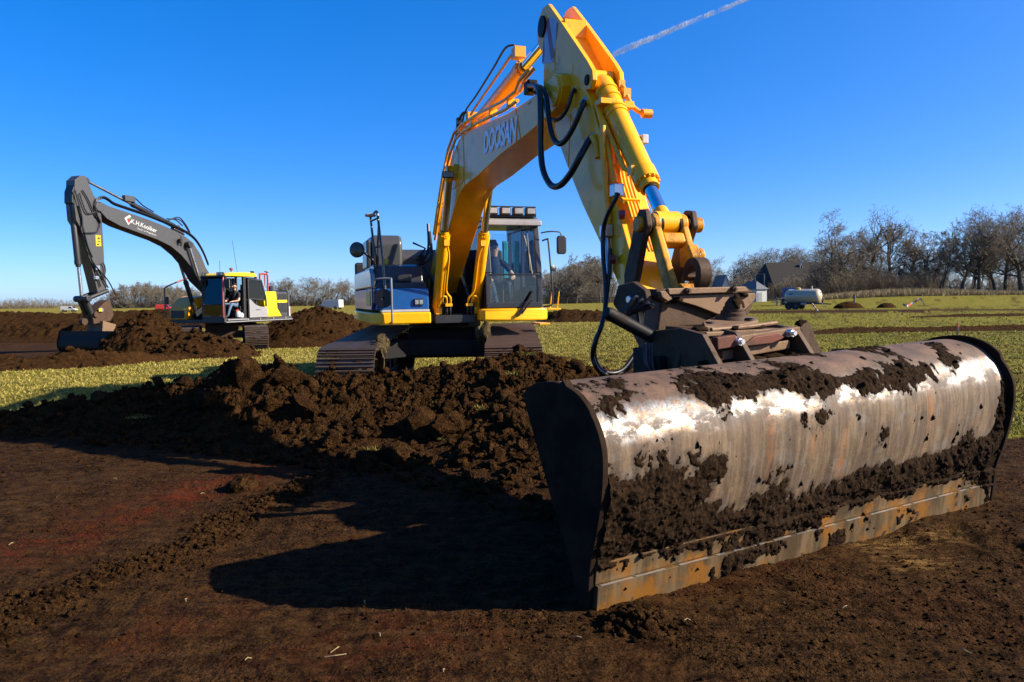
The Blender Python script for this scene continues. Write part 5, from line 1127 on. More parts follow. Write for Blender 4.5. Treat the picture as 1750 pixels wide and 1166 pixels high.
for k in range(4):
    q = MB(); q.tube(smooth_path([(.98 + .03 * k, .95, 1.40), (1.04 + .03 * k, .9 - .02 * k, 1.50 - .02 * k), (1.12 + .02 * k, .98, 1.42), (1.16, 1.0, 1.25)], 5), .012, 7); q.build('hose', 'hose_rubber', coupler)
q = MB(); q.tube(smooth_path([(1.05, .82, 1.2), (1.02, .78, 1.08), (1.06, .76, .98), (1.12, .8, .92)], 5), .014, 7); q.tube(smooth_path([(1.10, .82, 1.2), (1.07, .78, 1.06), (1.10, .76, .96)], 5), .014, 7); q.build('hose', 'hose_rubber', coupler)

for k, (x, y, z, r) in enumerate([(1.30, .62, 1.29, .07), (1.55, .55, 1.285, .05), (1.80, .60, 1.29, .06), (2.08, .47, 1.31, .05), (1.62, .48, 1.08, .12), (1.85, .50, 1.08, .11), (1.25, .70, 1.05, .12), (1.45, .97, 1.47, .05), (2.1, .98, 1.50, .05), (1.50, .42, 1.16, .05), (1.22, .42, 1.10, .07), (1.95, .43, 1.11, .06)]):
    mudblob(coupler, (x, y, z), (r, r * .8, r * .45), 'mud', 40 + k, name='mud_lump')
# ---------------------------------------------------------------- grey and yellow excavator
VTH = R(250.0); _pc = at(383, 545, 27.2); _f = Frame((0, 0, 0), VTH); _q = _f.w((1.45, 1.4, 0))
G2 = Frame((_pc[0] - _q[0], _pc[1] - _q[1], -.30), VTH)
gx = thing('crawler_excavator', 'charcoal grey and yellow crawler excavator with open cab door working at a soil heap', 'excavator', tuple(G2.o), VTH)
# tracks point at the camera side
tdir = math.atan2(-.92, .36) - VTH; UR2 = (0, 0, tdir)
for s in (-1, 1): track(gx, s * 1.22, 3.45, .40, .85, 50, 'track_steel', UR2)
m = MB(); m.bb(-.8, .8, -1.05, 1.05, .42, .66); m.prism([(-.7, .66), (.7, .66), (.55, .95), (-.55, .95)], -.6, .6); m.build('car_body', 'muddy_steel', gx, bevel=.03, rot=UR2)
m = MB(); m.cyl((0, 0, .95), (0, 0, 1.04), .62, n=32); m.build('slew_ring', 'black_steel', gx)
m = MB(); m.bb(-2.45, 1.3, -1.35, 1.36, 1.02, 1.16)
for s in (-.25, .25): m.prism([(-.3, 1.15), (1.2, 1.15), (1.3, 1.35), (.35, 1.9), (-.15, 1.9)], s - .03, s + .03)
m.build('revolving_frame', 'charcoal_paint', gx, bevel=.01)
# sill with light steel edge along the left side
m = MB(); m.bb(-2.55, 1.47, 1.30, 1.44, 1.06, 1.20); m.build('sill', 'grey_paint', gx, bevel=.015)
m = MB(); m.bb(-2.55, 1.40, 1.442, 1.462, 1.055, 1.085); m.build('sill_edge', 'light_grey_paint', gx)
m = MB(); m.bb(.25, 1.35, 1.442, 1.50, 1.13, 1.17); m.build('step_plate', 'light_grey_paint', gx, bevel=.008)
for x in (-2.1, -1.3, -.5, .2):
    m = MB(); m.bb(x - .03, x + .03, 1.445, 1.47, 1.11, 1.17); m.build('sill_lug', 'light_grey_paint', gx)
# yellow tool box right of the boom, with orange cylinder guard
m = MB(); m.prism([(-.2, 1.16), (1.30, 1.16), (1.30, 1.55), (.85, 2.0), (.5, 2.08), (-.2, 2.08)], -1.36, -.50); o = m.build('tool_box', 'orange_paint', gx, bevel=.04, seg=3)  # yellow box coloured orange to offset the blue light in the shade
m = MB(); m.bb(1.302, 1.315, -1.25, -.62, 1.22, 1.52); m.build('access_door', 'black_plastic', gx, bevel=.004)
m = MB(); m.tube(smooth_path([(1.24, -.50, 1.2), (1.33, -.46, 1.4), (1.20, -.44, 1.62), (1.05, -.44, 1.7)], 5), .05, 8); m.build('guard', 'orange_paint', gx)
m = MB(); m.tube(smooth_path([(1.38, -1.42, 1.02), (1.40, -1.44, 1.4), (1.40, -1.44, 2.25), (1.36, -1.40, 2.42), (1.0, -1.2, 2.62), (.5, -1.0, 2.82)], 5), .028, 8); m.build('handrail', 'grey_paint', gx)
m = MB(); m.tube([(1.0, -1.2, 2.62), (.5, -1.0, 2.83)], .032, 8); m.tube([(1.38, -1.42, 1.02), (1.40, -1.44, 1.6)], .032, 8); m.build('rail_sleeve', 'red_paint', gx)
m = MB(); m.bb(1.36, 1.42, -1.40, -1.28, 1.75, 2.05); m.build('mirror', 'black_plastic', gx, bevel=.02)
# rear body: yellow shoulder, grey grille doors, counterweight
m = MB(); m.prism([(-1.95, 1.20), (-.95, 1.20), (-.80, 2.05), (-.95, 2.22), (-1.62, 2.22), (-1.66, 1.55)], 1.05, 1.40); m.build('shoulder_panel', 'bright_yellow', gx, bevel=.035, seg=3)
m = MB(); m.prism([(-2.35, 1.20), (-1.66, 1.20), (-1.66, 2.22), (-2.35, 2.22)], .9, 1.37); o = m.build('grille_door', 'grey_paint', gx, bevel=.02)
for z0, z1 in ((1.36, 1.74), (1.90, 2.12)):
    m = MB(); m.bb(-2.30, -1.74, 1.365, 1.378, z0, z1); m.build('grille', 'charcoal_paint', gx)
    for k in range(7): m = MB(); x = -2.28 + k * .08; m.bb(x, x + .02, 1.378, 1.388, z0 + .01, z1 - .01); m.build('slat', 'grey_paint', gx)
m = MB(); m.bb(-2.32, -1.70, 1.372, 1.384, 1.77, 1.87); m.build('stripe', 'bright_yellow', gx)
m = MB(); m.bb(-2.3, -.5, -1.3, .98, 1.16, 2.25); m.build('engine_hood', 'grey_paint', gx, bevel=.05, seg=3)
m = MB(); m.prism([(-2.36, -1.38), (-2.36, 1.40), (-2.50, 1.40), (-2.78, .95), (-2.85, 0), (-2.78, -.95), (-2.50, -1.38)], 1.14, 2.28, 'z'); m.build('counterweight', 'grey_paint', gx, bevel=.05, seg=3)
m = MB(); m.bb(-2.48, -2.40, 1.402, 1.412, 1.2, 1.6); m.build('reflector', 'white_paint', gx); m = MB(); m.bb(-2.60, -2.52, 1.30, 1.41, 1.32, 1.48); m.build('reflector', 'sticker_red', gx)
m = MB(); m.bb(-2.0, -1.86, .8, .92, 2.25, 2.46); m.build('exhaust', 'black_plastic', gx, bevel=.01)
# red antenna frame behind the cab
m = MB(); m.tube(smooth_path([(-.75, 1.30, 2.15), (-.75, 1.30, 2.85), (-.78, 1.30, 2.92), (-1.15, 1.30, 2.92), (-1.22, 1.30, 2.86), (-1.22, 1.30, 2.15)], 3), .035, 8); m.tube([(-1.05, 1.3, 2.9), (-1.05, 1.3, 2.45), (-.8, 1.3, 2.4)], .03, 8); m.build('antenna_frame', 'red_paint', gx, ang=60)
m = MB(); m.lathe([(.02, 0), (.03, .06), (.12, .10), (.12, .12), (.01, .13)], (-1.2, 1.30, 2.92), (0, 0, 1), 16); m.build('antenna_dome', 'cream_paint', gx)
# cab
m = MB()
def post(mb, x0, z0, x1, z1, y, w=.08, d=.09): mb.prism([(x0, z0), (x1, z1), (x1 - d, z1), (x0 - d, z0)], y - w / 2, y + w / 2)
for y in (.42, 1.38): post(m, 1.46, 1.16, 1.46, 2.0, y); post(m, 1.46, 2.0, 1.30, 2.80, y)
post(m, .38, 1.16, .36, 2.80, 1.38, .09, .14); post(m, -.30, 1.16, -.36, 2.80, 1.38); post(m, -.30, 1.16, -.36, 2.80, .42)
m.bb(1.30, 1.47, .40, 1.41, 1.04, 1.30); m.bb(-.4, 1.4, .40, 1.40, 1.12, 1.18); m.bb(-.4, .36, 1.34, 1.41, 1.16, 1.75); m.bb(-.4, 1.4, .39, .46, 1.16, 1.65); m.bb(-.42, -.34, .40, 1.40, 1.16, 2.0); m.bb(1.395, 1.45, .45, 1.36, 1.70, 1.73)
cab2 = m.build('cab', 'charcoal_paint', gx, bevel=.015)
m = MB(); m.prism([(-.42, 2.79), (1.34, 2.79), (1.30, 2.86), (1.0, 2.93), (.2, 2.96), (-.3, 2.93), (-.44, 2.86)], .38, 1.43); m.build('roof', 'bright_yellow', cab2, bevel=.03, seg=3)
m = MB(); m.bb(1.28, 1.44, .36, 1.45, 2.76, 2.81); m.build('visor', 'black_plastic', cab2, bevel=.01)
for y in (.50, 1.20, 1.34):
    m = MB(); m.bb(1.36, 1.48, y - .07, y + .07, 2.80, 2.93); o = m.build('roof_lamp', 'black_plastic', cab2, bevel=.02); m = MB(); m.bb(1.478, 1.488, y - .05, y + .05, 2.82, 2.91); m.build('lens', 'lamp_lens', cab2)
m = MB(); m.lathe([(.02, 0), (.025, .07), (.06, .08), (.07, .12), (.06, .17), (.02, .18)], (.52, 1.0, 2.95), (0, 0, 1), 14); m.build('beacon', 'beacon_red', cab2, ang=50)
m = MB(); m.tube([(.3, 1.1, 2.95), (.28, .9, 4.2)], .008, 5); m.build('aerial', 'rubber', cab2); m = MB(); m.tube([(.9, .8, 2.95), (.9, .8, 3.4)], .008, 5); m.build('aerial', 'rubber', cab2)
m = MB(); m.bb(-.42, -.30, 1.2, 1.32, 2.9, 3.02); m.build('vent_cap', 'charcoal_paint', cab2, bevel=.02)
pane('windscreen', [(1.44, .47, 1.74), (1.44, 1.33, 1.74), (1.26, 1.33, 2.78), (1.26, .47, 2.78)], 'tinted_glass', cab2)
pane('lower_window', [(1.44, .47, 1.31), (1.44, 1.33, 1.31), (1.44, 1.33, 1.70), (1.44, .47, 1.70)], 'tinted_glass', cab2)
pane('side_window', [(-.34, 1.39, 1.76), (.24, 1.39, 1.76), (.22, 1.39, 2.76), (-.36, 1.39, 2.76)], 'tinted_glass', cab2)
pane('rear_window', [(-.38, .48, 2.0), (-.38, 1.33, 2.0), (-.40, 1.33, 2.76), (-.40, .48, 2.76)], 'side_glass', cab2)
pane('side_window', [(-.33, .43, 1.68), (1.34, .43, 1.68), (1.24, .43, 2.76), (-.36, .43, 2.76)], 'side_glass', cab2)
m = MB(); m.tube(smooth_path([(1.50, 1.42, 1.25), (1.52, 1.44, 1.6), (1.50, 1.44, 2.4), (1.44, 1.42, 2.74)], 5), .030, 8); m.build('grab_rail', 'red_paint', cab2)
m = MB(); m.tube([(1.40, 1.44, 2.70), (1.46, 1.56, 2.66), (1.46, 1.60, 2.55)], .015, 6); m.build('mirror_arm', 'black_plastic', cab2); m = MB(); m.bb(1.42, 1.48, 1.50, 1.72, 2.32, 2.66); m.build('mirror', 'black_plastic', cab2, bevel=.03, seg=3)
# opened door lying back along the side
m = MB(); dy0, dy1 = 1.47, 1.515
for a in ([(.22, 1.20), (.22, 2.74), (.16, 2.74), (.16, 1.20)], [(.22, 2.74), (-.55, 2.68), (-.55, 2.62), (.22, 2.68)], [(-.55, 2.68), (-.80, 1.95), (-.80, 1.62), (-.88, 1.62), (-.86, 1.98), (-.60, 2.68)], [(.2, 1.98), (-.84, 1.90), (-.84, 1.84), (.2, 1.92)]): m.prism(a, dy0, dy1)
dr = m.build('door', 'charcoal_paint', gx, bevel=.008)
m = MB(); m.prism([(.16, 1.20), (-.92, 1.20), (-.92, 1.50), (-.84, 1.60), (-.5, 1.62), (-.2, 1.70), (.0, 1.84), (.10, 1.92), (.16, 1.92)], dy0 + .005, dy1 - .005); m.build('door_panel', 'light_grey_paint', dr, bevel=.008)
m = MB(); m.bb(-.45, -.18, dy1 - .004, dy1 + .008, 1.49, 1.51); m.build('door_handle', 'rubber', dr)
pane('door_window', [(.16, 1.49, 1.95), (-.80, 1.49, 1.90), (-.56, 1.49, 2.63), (.16, 1.49, 2.68)], 'side_glass', dr)
m = MB(); m.bb(-.15, .35, .68, 1.16, 1.42, 1.56); m.prism([(-.2, 1.52), (-.04, 1.52), (-.16, 2.3), (-.28, 2.3)], .70, 1.14); m.bb(-.30, -.16, .8, 1.04, 2.28, 2.5); m.bb(-.1, .3, .75, 1.1, 1.18, 1.42); m.build('seat', 'seat_fabric', cab2, bevel=.04, seg=3)
m = MB(); m.bb(.0, .45, 1.18, 1.30, 1.4, 1.66); m.bb(.0, .45, .52, .64, 1.4, 1.66); m.bb(1.05, 1.12, .55, .75, 1.75, 2.1); m.tube([(.45, .6, 1.66), (.5, .6, 1.85)], .02, 6); m.build('console', 'black_plastic', cab2, bevel=.015)
m = MB(); m.lathe([(.02, 0), (.11, .02), (.12, .16), (.06, .24), (.03, .27)], (.52, 1.26, 1.22), (0, 0, 1), 14); m.lathe([(.02, 0), (.10, .02), (.11, .14), (.06, .2)], (.44, 1.32, 1.2), (0, 0, 1), 12); m.build('jerrycan', 'white_paint', cab2, ang=50)
m = MB(); m.tube([(.70, 1.3, 1.46), (.55, 1.28, 1.52), (.50, 1.27, 1.46)], .03, 8); m.build('spout', 'red_paint', cab2)

# boom, seen from its left side
YB = .24
top = G2.xz([(172, 345), (185, 352), (215, 362), (250, 374), (285, 388), (312, 401), (330, 415), (343, 435), (352, 458)], YB); bot = G2.xz([(340, 480), (326, 455), (310, 436), (292, 421), (270, 410), (240, 399), (205, 386), (183, 374), (172, 362)], YB)
poly = top + [(.15, 2.15), (-.15, 1.95), (-.2, 1.75), (-.05, 1.6), (.2, 1.75)] + [p for p in bot]
m = MB(); m.prism(poly, -YB, YB); boom2 = m.build('boom', 'grey_paint', gx, bevel=.012)
kp = G2.py(322, 418, YB + .1); tp = G2.py(170, 354, YB)
for s in (-1, 1):
    cylinder(gx, (.95, s * .345, 1.28), (kp[0], s * .345, kp[2]), .52, .085, .05, 'charcoal_paint', 'boom_cylinder', 'zinc', lugs=False, pr=.06)
    m = MB(); m.cyl((kp[0], s * .24, kp[2]), (kp[0], s * .46, kp[2]), .11, n=20); m.build('pin_boss', 'charcoal_paint', boom2, bevel=.012)
m = MB(); m.cyl((tp[0], -.27, tp[2]), (tp[0], .27, tp[2]), .14, n=24); m.build('boom_tip_pin', 'grey_paint', boom2, bevel=.012)
# lettering and emblem on the boom side
def decal(body, size, a, b, parent, mat, y, shear=0., off=0.):
    me = text_mesh(body, size, shear, off); xs = [v.co.x for v in me.vertices]; w_ = max(xs) - min(xs)
    A_ = Vector(G2.py(*a, y)); B_ = Vector(G2.py(*b, y)); sc = (B_ - A_).length / w_
    # read from the machine's left: text runs towards -x
    ex_ = (B_ - A_).normalized(); ez = Vector((0, 1, 0)); ey = ez.cross(ex_)
    oo = link('lettering', me, mat, parent, smooth=False); oo.matrix_local = Matrix.Translation(A_) @ Matrix((ex_, ey, ez)).transposed().to_4x4() @ Matrix.Scale(sc, 4); return oo
decal('K.H.Kooiker', .3, (223.5, 381), (267, 398), boom2, 'letter_white', YB + .004, 0, .003)
decal('Grond- en Wegenbouw', .12, (234, 391.5), (267, 403.5), boom2, 'letter_white', YB + .004, 0, .0)
def flat(pts, mat, name, y=YB + .004, parent=None):
    P = [Vector(G2.py(u, v, y)) for u, v in pts]; n = len(P); mb = MB()
    V = P + [p + Vector((0, .003, 0)) for p in P]; mb.add(V, [tuple(range(n)), tuple(range(2 * n - 1, n - 1, -1))] + [(i, (i + 1) % n, n + (i + 1) % n, n + i) for i in range(n)])
    bm_ = mb.mesh(name); return link(name, bm_, mat, parent or boom2)
flat([(221.5, 367.3), (224, 370.5), (216.5, 374.2), (219.8, 382.4), (223.8, 376.6), (223.8, 379.5), (219.3, 384.8), (212.5, 373)], 'letter_white', 'emblem')
flat([(216.2, 374.2), (219.0, 373), (221.5, 377.6), (219.6, 380.8)], 'logo_red', 'emblem'); flat([(219.2, 372.6), (223.4, 370.4), (223.6, 373.4), (220.4, 374.8)], 'logo_green', 'emblem')
# arm cylinder above the boom and pipes
b0 = G2.py(300, 388, 0); b1 = G2.py(146, 308, 0)
cylinder(gx, b0, b1, .53, .085, .045, 'charcoal_paint', 'arm_cylinder', 'zinc', lugs=False, pr=.08)
m = MB(); m.prism([(b0[0] - .35, b0[2] - .28), (b0[0] + .25, b0[2] - .2), (b0[0] + .05, b0[2] + .08), (b0[0] - .1, b0[2] + .06)], -.1, .1); m.build('cylinder_bracket', 'grey_paint', boom2, bevel=.01)
m = MB(); q_ = G2.py(220, 340, .06); m.box(q_, (.42, .16, .2)); m.build('valve_block', 'grey_paint', gx, bevel=.02)
for k, yy in enumerate((.20, .14, .26)):
    P_ = [Vector(G2.py(u, v - 2 - 1.5 * k, yy)) for u, v in ((356, 456), (346, 432), (332, 411), (312, 397), (285, 385), (250, 371), (215, 359), (195, 352), (185, 345), (176, 341), (166, 345), (163, 356), (166, 372), (172, 385))]
    if k == 1: P_ = P_[:10]
    m = MB(); m.tube(smooth_path(P_, 4), .026, 7); m.build('hose', 'hose_rubber', gx, ang=60)
for pts in ([(222, 336), (232, 340), (245, 352), (262, 362)], [(290, 375), (306, 372), (318, 385), (325, 398)], [(285, 374), (300, 376), (312, 386)], [(285, 378), (297, 374), (310, 378), (320, 392), (326, 404)]):
    m = MB(); m.tube(smooth_path([Vector(G2.py(u, v, .1)) for u, v in pts], 5), .022, 7); m.build('hose', 'hose_rubber', gx, ang=60)
q_ = Vector(G2.py(308, 412, YB + .1)); m = MB(); m.box(q_, (.10, .14, .16)); m.build('boom_lamp', 'black_plastic', boom2, bevel=.02); m = MB(); m.tube([q_, q_ + Vector((-.1, -.05, -.16)), q_ + Vector((-.15, -.1, .2))], .015, 6); m.build('lamp_bracket', 'black_plastic', boom2)

# arm
YA = .19
ol = [(128, 308), (137, 300), (146, 301), (151, 312), (160, 333), (171, 350), (175, 385), (177, 420), (179, 460), (183, 490), (178, 503), (167, 500), (160, 470), (150, 432), (143, 405), (137, 388), (130, 376), (127, 345)]
m = MB(); m.prism(G2.xz(ol, YA), -YA, YA); arm2 = m.build('arm', 'grey_paint', gx, bevel=.012)
flat([(163, 402), (172, 402), (173, 421), (164, 421)], 'signal_yellow', 'warning_sticker', YA + .004, arm2)
flat([(166.5, 409), (169, 404.5), (171, 409)], 'rubber', 'warning_mark', YA + .008, arm2); flat([(167, 412.5), (171, 412.5), (171, 414), (167, 414)], 'rubber', 'warning_mark', YA + .008, arm2); flat([(166, 417), (170, 416), (170, 418.5), (166, 419)], 'rubber', 'warning_mark', YA + .008, arm2)
c0 = G2.py(122, 345, 0); c1 = G2.py(140, 512, 0)
cylinder(gx, c0, c1, .66, .095, .052, 'charcoal_paint', 'bucket_cylinder', 'zinc', lugs=False, pr=.09)
m = MB(); q0 = G2.py(128, 315, 0); m.prism([(c0[0] - .08, c0[2] - .15), (c0[0] + .12, c0[2] - .05), (c0[0] + .10, c0[2] + .3), (q0[0] + .05, q0[2] + .2), (q0[0] - .2, q0[2])], -.17, .17); m.build('cylinder_guard', 'charcoal_paint', arm2, bevel=.02)
for pts, yy in (([(141, 325), (150, 340), (158, 358), (165, 372)], .24), ([(136, 330), (142, 350), (150, 365), (165, 362)], .25), ([(128, 325), (140, 370), (142, 395), (152, 398), (168, 395), (172, 380)], .26), ([(133, 352), (140, 380), (150, 420), (158, 440)], .22), ([(150, 430), (158, 446), (168, 462), (178, 480), (185, 492)], .25), ([(160, 450), (172, 465), (185, 480), (198, 505)], .30), ([(166, 455), (176, 450), (180, 462), (177, 476)], .26), ([(155, 440), (166, 470), (172, 490)], .24)):
    m = MB(); m.tube(smooth_path([Vector(G2.py(u, v, yy)) for u, v in pts], 5), .020, 7); m.build('hose', 'hose_rubber', arm2, ang=60)
m = MB(); q_ = Vector(G2.py(166, 458, .24)); m.box(q_, (.16, .10, .16)); m.build('coupling', 'zinc', arm2, bevel=.02); m = MB(); q_ = Vector(G2.py(165, 475, .24)); m.box(q_, (.14, .10, .12)); m.build('coupling', 'zinc', arm2, bevel=.02)
# linkage, quick coupler, bucket
pA = G2.py(174, 500, 0); pL = G2.py(141, 511, 0); pU = G2.py(176, 497, 0); pB = G2.py(155, 545, 0); pT = G2.py(175, 523, 0)
for s in (-1, 1):
    m = MB(); m.tube([(pL[0], s * .2, pL[2]), (pU[0], s * .2, pU[2])], .07, 8); m.build('side_link', 'charcoal_paint', gx, ang=50)
    m = MB(); m.tube([(pL[0], s * .12, pL[2]), (pB[0], s * .12, pB[2])], .09, 8); m.build('h_link', 'charcoal_paint', gx, ang=50)
m = MB(); m.cyl((pL[0], -.3, pL[2]), (pL[0], .3, pL[2]), .10, n=18); m.build('link_pin', 'charcoal_paint', gx, bevel=.015)
m = MB(); m.prism([(pT[0] - .12, pT[2] + .2), (pT[0] + .1, pT[2] + .12), (pB[0] + .12, pB[2] + .12), (pB[0] + .08, pB[2] - .18), (pT[0] - .1, pT[2] - .5), (pT[0] - .25, pT[2] - .3)], -.22, .22); qh = m.build('quick_coupler', 'muddy_steel', gx, bevel=.03)
for u, v, r_ in ((163, 538, .09), (172, 530, .07), (143, 550, .11)):
    q_ = Vector(G2.py(u, v, .22)); m = MB(); m.cyl(q_ + Vector((0, -.1, 0)), q_ + Vector((0, .06, 0)), r_, n=18); m.build('coupler_pin', 'zinc' if r_ < .08 else 'muddy_steel', qh, bevel=.01)
flat([(169, 527), (174, 527), (174, 532), (169, 533)], 'signal_yellow', 'sticker_or_reflection', .29, qh)
m = MB(); q_ = Vector(G2.py(178, 565, .2)); m.prism([(q_.x - .35, q_.z + .18), (q_.x + .15, q_.z + .32), (q_.x + .2, q_.z - .05), (q_.x - .1, q_.z - .35)], -.35, .35); m.build('adapter', 'mud_brown_steel', qh, bevel=.02)
xb = pT[0] + .25; sc = .64
prof2 = [(-a * sc * 1.25, b * sc) for a, b in PROF]      # here the lip points away from the machine
# bucket frame inside the machine frame: its x runs along +y of the machine
bk2, _, _ = make_bucket(gx, (xb + .35, -1.15, .28), (0, 0, R(90)), 2.45, [(a * sc * 1.1 - .05, 1.06 * sc - b * sc) for a, b in PROF][::-1], ('black_steel', 'black_steel', 'end_plate'), 0, 20)
m = MB(); m.lathe([(.01, 0), (.10, .0), (.10, .006), (.01, .006)], (2.49, .13, .30), (1, 0, 0), 16); m.build('maker_mark', 'orange_print', bk2)
# ---------------------------------------------------------------- people
def person(name, label, J, E, seg_mat, loc, rz, hair=None, extra=None):
    """J joints name->(pos, radius); E edges; seg_mat maps an edge to a material name"""
    names = list(J); idx = {n: i for i, n in enumerate(names)}
    me = bpy.data.meshes.new('body'); me.from_pydata([J[n][0] for n in names], [(idx[a], idx[b]) for a, b in E], []); me.update()
    o = bpy.data.objects.new('tmp', me); COL.objects.link(o)
    sk = o.modifiers.new('skin', 'SKIN'); sk.use_smooth_shade = True; sk.branch_smoothing = .4
    for i, n in enumerate(names):
        r = J[n][1]; me.skin_vertices[0].data[i].radius = r if isinstance(r, tuple) else (r, r); me.skin_vertices[0].data[i].use_root = (n == 'pelvis')
    sb = o.modifiers.new('sub', 'SUBSURF'); sb.levels = 2; sb.render_levels = 2
    bpy.context.view_layer.update(); dg = bpy.context.evaluated_depsgraph_get(); m2 = bpy.data.meshes.new_from_object(o.evaluated_get(dg)); bpy.data.objects.remove(o)
    mats = sorted(set(seg_mat.values())); m2.materials.clear()
    for q in mats: m2.materials.append(MATS[q])
    A = np.array([J[a][0] for a, b in E]); Bq = np.array([J[b][0] for a, b in E]); rad = np.array([(np.mean(J[a][1]) + np.mean(J[b][1])) / 2 for a, b in E])
    for p in m2.polygons:
        c = np.array(p.center); d = Bq - A; t = np.clip(((c - A) * d).sum(1) / (d * d).sum(1), 0, 1); k = int(np.argmin(np.linalg.norm(A + d * t[:, None] - c, axis=1) - rad))
        p.material_index = mats.index(seg_mat[E[k]]); p.use_smooth = True
    root = thing(name, label, 'person', loc, rz); b = addobj('body', m2, root)
    H = Vector(J['head'][0]); fwd = extra['face'] if extra else Vector((1, 0, 0)); side = Vector((-fwd.y, fwd.x, 0))
    V, F = ico(3); V = V * np.array([.098, .084, .105]); hair_m = MB(); keep = [f for f in F if all((V[i][2] > .005 + .9 * max(V[i][0] - .01, 0)) for i in f)]
    a = math.atan2(fwd.y, fwd.x); c, s = math.cos(a), math.sin(a)
    Vr = [(v[0] * c - v[1] * s, v[0] * s + v[1] * c, v[2]) for v in V]; hair_m.add([Vector(v) + H + Vector((0, 0, .03)) - fwd * .008 for v in Vr], keep); hair_m.build('hair', hair, root)
    for sgn in (-1, 1):
        m = MB(); p = H + fwd * .083 + side * .033 * sgn + Vector((0, 0, .012)); m.lathe([(.003, -.01), (.011, -.004), (.011, .004), (.003, .008)], p, fwd, 8); m.build('eye', 'rubber', root)
        m = MB(); p = H + side * .086 * sgn - fwd * .005; m.lathe([(.008, -.012), (.028, -.006), (.028, .006), (.008, .012)], p, side, 10); m.build('ear', 'skin', root)
    m = MB(); m.tube([H + fwd * .088 + Vector((0, 0, .02)), H + fwd * .108 - Vector((0, 0, .018)), H + fwd * .092 - Vector((0, 0, .026))], [.009, .015, .010], 8); m.build('nose', 'skin', root, ang=70)
    if extra and extra.get('beard'):
        Vb = V * np.array([1.0, .98, .9]); kb = [f for f in F if all(Vb[i][2] < -.012 and Vb[i][0] > -.02 for i in f)]; m = MB(); m.add([Vector((v[0] * c - v[1] * s, v[0] * s + v[1] * c, v[2])) * .96 + H - Vector((0, 0, .008)) for v in Vb], kb); m.build('beard', hair, root)
    else:
        m = MB(); m.tube([H + fwd * .085 + side * .022 - Vector((0, 0, .05)), H + fwd * .092 - Vector((0, 0, .052)), H + fwd * .085 - side * .022 - Vector((0, 0, .05))], .005, 6); m.build('mouth', 'faded_red', root)
    return root
def hand(J, E, M_, w, palm_dir, curl, side, tag_, mat='skin'):
    """palm plus five fingers growing from wrist joint w"""
    W = Vector(J[w][0]); d = Vector(palm_dir).normalized(); c = Vector(curl).normalized(); s = Vector(side).normalized()
    pn = tag_ + 'palm'; J[pn] = (tuple(W + d * .07), (.022, .036)); E.append((w, pn)); M_[(w, pn)] = mat
    for i, (sd, ln) in enumerate(((-.030, .062), (-.010, .074), (.010, .070), (.030, .055))):
        a = W + d * .095 + s * sd; b = a + d * ln * .5 + c * ln * .25; e = b + d * ln * .12 + c * ln * .5
        for k, p in enumerate((a, b, e)):
            n = f'{tag_}f{i}{k}'; J[n] = (tuple(p), .0095 - .0008 * k); q = pn if k == 0 else f'{tag_}f{i}{k - 1}'; E.append((q, n)); M_[(q, n)] = mat
    a = W + d * .035 - s * .034 + c * .01; b = a + d * .035 - s * .012 + c * .025
    for k, p in enumerate((a, b)):
        n = f'{tag_}t{k}'; J[n] = (tuple(p), .011 - .001 * k); q = w if k == 0 else f'{tag_}t0'; E.append((q, n)); M_[(q, n)] = mat
def seated(shirt, trousers, hipx, hipy, hipz, scale, lean, hands, feet, face, sleeve=.5):
    J = {}; E = []; M_ = {}
    def j(n, x, y, z, r): J[n] = ((hipx + x * scale, hipy + y * scale, hipz + z * scale), tuple(q * scale for q in r) if isinstance(r, tuple) else r * scale)
    def e(a, b, m): E.append((a, b)); M_[(a, b)] = m
    j('pelvis', 0, 0, 0, (.13, .17)); j('belly', lean * .3, 0, .18, (.115, .155)); j('chest', lean * .7, 0, .36, (.12, .175)); j('collar', lean, 0, .50, (.085, .12)); j('neck', lean + .01, 0, .58, .055)
    j('jaw', lean + .035, 0, .655, (.066, .058)); j('head', lean + .04, 0, .73, (.092, .078)); j('crown', lean + .03, 0, .80, (.07, .06))
    e('pelvis', 'belly', shirt); e('belly', 'chest', shirt); e('chest', 'collar', shirt); e('collar', 'neck', 'skin'); e('neck', 'jaw', 'skin'); e('jaw', 'head', 'skin'); e('head', 'crown', 'skin')
    for s, t in ((1, 'l'), (-1, 'r')):
        hx, hy, hz = hands[t]; j(t + 'sh', lean, s * .19, .46, .062); sx, sy, sz = lean, s * .19, .46
        mx, my, mz = (sx + hx) / 2 - .03, s * max(abs(sy), abs(hy)) * 1.0 + s * .07, (sz + hz) / 2 - .12
        j(t + 'sl', sx * .45 + mx * .55, sy * .45 + my * .55, sz * .45 + mz * .55, .052); j(t + 'el', mx, my, mz, .042); j(t + 'wr', hx, hy, hz, .029)
        e('collar', t + 'sh', shirt); e(t + 'sh', t + 'sl', shirt); e(t + 'sl', t + 'el', 'skin'); e(t + 'el', t + 'wr', 'skin')
        hand(J, E, M_, t + 'wr', Vector((hx - mx, hy - my, (hz - mz) * .5)), (0.2, -s * .2, -1), (0, s, 0), t)
        fx, fy, fz = feet[t]; j(t + 'hip', .05, s * .10, -.01, .095); kx, kz = .44, .06; j(t + 'kn', kx, s * .17, kz, .066); j(t + 'calf', (kx + fx) / 2 + .02, (s * .17 + fy) / 2, (kz + fz) / 2, .055); j(t + 'an', fx, fy, fz, .043); j(t + 'heel', fx + .02, fy, fz - .05, .045); j(t + 'toe', fx + .17, fy, fz - .075, .036)
        e('pelvis', t + 'hip', trousers); e(t + 'hip', t + 'kn', trousers); e(t + 'kn', t + 'calf', trousers); e(t + 'calf', t + 'an', trousers); e(t + 'an', t + 'heel', 'boot_leather'); e(t + 'heel', t + 'toe', 'boot_leather')
    return J, E, M_
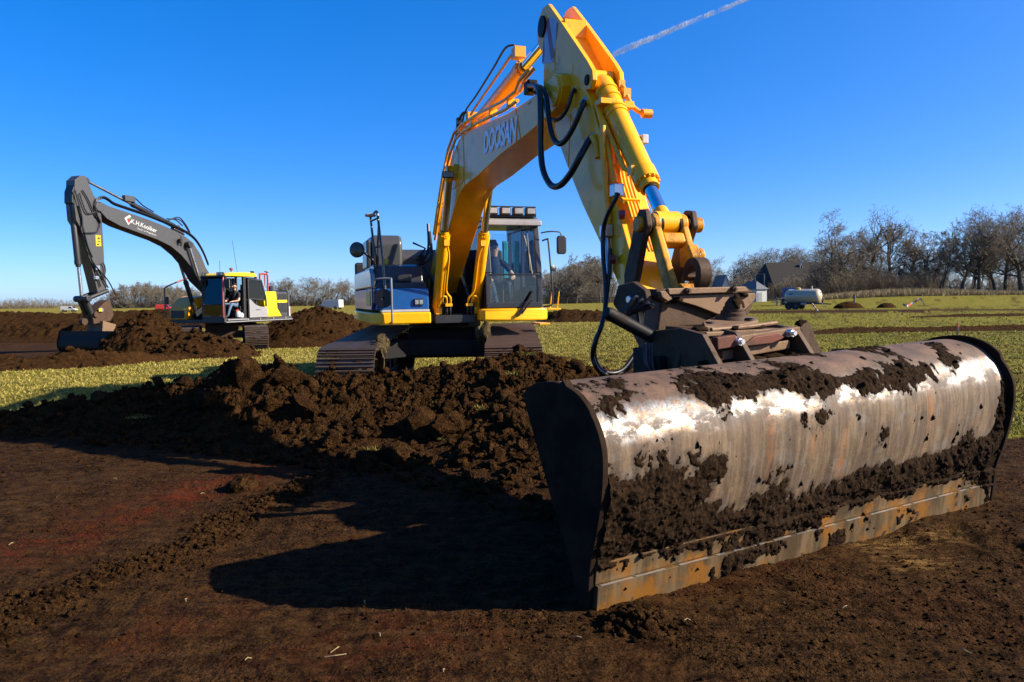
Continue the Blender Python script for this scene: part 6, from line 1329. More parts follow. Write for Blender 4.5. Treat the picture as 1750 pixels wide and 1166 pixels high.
J, E_, M_ = seated('navy_cotton', 'denim_dark', 0, 0, 0, 1.0, .06, {'l': (.42, .27, .18), 'r': (.40, -.24, .16)}, {'l': (.72, .13, -.33), 'r': (.70, -.14, -.33)}, Vector((1, 0, 0)))
hip = D.w((.20, .93, 1.72)); person('person', 'driver in navy t-shirt and jeans sitting at the levers inside the yellow excavator cab', J, E_, M_, tuple(hip), D.th, 'hair_dark', {'face': Vector((.985, .17, 0)).normalized()})
J, E_, M_ = seated('charcoal_cotton', 'denim_light', 0, 0, 0, 1.0, .02, {'l': (.30, .16, .16), 'r': (.36, -.22, .16)}, {'l': (.62, .16, -.34), 'r': (.66, -.12, -.34)}, Vector((1, 0, 0)))
hip = G2.w((.40, 1.06, 1.68)); hip[2] -= 0; person('person', 'bearded driver in charcoal t-shirt and pale jeans in the open grey excavator cab', J, E_, M_, tuple(hip), G2.th, 'hair_dark', {'face': Vector((1, 0, 0)), 'beard': True})
# ---------------------------------------------------------------- trees
def prisms(segs, n):
    """segs (k,8): p0, p1, r0, r1 -> open n-sided tubes"""
    S = np.array(segs); p0, p1, r0, r1 = S[:, 0:3], S[:, 3:6], S[:, 6], S[:, 7]; d = p1 - p0; d /= np.linalg.norm(d, axis=1)[:, None] + 1e-9
    ref = np.where(np.abs(d[:, 2:3]) > .9, np.array([[1., 0, 0]]), np.array([[0, 0, 1.]])); a = np.cross(d, ref); a /= np.linalg.norm(a, axis=1)[:, None]; b = np.cross(d, a)
    V = np.empty((len(S), 2 * n, 3))
    for k in range(n):
        t = 2 * math.pi * k / n; o = a * math.cos(t) + b * math.sin(t); V[:, k] = p0 + o * r0[:, None]; V[:, n + k] = p1 + o * r1[:, None]
    base = np.arange(len(S))[:, None] * 2 * n; F = np.stack([np.concatenate([base + k, base + (k + 1) % n, base + n + (k + 1) % n, base + n + k], 1) for k in range(n)], 1).reshape(-1, 4)
    return V.reshape(-1, 3), F
def grow(seed, H, clear=.3, spread=.6, nl=13, up=.25, twig=.022, depth=4, lean=0., crooked=.12, dens=1.0, trunk=.022):
    rs = np.random.default_rng(seed); thick, fine = [], []
    def branch(p, d, L, r, lev, rng_start):
        k = (9, 6, 5, 4, 3)[lev]; pts = [p]; rr = [r]
        for i in range(k):
            d = d + rs.normal(0, crooked * (1 + .5 * lev), 3) + np.array([0, 0, up * (.25 if lev == 0 else .16)]); d = d / np.linalg.norm(d); p = p + d * L / k; pts.append(p); rr.append(r * (1 - .78 * (i + 1) / k) if lev else r * (1 - .72 * (i + 1) / k))
        for i in range(k):
            (thick if lev <= 1 else fine).append((*pts[i], *pts[i + 1], max(rr[i], twig * .6), max(rr[i + 1], twig * .5)))
        if lev >= depth: return
        nc = int(((nl, 6, 5, 4)[lev]) * dens + rs.random())
        for c in range(nc):
            t = rng_start + (1 - rng_start) * ((c + rs.random()) / nc); t = min(t, .98); i = min(int(t * k), k - 1); q = pts[i] + (pts[i + 1] - pts[i]) * (t * k - i); dd = pts[i + 1] - pts[i]; dd = dd / np.linalg.norm(dd)
            az = rs.random() * 2 * math.pi if lev else c * 2.4 + rs.random(); ref = np.array([1., 0, 0]) if abs(dd[2]) > .8 else np.array([0, 0, 1.]); a = np.cross(dd, ref); a /= np.linalg.norm(a); b = np.cross(dd, a); out = a * math.cos(az) + b * math.sin(az)
            w = spread * (1.25 - .5 * t if lev == 0 else 1.0) + rs.normal(0, .12); nd = dd * math.cos(w) + out * math.sin(w)
            ln = L * ((.58 - .28 * max(0, t - .45)) if lev == 0 else (.62 - .25 * t)) * rs.uniform(.75, 1.2)
            branch(q, nd, ln, max(rr[i] * (.55 if lev == 0 else .6), twig * .8), lev + 1, .25)
    branch(np.zeros(3), np.array([lean, 0, 1.]), H * .80, H * trunk, 0, clear)
    allp = np.array([s[3:6] for s in fine + thick]); f = H / allp[:, 2].max(); sc = lambda L_: [(*(np.array(s[:6]) * f), s[6], s[7]) for s in L_]
    return prisms(sc(thick), 6), prisms(sc(fine), 3)
PROTO = {}
def proto(key, *a, mat='twig', **k):
    (v1, f1), (v2, f2) = grow(*a, **k); PROTO[key] = (npmesh('trunk', v1, f1, 'bark'), npmesh('crown', v2, f2, mat))
proto('oak1', 31, 1., clear=.26, spread=.95, nl=15, twig=.0017, crooked=.10, dens=1.15, trunk=.026); proto('oak2', 32, 1., clear=.30, spread=.85, nl=15, twig=.0017, crooked=.11, dens=1.15, trunk=.024); proto('oak3', 33, 1., clear=.22, spread=1.0, nl=16, twig=.0017, crooked=.10, dens=1.1, trunk=.026)
proto('slim1', 41, 1., clear=.42, spread=.62, nl=14, twig=.0034, dens=1.1, trunk=.016); proto('slim2', 42, 1., clear=.38, spread=.70, nl=14, twig=.0034, dens=1.1, trunk=.017); proto('slim3', 43, 1., clear=.34, spread=.8, nl=14, twig=.0034, dens=1.05, trunk=.018)
proto('alder', 51, 1., clear=.30, spread=1.15, nl=14, twig=.0019, up=.05, crooked=.2, dens=1.1, trunk=.022); proto('snag', 52, 1., clear=.35, spread=.55, nl=9, twig=.0017, crooked=.18, dens=.9, depth=3, trunk=.02)
def bush(key, seed, mat='brush_twig'):
    rs = np.random.default_rng(seed); seg = []
    for i in range(46):
        p = np.array([rs.normal(0, .22), rs.normal(0, .22), 0]); d = np.array([p[0] * 1.6 + rs.normal(0, .2), p[1] * 1.6 + rs.normal(0, .2), 1.]); d /= np.linalg.norm(d); L = rs.uniform(.55, 1.0); pts = [p]
        for k in range(5):
            d = d + rs.normal(0, .13, 3); d /= np.linalg.norm(d); q = pts[-1] + d * L / 5; seg.append((*pts[-1], *q, .007 * (1 - k * .15), .007 * (1 - (k + 1) * .15))); pts.append(q)
            for c in range(7):
                e = d + rs.normal(0, .55, 3); e /= np.linalg.norm(e); l = L * rs.uniform(.10, .26); r0 = pts[-2] + (q - pts[-2]) * rs.random(); m_ = r0 + e * l * .5; e2 = e + rs.normal(0, .3, 3); e2 /= np.linalg.norm(e2); seg += [(*r0, *m_, .0032, .0026), (*m_, *(m_ + e2 * l * .5), .0026, .0016)]
    S = np.array(seg); h = S[:, 5].max(); S[:, :6] /= h; S[:, 2] = np.maximum(S[:, 2], 0); S[:, 5] = np.maximum(S[:, 5], 0); v, f = prisms(S, 3); PROTO[key] = npmesh('bush', v, f, mat)
bush('bush1', 61); bush('bush2', 62); bush('bush3', 63, 'twig')
def tree(u, vtop, Y, kind, label, group, name='bare_tree', wide=1., seed=0):
    p = at(u, 510, Y); X = p[0]; z0 = float(base_h(np.array(X), np.array(Y))) - .05; ztop = at(u, vtop, Y)[2]; H = ztop - z0
    r = thing(name, label, 'tree', (X, Y, z0), random.random() * 6.28, group)
    tk, cr = PROTO[kind]
    for n, me in (('trunk', tk), ('crown', cr)): o = addobj(n, me, r); o.scale = (H * wide, H * wide, H)
    return r
def shrub(u, vtop, Y, kind, label, group, wide=1., name='bush'):
    p = at(u, 510, Y); z0 = float(base_h(np.array(p[0]), np.array(Y))) - .1; H = at(u, vtop, Y)[2] - z0
    o = addobj(name, PROTO[kind]); o.location = (p[0], Y, z0); o.scale = (H * wide, H * wide, H); o.rotation_euler = (0, 0, random.random() * 6.28); return tag(o, label, 'bush', group)
rnd = random.Random(4)
ORD = ['first', 'second', 'third', 'fourth', 'fifth', 'sixth', 'seventh', 'eighth', 'ninth', 'tenth', 'eleventh', 'twelfth', 'thirteenth', 'fourteenth', 'fifteenth', 'sixteenth', 'seventeenth', 'eighteenth', 'nineteenth', 'twentieth', 'twenty first', 'twenty second', 'twenty third', 'twenty fourth']
# far clump behind the grey excavator's arm
for i in range(24):
    u = 188 + i * 6.3 + rnd.uniform(-2, 2); top = np.interp(u, [185, 215, 235, 290, 320, 345], [500, 484, 481, 485, 488, 498]) + rnd.uniform(-3, 6)
    tree(u, top, 330 + rnd.uniform(-25, 25), 'slim%d' % (i % 3 + 1), ORD[i] + ' slender bare tree of the far clump, counted from the grey excavator arm', 'far clump of slender trees', wide=1.0)
tree(266, 489, 300, 'oak1', 'round crowned bare oak standing just right of the far clump of slender trees', None, wide=1.15)
for u, top in ((300, 500), (315, 492), (332, 494)): tree(u, top, 300, 'oak2', 'bare tree behind the yellow tool box of the grey excavator', 'trees behind the grey excavator', wide=1.1)
for i in range(14): shrub(186 + i * 11.5, 503 + rnd.uniform(-5, 6), 318 + rnd.uniform(-8, 8), 'bush3', 'pale leafless bush under the far clump of slender trees', 'bushes under the far clump', 1.2)
for i in range(13): shrub(470 + i * 12.5, 502 + rnd.uniform(-5, 6), 312 + rnd.uniform(-6, 6), 'bush3', 'pale leafless bush under the far row between the excavators', 'bushes under the far row', 1.2)
# row right of the grey excavator
for i, u in enumerate((474, 487, 499, 512, 524, 536, 549, 561, 574, 586, 597, 609, 622)):
    tree(u, (478, 473, 474, 479, 472, 470, 471, 476, 480, 478, 474, 473, 476)[i] + rnd.uniform(-2, 3), 300 + rnd.uniform(-18, 18), ('oak1', 'slim3', 'oak2', 'oak3')[i % 4], ORD[i] + ' bare tree from the grey excavator in the far row between both machines', 'far row between the excavators', wide=1.05)
for i, u in enumerate((635, 655, 690, 720)): tree(u, 480 + rnd.uniform(-4, 6), 320, 'oak%d' % (i % 3 + 1), 'bare tree half hidden behind the body of the yellow excavator', 'trees behind the yellow excavator')
# wood right of the yellow cab
for i in range(16):
    u = 936 + i * 7.4 + rnd.uniform(-3, 3); top = np.interp(u, [930, 960, 1000, 1040, 1060], [455, 446, 433, 436, 470]) + rnd.uniform(-4, 9)
    tree(u, top, 205 + rnd.uniform(-20, 20), ('slim1', 'oak2', 'slim2', 'oak3')[i % 4], ORD[i] + ' bare tree from the yellow cab in the wood behind it', 'wood behind the yellow cab', wide=1.05)
for i in range(11): shrub(938 + i * 10.5, 476 + rnd.uniform(-8, 10), 198 + rnd.uniform(-6, 6), 'bush3', 'leafless bush under the wood behind the yellow cab', 'bushes behind the yellow cab', 1.0)
for i in range(7): tree(1066 + i * 17, 452 + rnd.uniform(-5, 10) + (10 if i > 3 else 0), 215 + rnd.uniform(-10, 10), ('oak2', 'slim2', 'oak3')[i % 3], 'bare tree behind the yellow arm, joining the wood to the farm trees', 'trees behind the yellow arm', wide=1.05)
# beyond the coupler, round the farm
tree(1206, 438, 150, 'oak1', 'spreading bare tree beside the lifting hook of the yellow excavator', None, wide=.9)
for i, (u, top) in enumerate(((1178, 470), (1226, 462), (1240, 458), (1254, 452), (1268, 450), (1282, 438), (1297, 428), (1312, 424), (1328, 420), (1344, 419), (1360, 418), (1376, 422), (1392, 412), (1270, 446), (1305, 430), (1335, 424), (1368, 420))):
    tree(u, top + rnd.uniform(-3, 3), 235 + rnd.uniform(-12, 12), ('oak2', 'oak3', 'oak1')[i % 3], 'bare tree rising behind the dark thatched barn', 'trees behind the barn', wide=1.0)
for i in range(9): shrub(1212 + i * 9.5, 470 + rnd.uniform(-6, 8), 215, 'bush3', 'grey leafless bush left of the dark barn', 'bushes by the barn', .9)
for i, (u, top) in enumerate(((1318, 484), (1338, 476), (1352, 470), (1366, 462), (1380, 468), (1394, 458), (1408, 462))): shrub(u, top, 176 + rnd.uniform(-4, 4), ('bush3', 'bush1')[i % 2], 'leafless bush screening the front of the dark barn', 'bushes before the barn', .8)
# the big clump on the right
tree(1418, 362, 150, 'alder', 'tall dark alder with flat side branches at the edge of the right hand thicket', None, wide=1.0)
tree(1440, 366, 152, 'alder', 'second dark alder, its trunk close beside the tall flat branched one', None, wide=.9)
tree(1492, 346, 158, 'snag', 'tallest pale open crowned tree rising out of the thicket', None, wide=1.1); tree(1520, 352, 160, 'snag', 'thin pale tree beside the tallest one in the thicket', None, wide=.9)
for i, (u, top) in enumerate(((1466, 384), (1508, 380), (1534, 374), (1556, 380), (1582, 394))):
    tree(u, top + rnd.uniform(-3, 4), 156 + rnd.uniform(-5, 8), ('slim3', 'oak2', 'slim2', 'oak3')[i % 4], ORD[i] + ' bushy brown tree from the flat branched alders inside the thicket', 'trees of the thicket', wide=1.05)
for i in range(26):
    u = 1396 + (i % 13) * 16 + rnd.uniform(-5, 5); top = (462 if i < 13 else 438) + rnd.uniform(-16, 12) + (18 if u < 1425 else 0)
    shrub(u, top, (146 if i < 13 else 158) + rnd.uniform(-3, 3), ('bush1', 'bush2')[i % 2], ('tangled brown low bush along the front of the thicket' if i < 13 else 'taller tangled brown bush deeper in the thicket'), 'front brush of the thicket' if i < 13 else 'deep brush of the thicket', .62)
for i, (u, top, k, w) in enumerate(((1611, 372, 'slim1', .7), (1643, 366, 'oak2', .95), (1662, 354, 'oak1', .95), (1672, 348, 'oak3', .9), (1700, 372, 'oak2', .9), (1718, 362, 'oak1', 1.0), (1745, 344, 'oak3', 1.0), (1775, 350, 'oak2', 1.0), (1810, 358, 'oak1', 1.0), (1850, 352, 'oak3', 1.), (1900, 360, 'oak2', 1.))):
    tree(u, top, 148 + (i % 3) * 4, k, ('slender bare tree standing alone between thicket and oak row' if i == 0 else ORD[i - 1] + ' large bare oak from the slender lone tree along the field edge'), None if i == 0 else 'oak row along the field edge', wide=w)
for i in range(11): tree(1600 + i * 24 + rnd.uniform(-4, 4), 436 + rnd.uniform(-14, 14), 205 + rnd.uniform(-10, 10), ('slim2', 'oak3', 'slim3')[i % 3], 'smaller bare tree in the wood behind the oak row', 'wood behind the oak row', wide=1.1)
for i in range(15): shrub(1606 + i * 15 + rnd.uniform(-4, 4), 468 + rnd.uniform(-12, 10), 175 + rnd.uniform(-6, 6), ('bush1', 'bush3')[i % 2], 'low dark bush beneath the oak row', 'bushes beneath the oak row', .9)
# low far hedge lines on the horizon
def hedge(u0, u1, Y, v0, v1, n, label, kind_='bush3', wide=1.6):
    VV = []; FF = []; o = 0
    src = PROTO[kind_]; V0 = np.empty(len(src.vertices) * 3, np.float32); src.vertices.foreach_get('co', V0); V0 = V0.reshape(-1, 3); F0 = np.array([p.vertices[:] for p in src.polygons])
    for i in range(n):
        u = u0 + (u1 - u0) * (i + rnd.random()) / n; p = at(u, 510, Y + rnd.uniform(-15, 15)); z0 = float(base_h(np.array(p[0]), np.array(p[1]))) - .1; H = at(u, rnd.uniform(v0, v1), p[1])[2] - z0; a = rnd.random() * 6.28; c, s = math.cos(a), math.sin(a)
        VV.append(V0 @ np.array([[c, s, 0], [-s, c, 0], [0, 0, 1]]) * np.array([H * wide, H * wide, H]) + np.array([p[0], p[1], z0])); FF.append(F0 + o); o += len(V0)
    tag(addobj('far_hedge', npmesh('far_hedge', np.concatenate(VV), np.concatenate(FF), 'twig')), label, 'hedge', kind='stuff')
hedge(-150, 120, 420, 506, 514, 12, 'hazy low hedge on the horizon at the far left'); hedge(100, 470, 700, 516, 520, 12, 'thin far hedge line on the horizon behind the grey excavator', wide=4.); hedge(440, 940, 800, 513, 517, 12, 'thin far hedge line on the horizon behind the yellow excavator', wide=5.)
# dead reeds along the ditch at the field edge
rs = np.random.default_rng(77); n = 16000; uu = rs.uniform(1395, 1760, n); yy = 128 + rs.uniform(-4, 8, n); xx = np.array([(u - 875) / 1250 for u in uu]) * yy; hh = rs.uniform(.5, 1.5, n) * np.clip(1.1 - np.abs(uu - 1540) / 330, .15, 1); zz = base_h(xx, yy); az = rs.random(n) * 6.28; w = .05
V = np.stack([np.stack([xx - np.cos(az) * w, yy - np.sin(az) * w, zz], 1), np.stack([xx + np.cos(az) * w, yy + np.sin(az) * w, zz], 1), np.stack([xx + rs.normal(0, .2, n), yy + rs.normal(0, .2, n), zz + hh], 1)], 1).reshape(-1, 3)
me = npmesh('dead_reeds', V, np.arange(len(V)).reshape(-1, 3), 'straw', False); tag(addobj('dead_reeds', me), 'strip of dead straw coloured reeds along the ditch before the thicket', 'reeds', kind='stuff')

# ---------------------------------------------------------------- farm buildings
def gz(X, Y): return float(base_h(np.array(X), np.array(Y)))
Y0 = 192; xl, xr = at(1312, 505, Y0)[0], at(1452, 505, Y0)[0]; zb = gz((xl + xr) / 2, Y0) - .2; L_ = xr - xl; Wd = 11.; eh = at(1350, 487, Y0)[2] - zb; rh = at(1350, 450, Y0)[2] - zb
barn = thing('barn', 'long dark timber barn under a steep thatched roof behind the tanker', 'barn', (xl, Y0, zb))
m = MB(); m.bb(0, L_, 0, Wd, 0, eh); m.build('wall', 'barn_board', barn)
m = MB(); m.prism([(-.9, eh - .5), (Wd / 2, rh), (Wd + .9, eh - .5), (Wd + .9, eh - .15), (Wd / 2, rh + .45), (-.9, eh - .15)], 1.2, L_ + .4, 'x'); m.add([(1.2, -.9, eh - .15), (1.2, Wd + .9, eh - .15), (1.2, Wd / 2, rh + .45), (-1.2, Wd / 2, eh - .3), (-1.2, -.7, eh - .3), (-1.2, Wd + .7, eh - .3)], [(0, 2, 3, 4), (2, 1, 5, 3), (0, 4, 3, 5, 1)]); m.build('roof', 'thatch', barn)
for x in (3.2, 6.1):
    m = MB(); m.bb(x, x + 1.5, -.08, -.01, .7, 2.5); f = m.build('window', 'white_plaster', barn); m = MB(); m.bb(x + .14, x + 1.36, -.11, -.085, .84, 2.36); m.build('pane', 'window_dark', f)
m = MB(); m.bb(.8, 2.4, -.06, -.005, .1, 2.3); m.build('door', 'dark_wood', barn)
for k in range(9): m = MB(); m.bb(7.7 + k * 1.25, 7.76 + k * 1.25, -.05, -.002, .1, eh - .5); m.build('batten', 'dark_wood', barn)
q = at(1381, 459, Y0 - .5); m = MB(); px0 = q[0] - xl; zz0 = q[2] - zb
m.add([(px0 - .55, 3.9, zz0), (px0 - .35, 3.9, zz0), (px0 + .05, 3.9, zz0 + 1.5), (px0 - .05, 3.9, zz0 + 1.7), (px0 + .5, 3.9, zz0), (px0 + .3, 3.9, zz0), (px0 - .55, 4.6, zz0), (px0 + .5, 4.6, zz0), (px0 - .05, 4.6, zz0 + 1.7)], [(0, 1, 2, 3), (3, 2, 5, 4), (6, 0, 3, 8), (4, 7, 8, 3)]); m.build('gable_trim', 'white_plaster', barn)
Y0 = 138; xl, xr = at(1290, 505, Y0)[0], at(1310.5, 505, Y0)[0]; zb = gz(xl, Y0) - .2; wh = at(1300, 494, Y0)[2] - zb; L_ = xr - xl; ap = at(1281, 481, Y0 + 3)[2] - zb
hs = thing('outbuilding', 'small white plastered outbuilding with grey slate roof before the barn', 'building', (xr, Y0, zb), R(18))
m = MB(); m.bb(-L_, 0, 0, 6., 0, wh); m.build('wall', 'white_plaster', hs); m = MB(); m.add([(-L_ - .3, -.3, wh - .05), (.3, -.3, wh - .05), (.3, 6.3, wh - .05), (-L_ - .3, 6.3, wh - .05), (-L_ * .5, 1.6, ap), (-L_ * .5, 4.4, ap)], [(0, 1, 4), (1, 2, 5, 4), (2, 3, 5), (3, 0, 4, 5), (3, 2, 1, 0)]); m.build('roof', 'slate', hs)
m = MB(); m.bb(-2., -1.1, -.06, -.005, 0, 2.); m.build('door', 'light_grey_paint', hs)
Y0 = 140; q = at(1241, 505, Y0); zb = gz(q[0], Y0) - .2; gh = at(1241, 472, Y0)[2] - zb
fh = thing('farmhouse', 'white gabled farmhouse half hidden by trees left of the outbuilding', 'house', (q[0], Y0, zb))
m = MB(); m.prism([(-1.1, 0), (1.1, 0), (1.1, gh - 3.2), (0, gh), (-1.1, gh - 3.2)], 0, 7.); m.build('wall', 'white_plaster', fh); m = MB(); m.prism([(-1.35, gh - 3.4), (0, gh + .3), (1.35, gh - 3.4), (1.2, gh - 3.6), (0, gh - .1), (-1.2, gh - 3.6)], -.15, 7.1); m.build('roof', 'slate', fh)
m = MB(); m.bb(-.4, .4, -.06, -.005, 1.2, 2.6); f = m.build('window', 'dark_wood', fh); m = MB(); m.bb(-.32, .32, -.09, -.065, 1.28, 2.52); m.build('pane', 'window_dark', f)
Y0 = 150; a, b = at(1290, 505, Y0), at(1306, 505, Y0); zb = gz(a[0], Y0) - .1; th_ = at(1298, 468.5, Y0)[2]
m = MB(); m.tube([(a[0], Y0, zb), (a[0], Y0, th_), (b[0], Y0, th_), (b[0], Y0, zb)], .12, 6); tag(m.build('portal_frame', 'pole_grey'), 'thin grey goal shaped steel frame standing before the barn', 'frame')
# rail fences
def fence(name, label, u0, u1, Y, v_top, npost, mat, rails=2):
    a, b = at(u0, 505, Y), at(u1, 505, Y); za = gz(a[0], Y); h = at((u0 + u1) / 2, v_top, Y)[2] - za
    r = thing(name, label, 'fence', (a[0], Y, za)); L_ = b[0] - a[0]
    for i in range(npost): m = MB(); x = L_ * i / (npost - 1); m.bb(x - .07, x + .07, -.07, .07, -.1, h); m.build('post', mat, r)
    for k in range(rails): m = MB(); z = h * (.85 - .4 * k); m.bb(0, L_, -.10, -.075, z - .06, z + .06); m.build('rail', mat, r)
fence('rail_fence', 'dark rail fence before the white outbuilding', 1284, 1312, 145, 504.5, 5, 'dark_wood'); fence('rail_fence', 'long dark rail fence under the wood behind the yellow arm', 945, 1068, 175, 508, 14, 'dark_wood')
fence('field_gate', 'weathered wooden gate standing left of the tanker', 1328, 1342, 92, 508, 3, 'weathered_wood', 2)
st = thing('stile', 'slanting stack of weathered planks left of the tanker', 'stile', tuple(gnd(1324, 519)))
for k in range(3): m = MB(); m.box((-.3 + k * .35, 0, .42), (.10, .12, 1.1), Matrix.Rotation(R(42), 3, 'Y')); m.build('plank', 'weathered_wood', st)
for u, v0, v1 in ((1460, 515, 503), (1566, 506, 494)):
    p = gnd(u, v0, .4); h = at(u, v1, p[1])[2]; m = MB(); m.tube([(p[0], p[1], .2), (p[0], p[1], h)], .13, 6); tag(m.build('fence_post', 'weathered_wood'), 'pale weathered post at the edge of the ditch' if u < 1500 else 'pale weathered post in front of the thicket', 'post')

# ---------------------------------------------------------------- tanker, truck, van
p = gnd(1352, 529); tk = thing('tanker_trailer', 'cream tank trailer on twin wheels parked on the grass', 'trailer', (p[0], p[1], gz(p[0], p[1])), R(-42))
m = MB(); m.lathe([(.05, -.32), (.35, -.27), (.58, -.14), (.68, .0), (.70, .1), (.70, 2.75), (.68, 2.85), (.58, 3.0), (.35, 3.12), (.05, 3.17)], (-.25, 0, 1.28), (1, 0, 0), 32); m.build('tank', 'cream_paint', tk, ang=50)
m = MB(); m.lathe([(.22, 0), (.22, .10), (.12, .16)], (.7, 0, 1.97), (0, 0, 1), 18); m.build('hatch', 'signal_yellow', tk); m = MB(); m.lathe([(.07, 0), (.07, .2), (.02, .32)], (2.0, 0, 1.96), (0, 0, 1), 12); m.build('vent', 'cream_paint', tk)
m = MB(); m.bb(-.7, 2.9, -.45, .45, .50, .62); m.build('chassis', 'charcoal_paint', tk, bevel=.01); m = MB(); m.tube([(2.9, -.35, .55), (3.8, 0, .5)], .05, 6); m.tube([(2.9, .35, .55), (3.8, 0, .5)], .05, 6); m.build('drawbar', 'charcoal_paint', tk)
for x in (.05, .75):
    for s in (-1, 1):
        m = MB(); m.ring((x, s * .72, .35), (0, 1, 0), .35, .17, .24, 22); w = m.build('wheel', 'tyre', tk, bevel=.03); m = MB(); m.cyl((x, s * .64, .35), (x, s * .80, .35), .17, n=16); m.build('rim', 'charcoal_paint', w)
m = MB(); m.bb(1.2, 1.7, -.74, -.55, .45, .66); m.build('mudguard', 'light_grey_paint', tk); m = MB(); m.ring((3.1, -.3, .8), (1, .4, 0), .18, .03, .1, 18); m.build('jockey_wheel', 'tyre', tk); m = MB(); m.tube([(3.1, -.3, .2), (3.1, -.3, 1.0)], .03, 6); m.build('jockey_leg', 'zinc', tk); m = MB(); m.bb(-.75, -.62, -.6, .6, .45, 1.05); m.build('bumper', 'charcoal_paint', tk, bevel=.01)
m = MB(); m.prism([(0.0, 1.42), (.45, 1.45), (.42, 1.56), (.05, 1.54)], -.70, -.688); m.build('maker_mark', 'blue_print', tk); m = MB(); m.box((2.86, -.12, 1.62), (.04, .5, .07)); m.build('reflector', 'tape_red', tk); m = MB(); m.box((2.88, -.12, 1.08), (.04, .3, .06)); m.build('reflector', 'tape_white', tk)
a = gnd(1397.5, 532); b = at(1388, 519, a[1] + .5); pole = thing('striped_pole', 'red and white striped pole leaning against the tanker drawbar', 'pole', tuple(a))
for k in range(5): m = MB(); A_ = Vector(b - a) * (k / 5); B_ = Vector(b - a) * ((k + 1) / 5); m.cyl(A_, B_, .06, n=8); m.build('band', ('tape_white', 'tape_red')[k % 2], pole)
p = gnd(1349, 521.5, .05); tr = thing('box_truck', 'blue open backed truck body parked behind the cream tanker', 'truck', (p[0], p[1], gz(p[0], p[1])), R(-20))
m = MB(); m.bb(-.9, 1.1, -.8, .8, .6, 2.3); m.build('body', 'blue_paint', tr, bevel=.05); m = MB(); m.bb(-.6, .5, -.83, -.81, 1.4, 2.15); m.build('inside_shade', 'window_dark', tr); m = MB(); m.bb(.6, 1.05, -.83, -.81, 1.9, 2.2); m.build('marking', 'light_grey_paint', tr)  # dark sheet stands for the shaded inside of the body
for x in (-.5, .7):
    for s in (-1, 1): m = MB(); m.ring((x, s * .7, .35), (0, 1, 0), .35, .12, .2, 18); m.build('wheel', 'tyre', tr)
def van(u, v, Y, label, mat, rz, k=1., cat='van', name='van'):
    p = at(u, v, Y); z = gz(p[0], p[1]); r = thing(name, label, cat, (p[0], Y, z), rz)
    m = MB(); m.prism([(-2.4 * k, .4), (2.4 * k, .4), (2.45 * k, .95 * k), (1.75 * k, 1.15 * k), (1.1 * k, 1.95 * k), (-2.35 * k, 2.0 * k)], -.9, .9); m.build('body', mat, r, bevel=.08)
    m = MB(); m.add([(1.14 * k, -.75, 1.85 * k), (1.14 * k, .75, 1.85 * k), (1.70 * k, .78, 1.2 * k), (1.70 * k, -.78, 1.2 * k)], [(0, 1, 2, 3)]); [m.v.__setitem__(i, (q[0] + .03, q[1], q[2] + .03)) for i, q in enumerate(m.v)]; m.build('windscreen', 'window_dark', r)
    m = MB(); m.prism([(.3 * k, 1.2 * k), (1.5 * k, 1.2 * k), (1.05 * k, 1.8 * k), (.3 * k, 1.8 * k)], -.92, -.905); m.build('window', 'window_dark', r)
    for x in (-1.5 * k, 1.5 * k):
        for s in (-1, 1): m = MB(); m.ring((x, s * .8, .33), (0, 1, 0), .33, .12, .2, 18); m.build('wheel', 'tyre', r)
van(566, 517, 150, 'white van parked far away behind the soil heap between the excavators', 'white_paint', R(160)); van(281, 523, 180, 'small orange red car far away beside the clump of slender trees', 'tape_red', R(10), .8, 'car', 'car'); van(118, 527, 190, 'white car far away behind the soil banks left of the grey arm', 'white_paint', R(10), .75, 'car', 'car')

# ---------------------------------------------------------------- barrier tape and stakes
def tape(label, pts, Y, w, nseg, name='barrier_tape'):
    P = smooth_path([Vector(at(u, v, Y + dy)) for u, v, dy in pts], 8); r = thing(name, label, 'barrier tape', tuple(P[0])); o = P[0]; L_ = len(P) - 1
    for k in range(nseg):
        i0, i1 = int(L_ * k / nseg), int(L_ * (k + 1) / nseg); m = MB(); V = []
        for q in P[i0:i1 + 1]: V += [q - o + Vector((0, 0, w / 2)), q - o - Vector((0, .02, w / 2)), q - o + Vector((0, .012, -w / 2)), q - o + Vector((0, .02, w / 2))]
        n = len(V) // 4; m.add(V, [(4 * a + j, 4 * a + (j + 1) % 4, 4 * a + 4 + (j + 1) % 4, 4 * a + 4 + j) for a in range(n - 1) for j in range(4)]); m.build('stripe', ('tape_red', 'tape_white')[k % 2], r)
tape('crumpled red and white barrier tape lying on the field before the thicket', [(1543, 520, 0), (1550, 523, -1), (1558, 519, 0), (1566, 514, 0), (1573, 511, 0), (1577, 517, -.5), (1580, 524, -1)], 78, .20, 9)
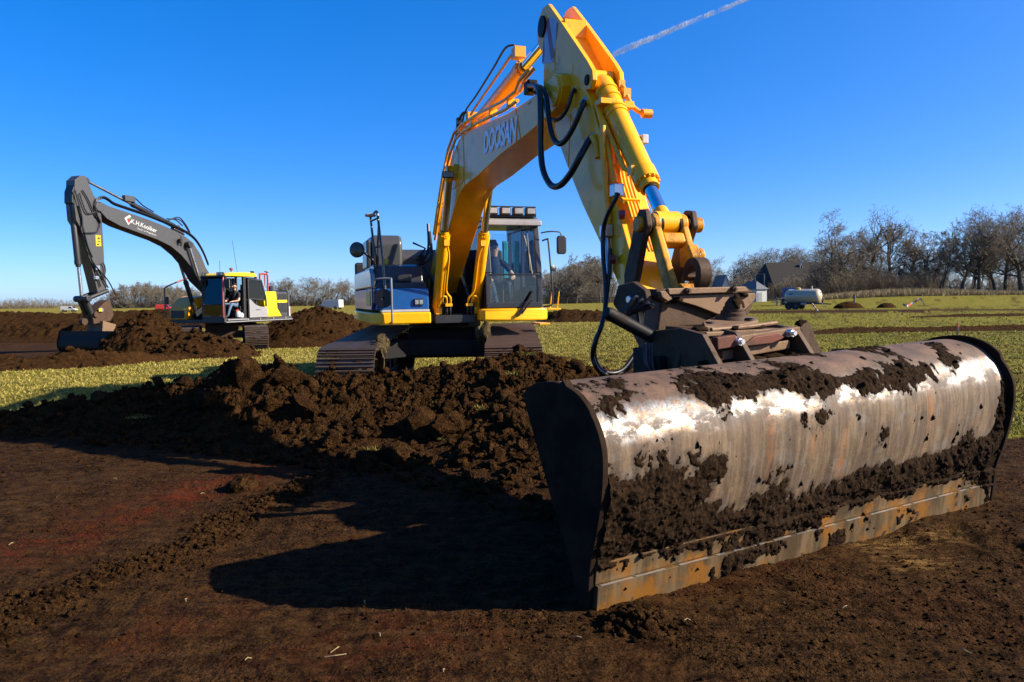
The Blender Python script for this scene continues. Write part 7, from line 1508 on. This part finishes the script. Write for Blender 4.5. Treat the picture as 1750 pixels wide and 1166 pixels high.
tape('red and white barrier tape stretched low behind the yellow cab step', [(944, 535, 0), (956, 533, 0), (968, 532, 0), (985, 534, 0), (1000, 537, 0)], 52, .16, 11)
for u, v0, v1, lab in ((1637, 571, 551, 'slim wooden stake with orange tip beside the furrow beyond the bucket'), (1003, 542, 532, 'short wooden stake with orange tip behind the hanging hoses'), (947, 517, 509, 'far thin stake with orange tip right of the yellow cab step')):
    p = gnd(u, v0); h = at(u, v1, p[1])[2] - gz(p[0], p[1]); s = thing('survey_stake', lab, 'stake', (p[0], p[1], gz(p[0], p[1]) - .05)); w = .02 + .0004 * p[1]
    m = MB(); m.bb(-w, w, -w, w, 0, h * .72); m.build('shaft', 'weathered_wood', s); m = MB(); m.bb(-w * 1.1, w * 1.1, -w * 1.1, w * 1.1, h * .72, h); m.build('tip', 'stake_orange', s)

# ---------------------------------------------------------------- contrail
a = at(1034, 99, 3000); b = at(1310, -16, 3000); d = b - a; nS, nR = 360, 14; VV = []; FF = []
tt = np.linspace(0, 1.25, nS)[:, None]; ph = np.linspace(0, 2 * np.pi, nR, endpoint=False)[None, :]
for sh, k0 in enumerate((.45, .8, 1.15, 1.5)):
    rad = k0 * (11.5 - 3.5 * tt) * (1 + .8 * fbm(tt * 22 + sh * 9 + 0 * ph, 1.6 * np.cos(ph) + 0 * tt, 801 + sh, 4, .6)) * ss(-.01, .08, tt)
    ctr = a[None, None, :] + d[None, None, :] * tt[..., None]; wob = 6 * fbm(tt * 7, 0 * tt + 3, 811, 4)
    Vc = ctr + np.stack([0 * rad, rad * np.cos(ph) * 1.2, rad * np.sin(ph) * .75 + wob], -1); k_ = np.arange(nR)[None, :]; i_ = np.arange(nS - 1)[:, None] * nR
    FF.append(np.stack([i_ + k_, i_ + (k_ + 1) % nR, i_ + nR + (k_ + 1) % nR, i_ + nR + k_], -1).reshape(-1, 4) + sh * nS * nR); VV.append(Vc.reshape(-1, 3))
tag(addobj('contrail', npmesh('contrail', np.concatenate(VV), np.concatenate(FF), 'contrail_ice')), 'thin white ragged contrail crossing the blue sky beside the arm top', 'contrail')
